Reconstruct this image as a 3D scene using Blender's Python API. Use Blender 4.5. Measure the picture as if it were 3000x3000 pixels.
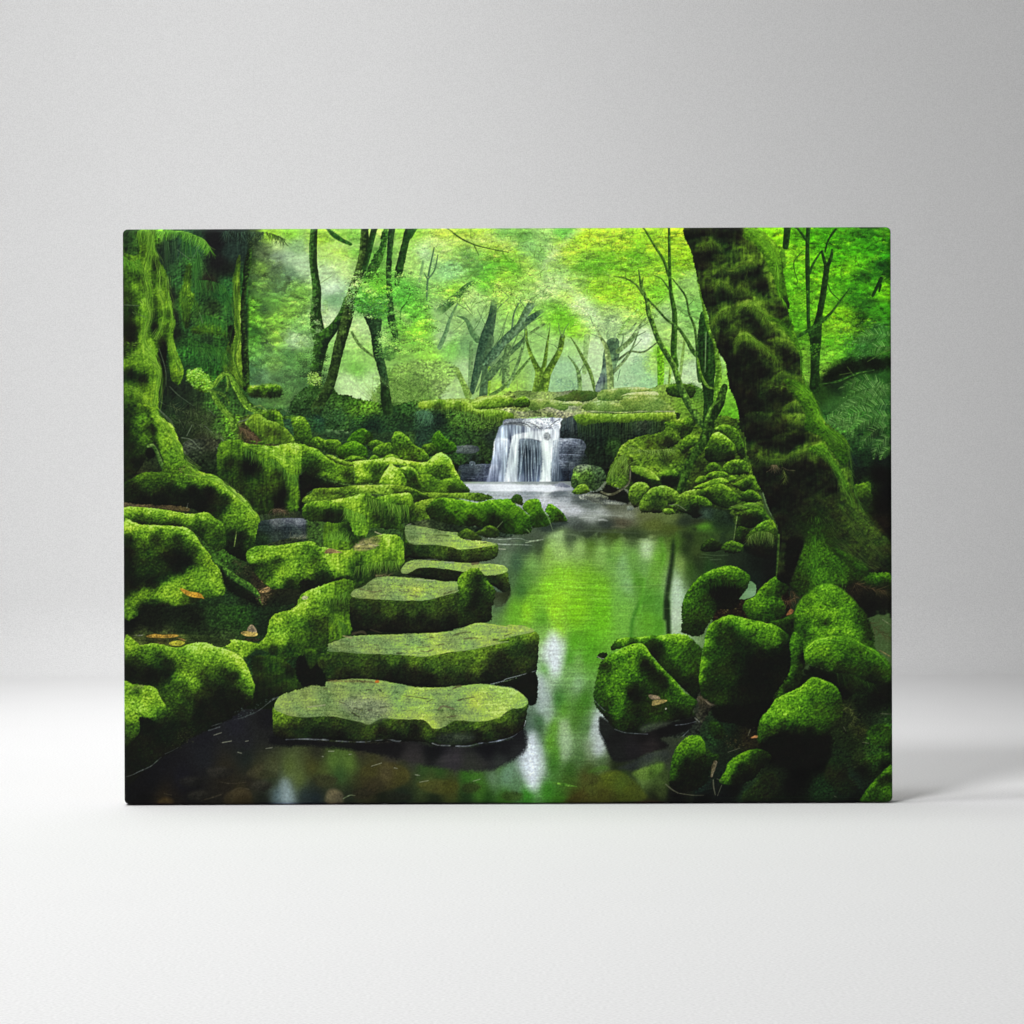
import bpy, bmesh, math
import numpy as np
from mathutils import Vector

# ------------------------------------------------------------------ camera, world, lamps, exposure
scene = bpy.context.scene
for o in list(bpy.data.objects):
    bpy.data.objects.remove(o, do_unlink=True)
R = math.radians
PX = 0.8/2250.0                     # metres per photograph pixel, measured in the plane of the print
CAM_D = 3.0                         # camera to print
FLOOR_PIX = 2356.0                  # photograph row where the print meets the floor
cam_z = (FLOOR_PIX-1500)*PX
cd = bpy.data.cameras.new('camera'); cam = bpy.data.objects.new('camera', cd)
scene.collection.objects.link(cam)
cam.location = (0, -CAM_D, cam_z)
cam.rotation_euler = (R(90), R(0.18), 0)
cd.sensor_width = 36; cd.lens = 36*CAM_D/(3000*PX)*1.0014
cd.clip_start = .05; cd.clip_end = 60
scene.camera = cam

w = bpy.data.worlds.new('World'); scene.world = w; w.use_nodes = True
bg = w.node_tree.nodes['Background']
bg.inputs['Color'].default_value = (1, 1, 1, 1); bg.inputs['Strength'].default_value = 0.01

def area(name, loc, aim, sx, sy, watts, col=(1, 1, 1), spread=180):
    ld = bpy.data.lights.new(name, 'AREA'); ld.shape = 'RECTANGLE'; ld.size = sx; ld.size_y = sy; ld.energy = watts; ld.spread = R(spread); ld.color = col
    o = bpy.data.objects.new(name, ld); scene.collection.objects.link(o)
    o.location = loc; o.rotation_euler = (Vector(aim)-Vector(loc)).to_track_quat('-Z', 'Y').to_euler()
    return o
area('key_softbox', (-0.8, -1.9, 2.15), (0.3, 0.3, 0.0), .6, .6, 53.8)
area('rear_fill', (-0.45, 1.45, 2.7), (-0.35, 1.45, 0), 1.9, .7, 4.4, spread=62)  # added fill without a known source, brightens the floor near the wall
area('overhead_softbox', (-0.9, 0.0, 3.4), (-0.4, 0.0, 0), 1.8, 1.2, 11.3, spread=90)
area('front_fill', (1.7, -2.3, .9), (0.45, 0, 0.3), .8, .8, 0.9, spread=34)  # added narrow fill, no known source, lifts the right side of the print
area('wall_softbox', (-1.5, -0.4, 3.3), (-0.7, 2.3, 1.0), 1.2, .6, 24, spread=120)

scene.view_settings.view_transform = 'Standard'
scene.view_settings.look = 'None'
scene.view_settings.exposure = 0.0
scene.view_settings.gamma = 1.0
scene.view_settings.use_curve_mapping = False
scene.render.resolution_x = 1024; scene.render.resolution_y = 1024
scene.cycles.use_denoising = True
scene.cycles.max_bounces = 6

# ------------------------------------------------------------------ helpers
def mesh_object(name, bm, mat, parent=None, smooth=False):
    me = bpy.data.meshes.new(name); bm.to_mesh(me); bm.free()
    o = bpy.data.objects.new(name, me); scene.collection.objects.link(o)
    me.materials.append(mat)
    if smooth:
        me.polygons.foreach_set('use_smooth', [True]*len(me.polygons))
    if parent: o.parent = parent
    return o

def material(name):
    m = bpy.data.materials.new(name); m.use_nodes = True
    return m, m.node_tree.nodes, m.node_tree.links, m.node_tree.nodes['Principled BSDF']

# ------------------------------------------------------------------ the studio sweep: floor running up into the wall
def paper_material():
    m, N, L, b = material('matte_studio_paper')
    tc = N.new('ShaderNodeTexCoord')
    n1 = N.new('ShaderNodeTexNoise'); n1.inputs['Scale'].default_value = 420; n1.inputs['Detail'].default_value = 3
    n2 = N.new('ShaderNodeTexNoise'); n2.inputs['Scale'].default_value = 9; n2.inputs['Detail'].default_value = 4
    r = N.new('ShaderNodeMapRange'); r.inputs['From Min'].default_value = .3; r.inputs['From Max'].default_value = .7
    r.inputs['To Min'].default_value = .735; r.inputs['To Max'].default_value = .875
    r2 = N.new('ShaderNodeMapRange'); r2.inputs['To Min'].default_value = -.008; r2.inputs['To Max'].default_value = .008
    ad = N.new('ShaderNodeMath'); ad.operation = 'ADD'
    cb = N.new('ShaderNodeCombineColor')
    L.new(tc.outputs['Object'], n1.inputs['Vector']); L.new(tc.outputs['Object'], n2.inputs['Vector'])
    L.new(n1.outputs['Fac'], r.inputs['Value']); L.new(n2.outputs['Fac'], r2.inputs['Value'])
    L.new(r.outputs['Result'], ad.inputs[0]); L.new(r2.outputs['Result'], ad.inputs[1])
    for k in ('Red', 'Green', 'Blue'): L.new(ad.outputs[0], cb.inputs[k])
    L.new(cb.outputs['Color'], b.inputs['Base Color'])
    b.inputs['Roughness'].default_value = .92
    b.inputs['Specular IOR Level'].default_value = .15
    bp = N.new('ShaderNodeBump'); bp.inputs['Strength'].default_value = .12; bp.inputs['Distance'].default_value = .0006
    L.new(n1.outputs['Fac'], bp.inputs['Height']); L.new(bp.outputs['Normal'], b.inputs['Normal'])
    return m

WALL_Y, COVE = 2.46, 0.14
prof = [(-9.0, 0.0), (WALL_Y-COVE, 0.0)]
for k in range(1, 25):
    a = k/24*math.pi/2
    prof.append((WALL_Y-COVE+COVE*math.sin(a), COVE-COVE*math.cos(a)))
prof += [(WALL_Y, 7.0)]
bm = bmesh.new()
rows = [[bm.verts.new((x, y, z)) for x in (-12.0, 12.0)] for y, z in prof]
for a, b in zip(rows, rows[1:]):
    bm.faces.new((a[0], a[1], b[1], b[0]))
backdrop = mesh_object('backdrop', bm, paper_material(), smooth=True)
backdrop['kind'] = 'structure'
# --- PAINT BEGIN
# The printed picture: painted stroke by stroke into an array, one colour per canvas vertex.
S = 0.62                                    # picture samples per traced pixel
PW, PH = int(2250*S)+1, int(1684*S)+1
Q_ = S/0.5
TILE = dict(A=(350,650), B=(900,650), C=(1450,650), D=(2030,650), E=(350,1200), F=(900,1200),
            G=(1450,1200), H=(2030,1200), I=(350,1770), J=(900,1770), K=(1450,1770), L=(2030,1770))
KZ = 600/1932.0
TL, TR, BL, BR = (361,674), (2608.5,666), (363,2357), (2616,2347)

def to_print(X, Y):
    u, v = 0.5, 0.5
    for _ in range(6):
        xl = TL[0]+(BL[0]-TL[0])*v; xr = TR[0]+(BR[0]-TR[0])*v
        yt = TL[1]+(TR[1]-TL[1])*u; yb = BL[1]+(BR[1]-BL[1])*u
        u, v = (X-xl)/(xr-xl), (Y-yt)/(yb-yt)
    return u*(PW-1), v*(PH-1)

def place(tile, s):
    if s[0].isalpha():
        tile, s = s[0], s[1:]
    x, y = s.split(',')
    t = TILE[tile]
    return to_print(t[0]+float(x)*KZ, t[1]+float(y)*KZ)

def lead(tile, s):
    s = s.lstrip()
    return s[0] if s[0].isalpha() else tile

def pts_of(tile, s):
    tile = lead(tile, s)
    return np.array([place(tile, k) for k in s.split()], float)

def hexc(h):
    return [int(h[i:i+2], 16)/255 for i in (0, 2, 4)]

def tones_of(tile, s):
    P, V = [], []
    tile = lead(tile, s)
    for k in s.split():
        a, b = k.split('=')
        P.append(place(tile, a))
        V.append([float(b)] if b[0] in '.01' and len(b) < 5 else hexc(b))
    return np.array(P, float), np.array(V, float)

rng = np.random.default_rng(7)
_fy = np.fft.fftfreq(PH)[:, None]; _fx = np.fft.rfftfreq(PW)[None, :]
def gnoise(sx, sy, ang=0.0):
    a = np.fft.rfft2(rng.standard_normal((PH, PW)))
    c, s = math.cos(ang), math.sin(ang)
    fx = _fx*c+_fy*s; fy = -_fx*s+_fy*c
    n = np.fft.irfft2(a*np.exp(-2*math.pi**2*((fx*sx)**2+(fy*sy)**2)), (PH, PW))
    return n/n.std()
def shade_of(n, d):
    e = np.roll(n, -d, 0)-np.roll(n, d, 0) + 0.5*(np.roll(n, -d, 1)-np.roll(n, d, 1))
    return e/e.std()
N_fine = gnoise(.8, .8); N_speck = gnoise(1.15, 1.05); N_mid = gnoise(3.2, 2.7); N_coarse = gnoise(10, 7.5)
N_vert = gnoise(1.0, 7.5); N_vert2 = gnoise(2.6, 20); N_hor = gnoise(11, .95); N_hor2 = gnoise(32, 2.1); N_d1 = gnoise(7.5, 1.0, .75); N_d2 = gnoise(7.5, 1.0, -.75)
N_leaf = gnoise(1.7, 1.05); N_spray = gnoise(7.5, 2.1); N_clump = gnoise(13, 6)
E_mid = shade_of(N_mid, 2); E_coarse = shade_of(N_coarse, 4); E_small = shade_of(gnoise(1.3, 1.2), 1); E_clump = shade_of(N_clump, 3)
TEX = {
 'moss': .42*E_small+.62*N_speck+.35*N_fine+.11*E_mid+.06*E_coarse,
 'hang': .42*N_vert+.04*N_vert2+.35*E_small+.45*N_speck+.15*E_mid+.08*E_coarse,
 'd1': .38*N_d1+.4*E_small+.45*N_speck+.15*E_mid+.08*E_coarse,
 'd2': .38*N_d2+.4*E_small+.45*N_speck+.15*E_mid+.08*E_coarse,
 'leaf': .6*N_leaf+.2*N_spray+.12*E_clump+.45*N_fine,
 'slab': .4*N_fine+.3*N_hor+.25*N_mid+.15*N_coarse,
 'water': .16*N_hor+.09*N_hor2+.10*N_fine,
 'fall': .9*N_vert+.7*N_vert2,
 'bark': .45*N_vert+.5*E_mid+.4*N_speck+.4*E_coarse,
 'flat': .5*N_fine+.5*N_mid,
}
RAMP = {
 'moss': [(0,8,10,7),(.1,15,21,10),(.25,30,48,15),(.4,56,90,19),(.55,90,135,25),(.7,126,174,34),(.85,162,206,50),(1,194,226,100)],
 'deep': [(0,5,6,4),(.1,12,18,7),(.25,27,48,10),(.4,46,88,13),(.55,74,128,16),(.7,106,168,22),(.85,138,198,34),(1,170,220,64)],
 'olive':[(0,5,6,4),(.1,17,22,11),(.25,38,55,18),(.4,66,96,23),(.55,98,136,30),(.7,132,172,42),(.85,164,200,64),(1,192,218,106)],
 'slab': [(0,24,30,18),(.2,56,68,36),(.4,96,112,60),(.6,132,148,86),(.75,156,174,104),(.9,182,196,130),(1,205,215,160)],
 'slabg':[(0,24,32,16),(.2,52,68,36),(.4,90,112,58),(.6,130,152,88),(.75,152,180,92),(.9,170,204,78),(1,196,220,118)],
 'mist': [(0,30,48,22),(.25,66,96,34),(.5,112,144,56),(.75,160,184,88),(1,205,215,150)],
}
def ramp(name, t):
    r = np.array(RAMP[name], float)
    return np.stack([np.interp(t, r[:, 0], r[:, i])/255 for i in (1, 2, 3)], -1)

IMG = np.zeros((PH, PW, 3))+np.array([.05, .085, .035])

def smooth_closed(P, n=3):
    out = []
    m = len(P)
    for i in range(m):
        p0, p1, p2, p3 = P[i-1], P[i], P[(i+1) % m], P[(i+2) % m]
        for k in range(n):
            t = k/n
            out.append(.5*((2*p1)+(-p0+p2)*t+(2*p0-5*p1+4*p2-p3)*t*t+(-p0+3*p1-3*p2+p3)*t**3))
    return np.array(out)

def smooth_open(P, n=6):
    P = np.asarray(P, float)
    if len(P) < 3: n = 8
    Q = np.vstack([2*P[0]-P[1], P, 2*P[-1]-P[-2]])
    out = []
    for i in range(1, len(Q)-2):
        p0, p1, p2, p3 = Q[i-1], Q[i], Q[i+1], Q[i+2]
        for k in range(n):
            t = k/n
            out.append(.5*((2*p1)+(-p0+p2)*t+(2*p0-5*p1+4*p2-p3)*t*t+(-p0+3*p1-3*p2+p3)*t**3))
    out.append(P[-1])
    return np.array(out)

def upsample(a, x0, y0, st, bx, by):
    """bilinear read of a coarse field a (origin x0,y0, step st) at pixel columns bx, rows by"""
    gx = np.clip((bx-x0)/st, 0, a.shape[1]-1.001); gy = np.clip((by-y0)/st, 0, a.shape[0]-1.001)
    ix = gx.astype(int); iy = gy.astype(int)
    fx = (gx-ix)[None, :]; fy = (gy-iy)[:, None]
    if a.ndim == 3: fx = fx[..., None]; fy = fy[..., None]
    a00 = a[np.ix_(iy, ix)]; a01 = a[np.ix_(iy, ix+1)]; a10 = a[np.ix_(iy+1, ix)]; a11 = a[np.ix_(iy+1, ix+1)]
    return (a00*(1-fx)+a01*fx)*(1-fy)+(a10*(1-fx)+a11*fx)*fy

def sdf_poly(Q, X, Y):
    d = np.full(X.shape, 1e9); inside = np.zeros(X.shape, bool)
    for i in range(len(Q)):
        ax, ay = Q[i-1]; bx, by = Q[i]
        ex, ey = bx-ax, by-ay
        L = ex*ex+ey*ey
        if L < 1e-9: continue
        t = np.clip(((X-ax)*ex+(Y-ay)*ey)/L, 0, 1)
        d = np.minimum(d, (X-ax-t*ex)**2+(Y-ay-t*ey)**2)
        c = (ay > Y) != (by > Y)
        if ey != 0: inside ^= c & (X < ax+(Y-ay)*ex/ey)
    d = np.sqrt(d)
    return np.where(inside, -d, d)

def idw(P, V, x0, y0, x1, y1, st, eps, ay=1.0, pw=2.2):
    gx = np.arange(x0, x1+st, st, dtype=float); gy = np.arange(y0, y1+st, st, dtype=float)
    X, Y = np.meshgrid(gx, gy)
    num = np.zeros(X.shape+(V.shape[1],)); den = np.zeros(X.shape)
    for (px, py), v in zip(P, V):
        w = ((X-px)**2+((Y-py)*ay)**2+eps*eps)**(-pw)
        den += w; num += w[..., None]*v
    return num/den[..., None]

def box_of(P, m):
    x0 = max(0, int(P[:, 0].min()-m)); x1 = min(PW-1, int(P[:, 0].max()+m)+1)
    y0 = max(0, int(P[:, 1].min()-m)); y1 = min(PH-1, int(P[:, 1].max()+m)+1)
    return x0, y0, x1, y1

def blend(x0, y0, x1, y1, a, col):
    v = IMG[y0:y1+1, x0:x1+1]
    v += (col-v)*a[..., None]

def shape(tile, outline, tones, rp='moss', tex='moss', amp=1.0, fuzz=1.6, soft=1.0, rim=.15, under=.14, eps=7.5, ay=1.0, smooth=True, alpha=1.0, lines=(), bristle=.11, lift=0.0, mul=1.0):
    P = pts_of(tile, outline)
    Q = smooth_closed(P) if smooth else P
    x0, y0, x1, y1 = box_of(Q, 6+3*soft)
    if x1-x0 < 2 or y1-y0 < 2: return
    bx = np.arange(x0, x1+1); by = np.arange(y0, y1+1)
    st = 2 if (x1-x0)*(y1-y0) > 3000 else 1
    gx = np.arange(x0, x1+2*st, st, dtype=float); gy = np.arange(y0, y1+2*st, st, dtype=float)
    GX, GY = np.meshgrid(gx, gy)
    sd = upsample(sdf_poly(Q, GX, GY), x0, y0, st, bx, by)
    eps = eps*Q_
    sl = (slice(y0, y1+1), slice(x0, x1+1))
    sdn = sd+fuzz*(.2*N_fine[sl]+.16*N_speck[sl]+.12*N_mid[sl]+.1*N_coarse[sl])
    if soft > 1.5: soft = soft*Q_
    a = np.clip(.5-sdn/soft, 0, 1)*alpha
    TP, TV = tones_of(tile, tones)
    ts = 4 if (x1-x0)*(y1-y0) > 20000 else 2
    f = upsample(idw(TP, TV, x0, y0, x1+ts, y1+ts, ts, eps, ay), x0, y0, ts, bx, by)
    n = TEX[tex][sl]
    if f.shape[-1] == 1:
        t = f[..., 0]*mul
        t = t+lift*np.clip(1-t/.4, 0, 1)
        gyd, gxd = np.gradient(sd)
        e = np.exp(-(np.minimum(sd, 0)/(3.4*Q_))**2)
        t = t+e*(rim*np.clip(-gyd, 0, 1)*(.4+t)-under*np.clip(gyd, 0, 1)*(.3+t))
        for ln, w, dv in lines:
            LP = smooth_open(pts_of(tile, ln))
            d = np.full(t.shape, 1e9)
            XX, YY = np.meshgrid(bx.astype(float), by.astype(float))
            for i in range(len(LP)-1):
                (ax, ay_), (cx, cy) = LP[i], LP[i+1]
                ex, ey = cx-ax, cy-ay_; L = ex*ex+ey*ey+1e-9
                q = np.clip(((XX-ax)*ex+(YY-ay_)*ey)/L, 0, 1)
                d = np.minimum(d, (XX-ax-q*ex)**2+(YY-ay_-q*ey)**2)
            t = t+dv*np.exp(-d/(w*w*Q_*Q_))
        t = np.where(t > .34, .34+(t-.34)*1.12, t)
        t = t+amp*n*(.145*t+.022)
        col = ramp(rp, np.clip(t, 0, 1))
        col = col*(1+.03*N_coarse[sl][..., None]*np.array([1.0, .2, -.6]))
        dk = np.clip(1-t/.42, 0, 1)[..., None]
        col = col*(1+dk*(.10*N_mid[sl]+.08*N_coarse[sl])[..., None]*np.array([1.0, -.1, .3]))+dk*np.array([.012, .012, .010])
    else:
        lum = f.mean(-1, keepdims=True)
        col = f*(1+amp*.2*n[..., None]*np.array([1.0, .95, .8]))+amp*.008*n[..., None]
    blend(x0, y0, x1, y1, a, np.clip(col, 0, 1))
    if f.shape[-1] == 1 and bristle and tex != 'slab':
        ys, xs = np.nonzero(a > .6)
        m = int(len(xs)*bristle)
        if m > 3:
            k = rng.integers(len(xs), size=m); xs, ys = xs[k], ys[k]
            c = np.clip(col[ys, xs]*(1+rng.normal(0, .32, m))[:, None]+.015, 0, 1)
            an = rng.normal(1.57, .35 if tex == 'hang' else .9, m); L = rng.uniform(.6, 1.5, m)*(1.6 if tex == 'hang' else 1.0)
            X_, Y_ = xs+x0+rng.random(m), ys+y0+rng.random(m)
            for j in range(4):
                dab(X_+np.cos(an)*L*j, Y_+np.sin(an)*L*j, c, np.full(m, .5-.08*j), .45)

def field(tile, box, tones, tex, amp, eps=9, ay=1.0, step=4, pw=2.2, feather=0, gain=1.0):
    """a colour field over a rectangle (two corner points), no outline"""
    c = pts_of(tile, box)
    x0, y0, x1, y1 = box_of(c, 0)
    bx = np.arange(x0, x1+1); by = np.arange(y0, y1+1)
    TP, TV = tones_of(tile, tones)
    eps = eps*Q_
    f = upsample(idw(TP, TV, x0, y0, x1+step, y1+step, step, eps, ay, pw), x0, y0, step, bx, by)
    sl = (slice(y0, y1+1), slice(x0, x1+1))
    n = TEX[tex][sl][..., None]
    if gain != 1.0: f = f*gain+.012
    sat = (f.max(-1, keepdims=True)-f.min(-1, keepdims=True))/(f.max(-1, keepdims=True)+.02)
    k = amp*(.06+.2*sat)
    col = np.clip(f*(1+k*n*np.array([1.0, 1.0, .75])), 0, 1)
    if feather:
        a = np.clip(np.minimum(bx-c[0, 0], c[1, 0]-bx)[None, :]/feather, 0, 1)*np.clip(np.minimum(by-c[0, 1], c[1, 1]-by)[:, None]/feather+.5*N_mid[sl], 0, 1)
        blend(x0, y0, x1, y1, a, col)
    else:
        IMG[y0:y1+1, x0:x1+1] = col

def stroke(tile, path, c0, c1=None, tex='bark', amp=1.0, soft=1.2, alpha=1.0, fuzz=.12, light=0.35, fade0=0.0, fade1=0.0):
    """tapered limb 'x,y:r x,y:r'; c0 shaded flank, c1 lit flank (light: -1 lit from left .. 1 lit from right)"""
    P, R = [], []
    tile = lead(tile, path)
    for k in path.split():
        a, r = k.split(':')
        P.append(place(tile, a)); R.append(float(r)*KZ*S)
    A = smooth_open(np.column_stack([np.array(P), R]), 5)
    P, R = A[:, :2], np.maximum(A[:, 2], .35)
    if soft > 2: soft = soft*Q_
    m = R.max()+4+soft*2
    x0, y0, x1, y1 = box_of(P, m)
    if x1 <= x0 or y1 <= y0: return
    X, Y = np.meshgrid(np.arange(x0, x1+1, dtype=float), np.arange(y0, y1+1, dtype=float))
    best = np.full(X.shape, 1e9); side = np.zeros(X.shape); along = np.zeros(X.shape)
    n = len(P)-1
    for i in range(n):
        (ax, ay), (bx, by) = P[i], P[i+1]
        ex, ey = bx-ax, by-ay; L = ex*ex+ey*ey+1e-9
        q = np.clip(((X-ax)*ex+(Y-ay)*ey)/L, 0, 1)
        dx, dy = X-ax-q*ex, Y-ay-q*ey
        r = R[i]+(R[i+1]-R[i])*q
        d = np.sqrt(dx*dx+dy*dy)
        k = d-r
        u = best > k
        best = np.where(u, k, best); side = np.where(u, dx/r, side); along = np.where(u, (i+q)/n, along)
    sl = (slice(y0, y1+1), slice(x0, x1+1))
    a = np.clip(.5-(best+fuzz*(.16*N_speck[sl]+.2*N_mid[sl]))/soft, 0, 1)*alpha
    if fade0: a = a*np.clip(along/fade0, 0, 1)
    if fade1: a = a*np.clip((1-along)/fade1, 0, 1)
    c0 = np.array(hexc(c0)); c1 = np.array(hexc(c1)) if c1 else c0*1.5+.02
    w = np.clip(.35+.65*side*light/max(abs(light), .01)*min(1, abs(light)*2)+.28*amp*TEX[tex][sl], 0, 1)[..., None]
    col = c0*(1-w)+c1*w
    col = col*(1+.10*amp*N_speck[sl][..., None])
    blend(x0, y0, x1, y1, a, np.clip(col, 0, 1))

def hairs(tile, spine, n, length, ang, spread, cols, w=.9, curl=.3, alpha=.85, seed=1):
    """fine blades or threads growing from a spine"""
    r = np.random.default_rng(seed)
    SP = smooth_open(pts_of(tile, spine))
    for i in range(n):
        q = r.random()*(len(SP)-1); k = int(q); p = SP[k]+(SP[min(k+1, len(SP)-1)]-SP[k])*(q-k)
        a = ang+r.normal(0, spread); L = length*KZ*S*r.uniform(.5, 1.2); c = r.normal(0, curl)
        m = max(3, int(L/1.0)); t = np.linspace(0, 1, m)
        aa = a+c*t
        xs = p[0]+np.cumsum(np.cos(aa))*L/m; ys = p[1]+np.cumsum(np.sin(aa))*L/m
        col = np.array(hexc(cols[r.integers(len(cols))]))*r.uniform(.8, 1.15)
        dab(xs, ys, np.repeat(col[None], m, 0), alpha*(1-.6*t), w)

def dab(xs, ys, cols, al, w=.9):
    ix = np.floor(xs).astype(int); iy = np.floor(ys).astype(int)
    for oy in (-1, 0, 1):
        for ox in (-1, 0, 1):
            px, py = ix+ox, iy+oy
            d = np.hypot(px+.5-xs-.5, py-ys)
            k = np.clip(1-d/(w+.35), 0, 1)*al
            ok = (px >= 0) & (px < PW) & (py >= 0) & (py < PH) & (k > .02)
            if not ok.any(): continue
            qx, qy, kk = px[ok], py[ok], k[ok][:, None]
            IMG[qy, qx] += (np.clip(cols[ok], 0, 1)-IMG[qy, qx])*kk

def leaves(tile, outline, n, cols, size=1.1, alpha=.8, seed=3, bright=(.75, 1.2), clump=.8, flat=1.0):
    """scatter leaf-sized flecks inside an outline"""
    r = np.random.default_rng(seed)
    Q = smooth_closed(pts_of(tile, outline))
    x0, y0, x1, y1 = box_of(Q, 0)
    xs = r.uniform(x0, x1, n*3); ys = r.uniform(y0, y1, n*3)
    sd = sdf_poly(Q, xs, ys)+3*N_mid[np.clip(ys.astype(int), 0, PH-1), np.clip(xs.astype(int), 0, PW-1)]
    dens = N_clump[np.clip(ys.astype(int), 0, PH-1), np.clip(xs.astype(int), 0, PW-1)]
    ok = (sd < 0) & (r.random(n*3) < .5+clump*.4*dens)
    xs, ys = xs[ok][:n], ys[ok][:n]
    m = len(xs)
    if not m: return
    C = np.array([hexc(c) for c in cols])[r.integers(len(cols), size=m)]*r.uniform(bright[0], bright[1], m)[:, None]
    dab(xs, ys, C, np.full(m, alpha), size)
    if flat: dab(xs+size*.9, ys+r.uniform(-.4, .4, m), C, np.full(m, alpha*.8), size*.8)

def strands(tile, path, n, width, cols, alpha=.42, w=.6, seed=1, lo=.05, hi=.17, wig=1.5):
    """moss threads that flow along a ridge or root"""
    r = np.random.default_rng(seed)
    P = smooth_open(pts_of(tile, path), 8)
    seg = np.hypot(*np.diff(P, axis=0).T); s = np.concatenate([[0], np.cumsum(seg)]); L = s[-1]
    T = np.gradient(P, axis=0); T /= np.hypot(T[:, 0], T[:, 1])[:, None]+1e-9
    wd = width*KZ*S
    for i in range(n):
        a = r.uniform(-.1, 1)*L; b = min(L, a+r.uniform(lo, hi)*L); a = max(a, 0)
        if b-a < 3: continue
        q = np.arange(a, b, .8); x = np.interp(q, s, P[:, 0]); y = np.interp(q, s, P[:, 1])
        tx = np.interp(q, s, T[:, 0]); ty = np.interp(q, s, T[:, 1])
        o = r.normal(0, .5)*wd; f = (q-a)/(b-a)
        off = o*(1+r.normal(0, .3)*f)+wig*np.sin(q*.12+r.uniform(0, 6))*r.uniform(.2, 1)
        c = np.array(hexc(cols[r.integers(len(cols))]))*r.uniform(.75, 1.2)
        fade = np.sin(np.pi*np.clip(f*.9+.05, 0, 1))
        dab(x-ty*off, y+tx*off, np.repeat(c[None], len(q), 0), alpha*fade*math.exp(-.5*(o/wd)**2*.6), w)

def sprays(tile, outline, n, wid, hgt, per, seed=1, gain=(.62, 1.38), slope=.25, alpha=.85, size=.95, src=None):
    """layered sprays of small leaves: each spray is lit on top and shaded beneath"""
    r = np.random.default_rng(seed)
    Q = smooth_closed(pts_of(tile, outline))
    x0, y0, x1, y1 = box_of(Q, 0)
    cx = r.uniform(x0, x1, n*2); cy = r.uniform(y0, y1, n*2)
    ok = sdf_poly(Q, cx, cy) < 0
    cx, cy = cx[ok][:n], cy[ok][:n]; n = len(cx)
    W = wid*KZ*S*r.uniform(.5, 1.4, n); H = hgt*KZ*S*r.uniform(.6, 1.3, n); sl = r.normal(0, slope, n)
    base = (IMG if src is None else src)[np.clip(cy.astype(int), 0, PH-1), np.clip(cx.astype(int), 0, PW-1)].copy()
    sat = (base.max(1)-base.min(1))/(base.max(1)+.02)
    k = r.uniform(-1, 1, n)
    for j in range(per):
        dx = r.normal(0, .5, n)*W; q = r.normal(0, .5, n)
        dy = q*H+sl*dx+.12*np.abs(dx)
        m = np.where(k > 0, k*(gain[1]-1), k*(1-gain[0]))-q*.16
        f = 1+m*(.4+1.0*sat)+r.normal(0, .12, n)
        c = base*f[:, None]*np.stack([1+.03*m, np.ones(n), 1-.10*m], 1)
        dab(cx+dx, cy+dy, np.clip(c, 0, 1), np.full(n, alpha), size)
        dab(cx+dx+1.0, cy+dy+.15, np.clip(c, 0, 1), np.full(n, alpha*.7), size*.8)

def frond(tile, path, leaf, cols, n=26, w=.8, alpha=.85, seed=1, droop=.35):
    """fern frond: a spine with paired leaflets that shorten to the tip"""
    r = np.random.default_rng(seed)
    P = smooth_open(pts_of(tile, path), 10)
    s = np.linspace(0, len(P)-1.01, n)
    for i, q in enumerate(s):
        k = int(q); p = P[k]+(P[k+1]-P[k])*(q-k); d = P[min(k+1, len(P)-1)]-P[max(k-1, 0)]
        a0 = math.atan2(d[1], d[0]); f = i/(n-1)
        L = leaf*KZ*S*(math.sin(math.pi*(.12+.88*f)**.8)*.9+.1)*r.uniform(.85, 1.1)
        for sg in (-1, 1):
            m = max(3, int(L)); t = np.linspace(0, 1, m); a = a0+sg*(1.15-.35*f)
            x = p[0]+np.cos(a)*L*t; y = p[1]+np.sin(a)*L*t+droop*L*t*t*.5
            c = np.array(hexc(cols[r.integers(len(cols))]))*r.uniform(.75, 1.2)*(1.1 if sg*math.cos(a0) < 0 else .85)
            dab(x, y, np.repeat(c[None], m, 0), alpha*(1-.5*t), w)
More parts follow.
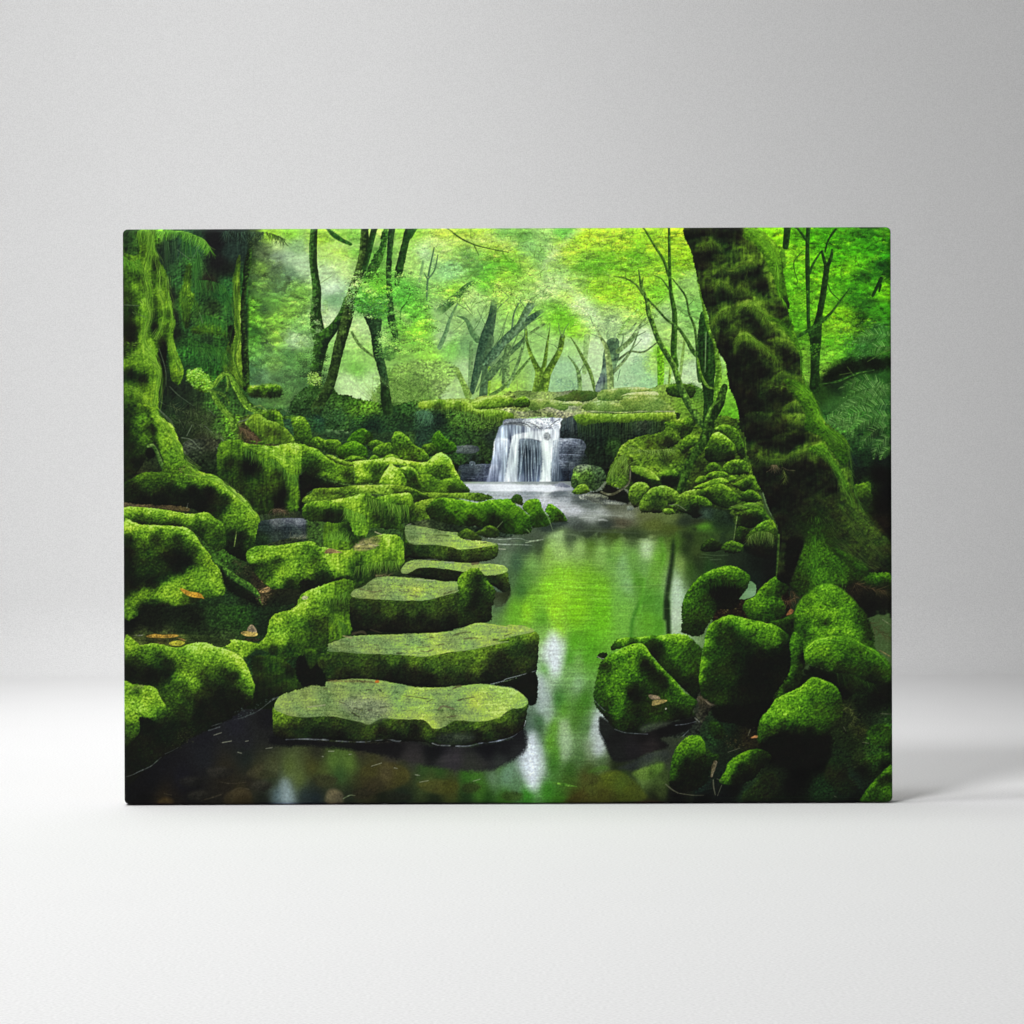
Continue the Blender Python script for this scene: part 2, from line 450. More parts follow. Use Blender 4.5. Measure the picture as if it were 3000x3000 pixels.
# ---- far woodland glow
field('B', 'A0,-40 D2000,1990',
 'B150,150=9fd22c B300,120=8cc63a B300,300=b4e04a B300,420=bcda84 B200,500=bcd49c B230,640=cfe0c0 B250,730=6c9c68 B200,880=c4dba0 B450,200=5aa82a B620,120=b9e060 B680,250=4f8f2a '
 'B650,650=5cb41c B560,780=468c30 B700,800=468c30 B880,700=4aa62a B1000,900=58b428 B1050,1000=7fd022 B1100,1180=88c83c B1000,150=8ccc30 B1000,350=a8d860 B1100,300=b0d890 B1250,250=b8e070 '
 'B1300,120=c4e83c B1500,130=b6e830 B1700,150=bcec34 B1850,250=b6e828 B1850,100=50983c B1500,330=649c48 B1600,420=589834 B1350,480=8cc878 B1750,430=5cc01c B1850,520=a4e024 B1700,560=58b820 '
 'B1500,700=a8d068 B1400,650=88d02c B1850,640=a8d84c B1600,780=b0d878 B1300,870=8fb86c B1300,1100=a4c484 B1450,960=88b060 B1350,1180=78c048 B1500,1180=6a9a58 B520,1000=b8d888 B450,1100=a8d070 '
 'B500,1250=90c458 B450,1400=6cae3c B300,1300=80b850 B600,1560=b8d890 B400,1500=c0dc98 B500,1640=c8e0a0 B1150,1300=90d038 B900,1250=6fa638 B1000,1400=6f9a44 B850,1400=7aa848 B1200,1450=6e9a40 '
 'B1350,1550=a8c878 B1300,1620=b0cc88 B1500,1400=a8c888 B1600,1000=80a868 B1700,1300=5c7a50 B1850,1450=84b050 B1850,1560=9cc83c '
 'C100,100=8fcc50 C250,130=649c38 C450,110=a8d868 C650,100=5cb038 C300,250=80b860 C450,330=78b050 C100,250=a8e02c C100,350=68c018 C150,420=5cb81c C250,400=a8dc40 C330,530=a0d050 C100,550=6cb82c '
 'C550,300=c8e890 C650,250=b4ec24 C850,150=b8f01c C1000,120=b4ec20 C1200,250=a8e81c C1100,350=6cc010 C1300,330=60b80c C1500,250=98e014 C1700,120=b4e81c C1750,300=a0e018 C800,400=58a018 C1000,450=4ca010 '
 'C700,350=a8e42c C500,440=90c060 C600,480=98c868 C800,550=80b840 C950,600=90e010 C1100,650=8ce010 C1200,580=84d810 C1050,720=a4e818 C1250,700=a8e818 C1450,580=8cd418 C1500,650=70c018 C650,600=b0dc70 '
 'C550,580=c0e088 C700,680=b8e458 C800,780=c8e890 C900,880=c0e498 C300,650=a0d060 C450,680=b0d878 C600,900=68c014 C700,980=74cc14 C750,1030=a0e428 C500,820=78b838 C1050,830=88a858 C1100,950=a0c080 '
 'C400,1100=90c060 C500,1200=98c468 C700,1150=a0c878 C950,1200=c4d8a4 C950,1350=bcd4a0 C900,1500=b0c894 C650,1400=98c090 C600,1500=94bc88 C700,1550=8cb480 C1400,1120=d0e0bc C1300,1250=c4dcac '
 'C1350,1400=98c090 C1250,1500=a8c898 C1430,1530=98c48c C1250,900=a8d060 C1350,800=98d828 C1600,900=98c070 C1600,1000=a0cc60 C1560,1250=74b81c C1480,1350=a0cc60 C1700,1100=a8cc68 C1780,1250=a0c870 '
 'C1850,1400=bcd4a0 C1800,1000=90c060 C1850,600=9ccc60 C1850,850=84c058 '
 'A1450,130=98d024 A1600,120=84c82c A1500,220=b4cc80 A1650,250=88b070 A1600,330=a4bc94 A1700,400=b0c89c A1500,350=687868 A1350,300=485838 A1450,450=405838 A1350,460=7aa834 A1600,500=587858 A1500,600=487040 '
 'A1300,650=487030 A1300,550=405c30 A1450,760=4a8028 A1600,850=70a830 A1700,700=68a034 A1300,900=6cb428 A1450,950=7cc02c A1270,800=5ca024 A1350,830=203c20 A1300,1050=1c4418 A1450,1100=88c430 A1300,1100=4c8c24 '
 'A1380,1130=1c3420 A1700,1000=70a850 A1650,1120=a8c890 A1250,1200=5c9838 A1400,1250=588c40 A1300,1380=4a7a48 A1450,1350=70a040 A1600,1280=3a7030 A1600,1450=406c34 A1350,1450=4a6c48 A1300,1500=385838 '
 'A1500,1480=3c6434 A1700,1300=40702c A1750,1500=305c28 A1850,1600=284c1c A1500,1650=3a6424 A1700,1700=305024 A1600,1900=1c4028 A1250,200=142014 A1200,350=1c3814 A1180,600=1c3818 '
 'D700,100=88e010 D760,120=84dc10 D950,150=54a80c D900,300=98e020 D980,250=74cc14 D1150,150=44a008 D1300,150=3c9808 D1450,150=3a8c0c D1600,100=184c0c D1750,150=2c780c D1820,100=34840c D1800,300=287c0c '
 'D1600,250=3c9c08 D1400,300=3c9808 D1450,450=74cc10 D1600,400=48a80c D1700,500=1f5c0c D1600,520=174810 D1800,450=103c0c D950,450=70c814 D900,550=5cb414 D980,700=68c014 D950,800=50980f D1150,500=64b810 '
 'D1000,900=509c14 D1150,700=68b818 D1400,600=48a00c D1350,680=58ac18 D1500,680=2c7c10 D1600,600=48a80c D1800,650=68c40c D1700,900=3c8c10 D1800,850=34880c D1600,780=245c10 D1560,930=0c2008 D1400,900=94dc14 '
 'D1450,1000=84cc18 D1300,980=84c818 D1300,1150=58a018 D1450,1150=409014 D1250,1250=70b828 D1350,1300=5ca01c D1250,1400=78b02c D1450,1300=306c18 D1600,1150=2c6420 D1750,1000=306828 D1700,1200=2c641c '
 'D1800,1250=387c18 D1050,1250=6ca028 D1040,1400=68a028 D1050,1500=70a030 D1000,1150=589c1c D1100,1600=14300c D1200,1650=1c3c0c D1300,1450=081404 D1450,1400=060c04 D1700,1330=081004 D1600,1430=1c4410 '
 'D1350,1550=0f240c D1800,1450=245418 D1500,1600=285018 D1700,1550=2c5c24 D1300,1750=305c20 D1500,1750=3c6c28 D1700,1700=2c5c1c D1800,1750=204c20 D1400,1850=3c6c28 D1600,1850=1c4418 D1750,1880=1c5020 D1350,1930=1c3c18 D1820,1880=184c1c '
 'D230,1750=70b028 D300,1850=58a018 D200,1600=8cc83c D60,1850=7cb028 D0,1800=a0c848 D0,1500=b8d098',
 'leaf', .6, eps=8, gain=1.02)
# drifting foliage flecks, pale gaps and dark twigs
leaves('B', '0,80 480,80 460,560 250,420 120,420 0,330', 1100, ['6aa824','a8dc3a','4f9024','c8ec70','86c42c'], 1.1, .34, 11)
leaves('B', '560,560 800,560 1000,640 1200,880 1200,1180 900,1200 640,900 480,720', 1500, ['3f9a1c','74cc20','58b020','2f7a28','90dc3a'], 1.1, .34, 12)
leaves('B', '1250,80 1932,80 1932,640 1650,620 1450,420 1200,330', 1900, ['a8e020','c4ec48','70bc18','e0f880','4c9c20'], 1.1, .3, 13)
leaves('C', '480,330 800,90 1740,70 1900,500 1700,560 1450,520 1300,720 1050,760 800,560 560,560', 4200, ['b8f014','90dc0c','5cb408','c8f450','4a9c0c','c8f42c'], 1.1, .34, 14)
leaves('C', '1100,320 1600,310 1850,420 1700,560 1450,500 1200,480 900,520 720,430', 1500, ['3c8c08','58ac0c','78cc10','2c7408'], 1.2, .3, 15)
leaves('C', '480,820 620,760 800,900 800,1080 640,1080 450,960', 700, ['4ca40c','80d814','a0e428','64bc10'], 1.1, .3, 16)
leaves('C', '-40,330 150,330 380,560 300,680 60,640 -60,600', 700, ['58b014','8cd424','b4e838'], 1.1, .3, 17)
leaves('D', '640,60 1850,60 1860,1000 1500,1100 1100,1180 960,1000 860,600', 4600, ['3c9808','5cb80c','84d814','1f6408','48a80c','a0e828','143c08'], 1.25, .6, 18)
leaves('D', '1000,1100 1400,900 1520,1100 1300,1400 1060,1500', 700, ['7cc020','98d838','4c8c14'], 1.1, .55, 19)
leaves('A', '1200,560 1900,600 1900,1200 1500,1350 1230,1300', 1700, ['78b82c','4a8024','96cc40','2c5420','5c9c24'], 1.15, .6, 20)
leaves('A', '1150,90 1300,90 1560,420 1600,640 1250,640 1200,400', 1200, ['1c2c18','2c4420','405c34','8cb048','10180c'], 1.0, .6, 21)
leaves('A', '1220,1350 1880,1300 1900,1700 1560,1900 1240,1850', 1500, ['2c5820','4c8038','6ca048','1c3c18','88b060'], 1.0, .5, 22)
hairs('C', '1100,120 1500,200 1700,200', 60, 60, .3, .5, ['6c9018','4c7010'], .5, .3, .5, 31)
hairs('C', '1750,620 1900,800 1850,1000 1700,950', 90, 70, -.6, .9, ['4c7c2c','3c6420'], .5, .4, .5, 32)
hairs('C', '1000,520 1250,560 1350,650 1300,760', 60, 70, -.4, .8, ['5c8c18','4c7814'], .45, .4, .5, 33)
hairs('B', '1250,400 1450,600 1600,500 1700,700', 90, 70, -.7, .8, ['4c8040','3c6c38','6c9c58'], .45, .4, .45, 34)
hairs('B', '1300,900 1500,900 1650,850 1850,900', 90, 80, -.8, .9, ['5c8048','4c7040'], .45, .4, .5, 35)
hairs('B', '1150,360 1200,420 1150,520 1230,560', 50, 60, -.9, .7, ['4c7c50','6c9c68'], .45, .3, .45, 36)
hairs('B', '150,110 250,180 350,110', 40, 60, .5, .6, ['3c6c18','2c5414'], .5, .3, .5, 37)
hairs('B', '600,1250 750,1280 900,1300 1300,1310', 100, 60, .1, .5, ['4c7c20','a8d060','6c9838'], .5, .3, .5, 38)
sprays('B', 'A1240,60 1900,60 C500,60 C1760,60 C1900,500 C1900,1500 C1500,1500 C1300,1200 C500,1150 300,1300 A1500,1500 A1240,1600', 3000, 42, 10, 18, 501)
sprays('D', '560,60 1870,60 1870,1280 1500,1320 1200,1450 1040,1500 900,900 700,300', 1700, 44, 12, 18, 502, gain=(.5, 1.5))
sprays('A', '1230,320 1560,420 1900,620 1900,1700 1240,1600', 1200, 36, 15, 18, 503, gain=(.5, 1.6))
sprays('C', '480,400 800,90 1740,70 1880,500 1700,560 1300,700 900,700 600,560', 900, 60, 8, 20, 504, gain=(.6, 1.3), slope=.15)
sprays('B', '1100,80 1932,80 C330,420 C480,640 1932,640 1500,560', 600, 60, 8, 20, 505, gain=(.65, 1.3), slope=.3)
# sunlit rims of the maple canopies
for p, c, r_, al in (('C790,85 700,150 600,260 520,340 460,440', 'd8f0a8', 22, .55), ('B1690,120 1780,170 1900,250 C0,180 100,250 260,330 350,450 430,560 560,620 700,760 850,850 960,960', 'd4f08c', 26, .5), ('C600,570 720,660 830,780 950,900 1010,1000', 'dcf4b0', 26, .5),
                  ('C500,460 620,540 760,560', 'c8e890', 16, .35), ('C940,590 1000,540 1180,530', 'b8f030', 20, .35), ('B1400,100 1550,220 1700,260', 'd0f060', 14, .3), ('C780,800 840,940 800,1060', 'b8e870', 18, .4)):
    stroke('C', ' '.join(k+':%d' % r_ for k in p.split()), c, c, tex='leaf', alpha=al, soft=9, fuzz=4, amp=1.2)
for p, c, al in (('C1050,300 1250,310 1450,350 1600,330:', '4c9c08', .4), ('C760,420 900,440 1100,470 1250,490:', '4c9008', .45), ('C100,110 250,140 420,120 480,180:', '46883a', .4), ('C560,830 640,900 740,960:', '4ca808', .4), ('B1500,330 1600,400 1700,430 1800,440:', '44883a', .35), ('B560,760 650,790 740,800:', '2f7a38', .5), ('C60,330 160,400 230,480:', '4cac14', .35)):
    stroke('C', ' '.join(k.strip(':')+':26' for k in p.split()), c, c, tex='leaf', alpha=al, soft=12, fuzz=5, amp=1.4)
# thin air between the far trees
_b = int(place('B', '0,1760')[1]); _l = int(place('A', '1230,0')[0]); _rr = int(place('D', '0,0')[0])
_hz = np.clip((np.arange(PW)-_l)/40, 0, 1)*np.clip((_rr-np.arange(PW))/60, 0, 1)
IMG[:_b] += (np.array([.82, .93, .60])-IMG[:_b])*(.15*_hz)[None, :, None]
leaves('C', '480,330 800,90 1740,70 1900,500 1700,560 1450,520 1300,720 1050,760 800,560 560,560', 1500, ['c8f070','e0f8a0','a8e820'], 1.0, .4, 214)
leaves('B', '1250,80 1932,80 1932,640 1650,620 1450,420 1200,330', 700, ['e0f890','c8f048','f0fcb0'], 1.0, .4, 213)
leaves('B', '0,80 480,80 460,560 250,420 120,420 0,330', 500, ['c8ec78','e0f4a0'], 1.0, .4, 211)
_k = np.exp(-2*math.pi**2*(_fx**2+_fy**2)*1.6**2)
for i in range(3): IMG[..., i] += (np.fft.irfft2(np.fft.rfft2(IMG[..., i])*_k, (PH, PW))-IMG[..., i])*.45
sprays('C', '-560,60 1760,60 1880,500 1700,600 1300,800 900,900 500,900 0,700 -560,600', 900, 50, 9, 14, 520, gain=(.75, 1.3), alpha=.7)
IMG[..., 0] *= .99
BASE = IMG.copy()
# ---- misty trees beyond the terrace
stroke('B', '1050,610:18 1080,480:14 1095,380:10', '6a9858', '8cb470', amp=.5, alpha=.8)
stroke('B', '1130,740:8 1140,550:10 1190,300:7 1200,250:5', '4a7048', '5c8454', amp=.4)
stroke('B', '1140,550:8 1205,460:7 1235,320:5', '4a7048', '5c8454', amp=.4)
stroke('B', '1140,550:7 1105,490:4', '4a7048', '5c8454', amp=.4)
stroke('B', '1225,890:22 1290,810:44 1400,720:34 1500,620:24 1600,550:10', '2f5c30', '5c8838', fade0=.3, fade1=.2)
stroke('B', '1250,1190:22 1310,1050:20 1350,920:14 1420,780:9', '5c8454', '80a868', amp=.6)
stroke('B', '1610,1120:30 1560,1050:28 1500,930:17 1420,895:7', '4c7444', '6c9458', amp=.6)
stroke('B', '1540,1600:24 1545,1350:22 1550,1150:20', '587c48', '789c5c', alpha=.7)
stroke('B', '1555,1610:24 1620,1350:44 1690,1100:58 1745,900:38 1770,690:26', '2c4a34', '54744c', amp=.8, fade1=.18)
stroke('B', '1670,1680:52 1690,1450:46 1710,1250:36 1740,1100:26', '45643f', '648454', amp=.8)
stroke('B', '1715,1675:16 1720,1500:14 1718,1380:12', '80ac30', 'a0cc48')
stroke('B', '1410,1400:26 1460,1500:26 1520,1640:34', '6c9038', '98b858')
stroke('C', '60,1200:18 150,1060:10 180,870:8 250,730:6', '507048', '64845c', amp=.4)
stroke('C', '-80,1330:36 0,1240:45 100,1120:42 280,960:37 480,820:16', '34543a', '64845c', light=.3, fade1=.12)
stroke('C', '-60,1470:36 0,1400:33 120,1260:26 280,1110:20 292,1000:13', '42623c', '6c8c50')
stroke('C', '130,1100:22 200,1020:22 300,850:34 370,750:38', '4c6c44', '78986a', fade1=.12)
stroke('C', '100,1520:38 110,1300:33 125,1180:28', '587a44', '86a85c')
stroke('C', '-40,1640:16 60,1580:18 180,1470:18 335,1285:8', '507434', '7ca048')
stroke('C', '120,1560:12 200,1380:15 260,1200:13 292,1060:9', '5c8044', '84a860')
stroke('C', '330,1060:12 400,1010:12 470,970:6', '5c7c40', '789c50')
stroke('C', '390,1640:48 418,1450:40 390,1370:27 340,1260:19 302,1130:12 294,1020:7', '46661a', '84a838', light=-.3)
stroke('C', '440,1440:26 470,1330:20 495,1150:12 515,1030:5', '4c6c1c', '7ca038')
stroke('C', '445,1630:52 490,1450:38 540,1350:31 610,1220:27 637,1090:25', '44641c', '86aa34')
stroke('C', '800,1585:22 792,1450:20 760,1360:13 690,1270:5', '58783c', '86a860')
stroke('C', '845,1420:24 850,1300:22 868,1090:30', '82a858', 'a8c878', alpha=.8)
stroke('C', '942,1595:14 900,1430:18 830,1290:17 770,1180:10 715,1095:4', '54742c', '88a850')
shape('C', '945,1600 980,1480 1010,1380 1020,1250 1065,1115 1160,1105 1172,1200 1168,1290 1132,1400 1112,1500 1105,1600',
 '960,1560=6c7c74 1000,1500=7a8c88 1040,1400=5c7460 1110,1180=4c6a48 1140,1280=587850 1100,1400=54704c 1060,1550=4c6440', tex='bark', fuzz=.7)
stroke('C', '1092,1590:30 1082,1400:32 1050,1200:22 1000,1100:14 955,1010:8', '6c8848', 'a4b870', light=-.4)
stroke('C', '1065,1100:16 1065,1040:13 1066,920:8', '6c8c58', '90b078', alpha=.8)
stroke('C', '1130,1120:14 1130,1000:12 1140,920:8', '80a068', '98b880', alpha=.7)
stroke('C', '1160,1225:24 1280,1120:23 1360,1000:17 1425,915:9', '688448', '9cb878')
stroke('C', '1128,1410:15 1220,1310:14 1290,1200:10 1350,1050:5', '587044', '8ca868')
stroke('C', '1170,1300:12 1220,1260:10 1280,1226:9 1400,1232:9 1525,1145:6', '587044', '7c9850')
stroke('C', '1165,1085:14 1230,960:14 1345,835:12', '78a848', 'a0cc60')
stroke('C', '1165,1080:12 1265,1040:12 1330,960:8', '6c8c4c', '90b070')
stroke('C', '1155,1500:3 1180,1400:3', '4c6c48')
stroke('C', '1560,1560:28 1562,1400:34 1555,1200:28', '64a418', '8cc828', tex='leaf', amp=1.5)
stroke('C', '1640,1520:10 1655,1380:12', '6c8c30')
stroke('C', '1745,1460:14 1770,1250:14 1790,1100:10', '7ca040', '90b458', alpha=.8)
for p in ('B1500,930:4 1440,990:3 1380,1040:2', 'B1560,1050:6 1620,960:4 1660,850:3 1700,780:2', 'B1690,1000:5 1640,900:4 1600,820:3', 'B1420,780:5 1500,830:4 1560,890:3', 'B1400,720:6 1480,760:5 1560,870:3', 'B1350,920:4 1300,860:3', 'B1745,900:8 1820,800:6 1900,720:5 C60,650:3',
          'B1820,1150:8 1850,1050:6 1870,950:4 1900,860:3', 'C280,960:7 380,930:5 450,890:3', 'C300,850:6 260,780:5 200,720:3', 'C350,1040:4 430,1080:3 520,1130:3', 'C302,1130:5 250,1080:4 190,1070:3', 'C610,1220:5 560,1170:4 500,1150:2', 'C637,1090:8 660,1020:6 700,960:3', 'C637,1090:8 610,1030:5 600,960:3',
          'C515,1030:4 520,960:3', 'C294,1020:5 270,960:4 280,900:2', 'C1160,1225:9 1200,1150:7 1210,1080:5', 'C1360,1000:8 1420,970:5 1460,930:3', 'C1280,1120:8 1340,1080:6 1420,1040:3', 'C955,1010:5 920,960:4 900,900:3', 'C1000,1100:5 950,1080:4 900,1060:3', 'C1290,1200:5 1340,1160:4 1380,1110:3',
          'C60,1400:7 140,1330:6 200,1290:4', 'C130,1250:8 190,1130:7 240,1020:5 300,960:3', 'C0,1180:6 60,1060:5 90,950:3', 'B1820,1450:10 1860,1300:9 1880,1200:7', 'B1600,1600:9 1680,1450:8 1760,1350:7', 'C790,1440:6 820,1380:5 850,1340:4'):
    stroke('C', p, '4a6a3c', '78985c', alpha=.75, amp=.4)
# bare blue-green thicket and leaf litter
leaves('C', '580,1500 720,1480 780,1600 600,1610', 220, ['7ca484','98bc94','6c9874'], 1.2, .5, 41)
leaves('C', '1290,1280 1430,1290 1460,1540 1200,1550 1270,1400', 380, ['84b088','a8cc9c','78a878'], 1.2, .45, 42)
# fern mound at the terrace edge
shape('B', '600,1690 700,1500 780,1400 950,1330 1150,1310 1350,1350 1430,1430 1320,1560 1230,1690 1180,1760 720,1760',
 '750,1450=6f9c38 900,1380=88b04c 1100,1350=94bc58 1300,1400=8cb454 1250,1550=8cac58 1000,1500=64883c 900,1600=4f7428 1100,1620=5c8034 780,1600=4c7028 850,1720=385c1c 1100,1720=4c7820', tex='leaf', fuzz=5, soft=5, alpha=.85)
hairs('B', '780,1720 900,1700 1020,1720', 170, 300, -1.57, .65, ['88b04c','4c7428','a0c464','6c943c','385c1c'], .5, .4, .5, 51)
hairs('B', '640,1720 680,1690', 30, 200, -2.1, .25, ['7ca03c','a8c868'], .5, .3, .6, 52)
# ---- tall dark trunks, left of centre
stroke('B', '190,60:14 250,125:24 330,180:20 415,220:14', '22501c', '3c7424')
stroke('B', '425,1050:12 500,1170:15 640,1290:8', '4c6c30', '7c9c50')
stroke('B', '70,1560:50 95,1400:52 120,1280:48 135,1150:66 95,1000:66 85,830:50 95,650:42 68,450:36 60,280:38 70,50:32', '18300f', '46762a', light=-.5, fuzz=1)
stroke('B', '60,1540:40 80,1420:44 95,1290:46 150,1120:66 245,1015:48 330,885:36 385,740:34', '122412', '3c6c1c', light=-.5)
stroke('B', '95,1770:58 210,1560:46 265,1360:46 300,1200:50 345,1040:52 395,860:52 425,700:50 470,560:48 515,420:46 540,250:40 548,50:36', '17280f', '52702a', light=-.35, fuzz=1)
stroke('B', '540,460:26 590,270:27 640,50:30', '16300f', '2c5820')
stroke('B', '570,550:42 640,410:48 715,250:32 745,60:24', '1e4416', '4c8428', tex='leaf', fuzz=3, amp=1.6)
stroke('B', '835,1075:28 800,950:36 788,800:33 775,600:26 772,450:25 785,250:27 802,50:31', '142c14', '386428', fuzz=1.2)
stroke('B', '848,590:26 875,440:38 920,250:34 965,50:34', '142c12', '2f5c1c', fuzz=1.2)
stroke('B', '975,150:18 1010,60:34', '1c4418', '3c7424')
stroke('B', '760,1780:56 740,1640:44 728,1480:40 705,1370:42 668,1230:44 655,1080:52 640,980:64 615,860:88', '132814', '34582c', fuzz=1.5)
stroke('B', '770,1250:60 800,1180:50 820,1110:20', '2c5424', '4c8030', tex='leaf', fuzz=5, alpha=.7, soft=4)
shape('B', '470,720 600,690 760,740 760,850 690,880 520,860 440,830', '560,780=428c30 680,800=448c30 500,820=54a434 620,730=58ac2c 700,850=488c2c', tex='leaf', fuzz=6, soft=4)
leaves('B', '450,560 760,560 780,880 640,900 430,760', 800, ['48a830','6cc024','2c7430','3c8c34','84d030'], 1.1, .7, 55)
leaves('B', '660,1080 860,1100 900,1250 720,1290 640,1200', 350, ['6ca840','8cc458','3c7830'], 1.1, .7, 56)
leaves('B', '800,560 1000,640 1000,760 880,800 820,700', 300, ['4cac1c','6cc428','2f8c20'], 1.1, .7, 57)
stroke('B', '880,940:6 890,830:6 940,770:6 980,680:4', '2c5c1c')
stroke('B', '1310,50:5 1430,150:8 1570,220:7 1700,255:5 1900,295:4', '34501c', amp=.5)
stroke('B', '1575,225:6 1620,320:3', '3c5820', amp=.5)
stroke('C', '0,280:3 120,290:3', '4c6c20', amp=.5)
stroke('B', '125,590:3 240,515:3', '6c8850', amp=.5, alpha=.7)
sprays('C', '-560,560 200,560 500,640 900,820 1500,700 1500,900 1100,1060 700,900 300,760 -560,800', 260, 70, 16, 22, 506, gain=(.6, 1.4), src=BASE, alpha=.7)
sprays('C', '1000,840 1180,800 1180,1000 1060,1080 950,960', 60, 60, 16, 20, 507, src=BASE, alpha=.6)
sprays('B', '420,480 960,440 1100,700 1200,1100 900,1250 660,1150 780,900 440,900', 240, 60, 18, 22, 508, gain=(.5, 1.5), src=BASE, alpha=.8)
sprays('B', '-40,1250 160,1250 200,1500 120,1600 -40,1560', 90, 50, 22, 22, 509, gain=(.4, 1.3), alpha=.7)
sprays('B', '60,700 120,1000 30,1300 -60,1300 -60,700', 60, 40, 22, 20, 510, gain=(.6, 1.4), src=BASE, alpha=.6)
for i, (pth, lf) in enumerate((('B880,1740 800,1600 700,1500 620,1480', 60), ('B900,1740 860,1560 800,1430 760,1380', 70), ('B930,1740 960,1560 1010,1420 1080,1350', 70), ('B960,1740 1060,1600 1180,1500 1320,1470', 70), ('B980,1740 1120,1660 1250,1600 1340,1600', 50), ('B900,1740 900,1600 900,1450 880,1350', 60))):
    frond('B', pth, lf, ['7ca844', '94bc58', '5c8834', 'a8cc6c'], 34, .6, .6, 520+i)
_t = np.random.default_rng(77)
for i in range(150):
    x = _t.uniform(-500, 1750); y = _t.uniform(120, 1000); a = _t.uniform(-2.6, -.5); L_ = _t.uniform(60, 190)
    if y > 700 and 700 < x < 1250: continue
    mx, my = x+.5*L_*math.cos(a)+_t.uniform(-12, 12), y+.5*L_*math.sin(a); ex_, ey_ = x+L_*math.cos(a+.2), y+L_*math.sin(a+.2)
    cc = ['4c7c1c', '5c8c30', '3c6820'][i % 3]
    stroke('C', '%g,%g:2.4 %g,%g:2 %g,%g:1' % (x, y, mx, my, ex_, ey_), cc, cc, alpha=.42, amp=.3)
    for k in range(3):
        b = a+_t.choice([-1, 1])*_t.uniform(.4, .9); l2 = L_*_t.uniform(.25, .5)
        stroke('C', '%g,%g:1.6 %g,%g:.8' % (mx, my, mx+l2*math.cos(b), my+l2*math.sin(b)), cc, cc, alpha=.38, amp=.3)
# ---- terrace behind the fall
shape('C', '-210,1680 -50,1640 60,1640 130,1650 200,1595 330,1600 600,1605 720,1590 850,1595 960,1610 1020,1590 1150,1570 1320,1562 1480,1570 1560,1540 1700,1530 1840,1535 1890,1560 1960,1600 1960,1840 1500,1860 600,1850 300,1840 -60,1840 -250,1800',
 '100,1700=a0b850 300,1720=7c9848 600,1730=84a458 700,1620=666f50 850,1620=5c684a 780,1670=6c6c50 300,1620=68803c 900,1740=a0b868 1100,1740=a4b86c 1200,1600=7c9c50 1400,1580=8cb058 1300,1680=90a858 1600,1680=7c9c38 1850,1600=4c7828 1800,1700=6c9828 100,1775=b0bc80 400,1790=a0a878 600,1790=b0b088 900,1810=a0b050 1200,1815=a8c040 1500,1800=a0c42c 230,1710=5c7c34 20,1680=b0c458 700,1700=b4bc94 500,1690=a4bc60 1350,1800=9cb850 1300,1730=6c8840',
 tex='moss', amp=.65, fuzz=2)
for ln, c in (('C1000,1600:5 1150,1575:6 1320,1566:6 1460,1580:4', 'b4c87c'), ('C1180,1640:5 1300,1620:6 1500,1612:4', 'b0b890'), ('C0,1770:6 120,1760:8 200,1785:8 300,1800:5 450,1765:7 560,1790:7 700,1800:7 900,1785:5 1200,1795:4 1400,1785:4 1680,1785:4', 'c0c898'),
              ('C190,1690:3 300,1660:4 420,1700:3', 'a8b870'), ('C440,1700:4 560,1680:5 700,1720:4 800,1700:4 1000,1720:4 1180,1740:4', 'b4c088'), ('C830,1720:4 960,1690:4 1100,1700:3', 'b8c488')):
    stroke('C', ln, '8c9c60', c, alpha=.75, fuzz=1)
for ln in ('C100,1640:3 180,1700:3', 'C210,1500:4 212,1640:4', 'C1270,1660:3 1270,1790:3', 'C1160,1580:3 1155,1680:3'):
    stroke('C', ln, '6c8038', 'a0b060', alpha=.6, amp=.4)
leaves('C', '1640,1540 1880,1540 1880,1680 1650,1660', 300, ['4c7c20','6ca02c','2f5818'], 1.1, .7, 61)
# ---- left slope under the trunks
shape('B', '-60,1600 120,1580 250,1580 300,1630 390,1640 480,1670 600,1690 700,1720 830,1740 1000,1690 1250,1690 1400,1690 1500,1680 1620,1690 1700,1690 1850,1640 1932,1600 1960,1950 -60,1950',
 '100,1640=284818 350,1640=20400f 450,1690=3c6818 550,1700=5c8c20 300,1720=3a6020 600,1760=5a8820 450,1800=4a741c 300,1850=2c5024 600,1880=183018 1000,1880=284820 950,1780=305820 800,1800=183418 1100,1850=4a7048 1250,1850=142818 1350,1800=30541c 1450,1870=4a7828 1600,1800=40681c 1600,1900=385c20 1800,1870=3c5c20 1300,1700=7ca428 1100,1700=5c8428 1500,1700=8cac40 1750,1720=98b048 1600,1760=6c9030 1880,1790=90a050 1700,1790=6c9030 200,1800=2c4c20 60,1850=1c3418 150,1900=24401c 850,1700=2c5018 1700,1850=304c1c',
 tex='moss', amp=1.3, fuzz=3)
stroke('B', '95,1770:58 130,1700:54 210,1560:46 265,1360:46', '17280f', '3c5820', light=-.35, fuzz=1)
stroke('B', '765,1790:52 750,1700:48 738,1600:43', '14280f', '2c4c1c', fuzz=1.5)
stroke('B', '1200,1690:10 1400,1682:12 1560,1682:9 1690,1700:8 1780,1770:8 1932,1775:8', '7c9c34', 'b0c458', fuzz=1.5, alpha=.85)
leaves('B', '60,1440 120,1450 130,1560 20,1580', 120, ['a8cc58','88b43c','c0dc78'], 1.1, .8, 62)
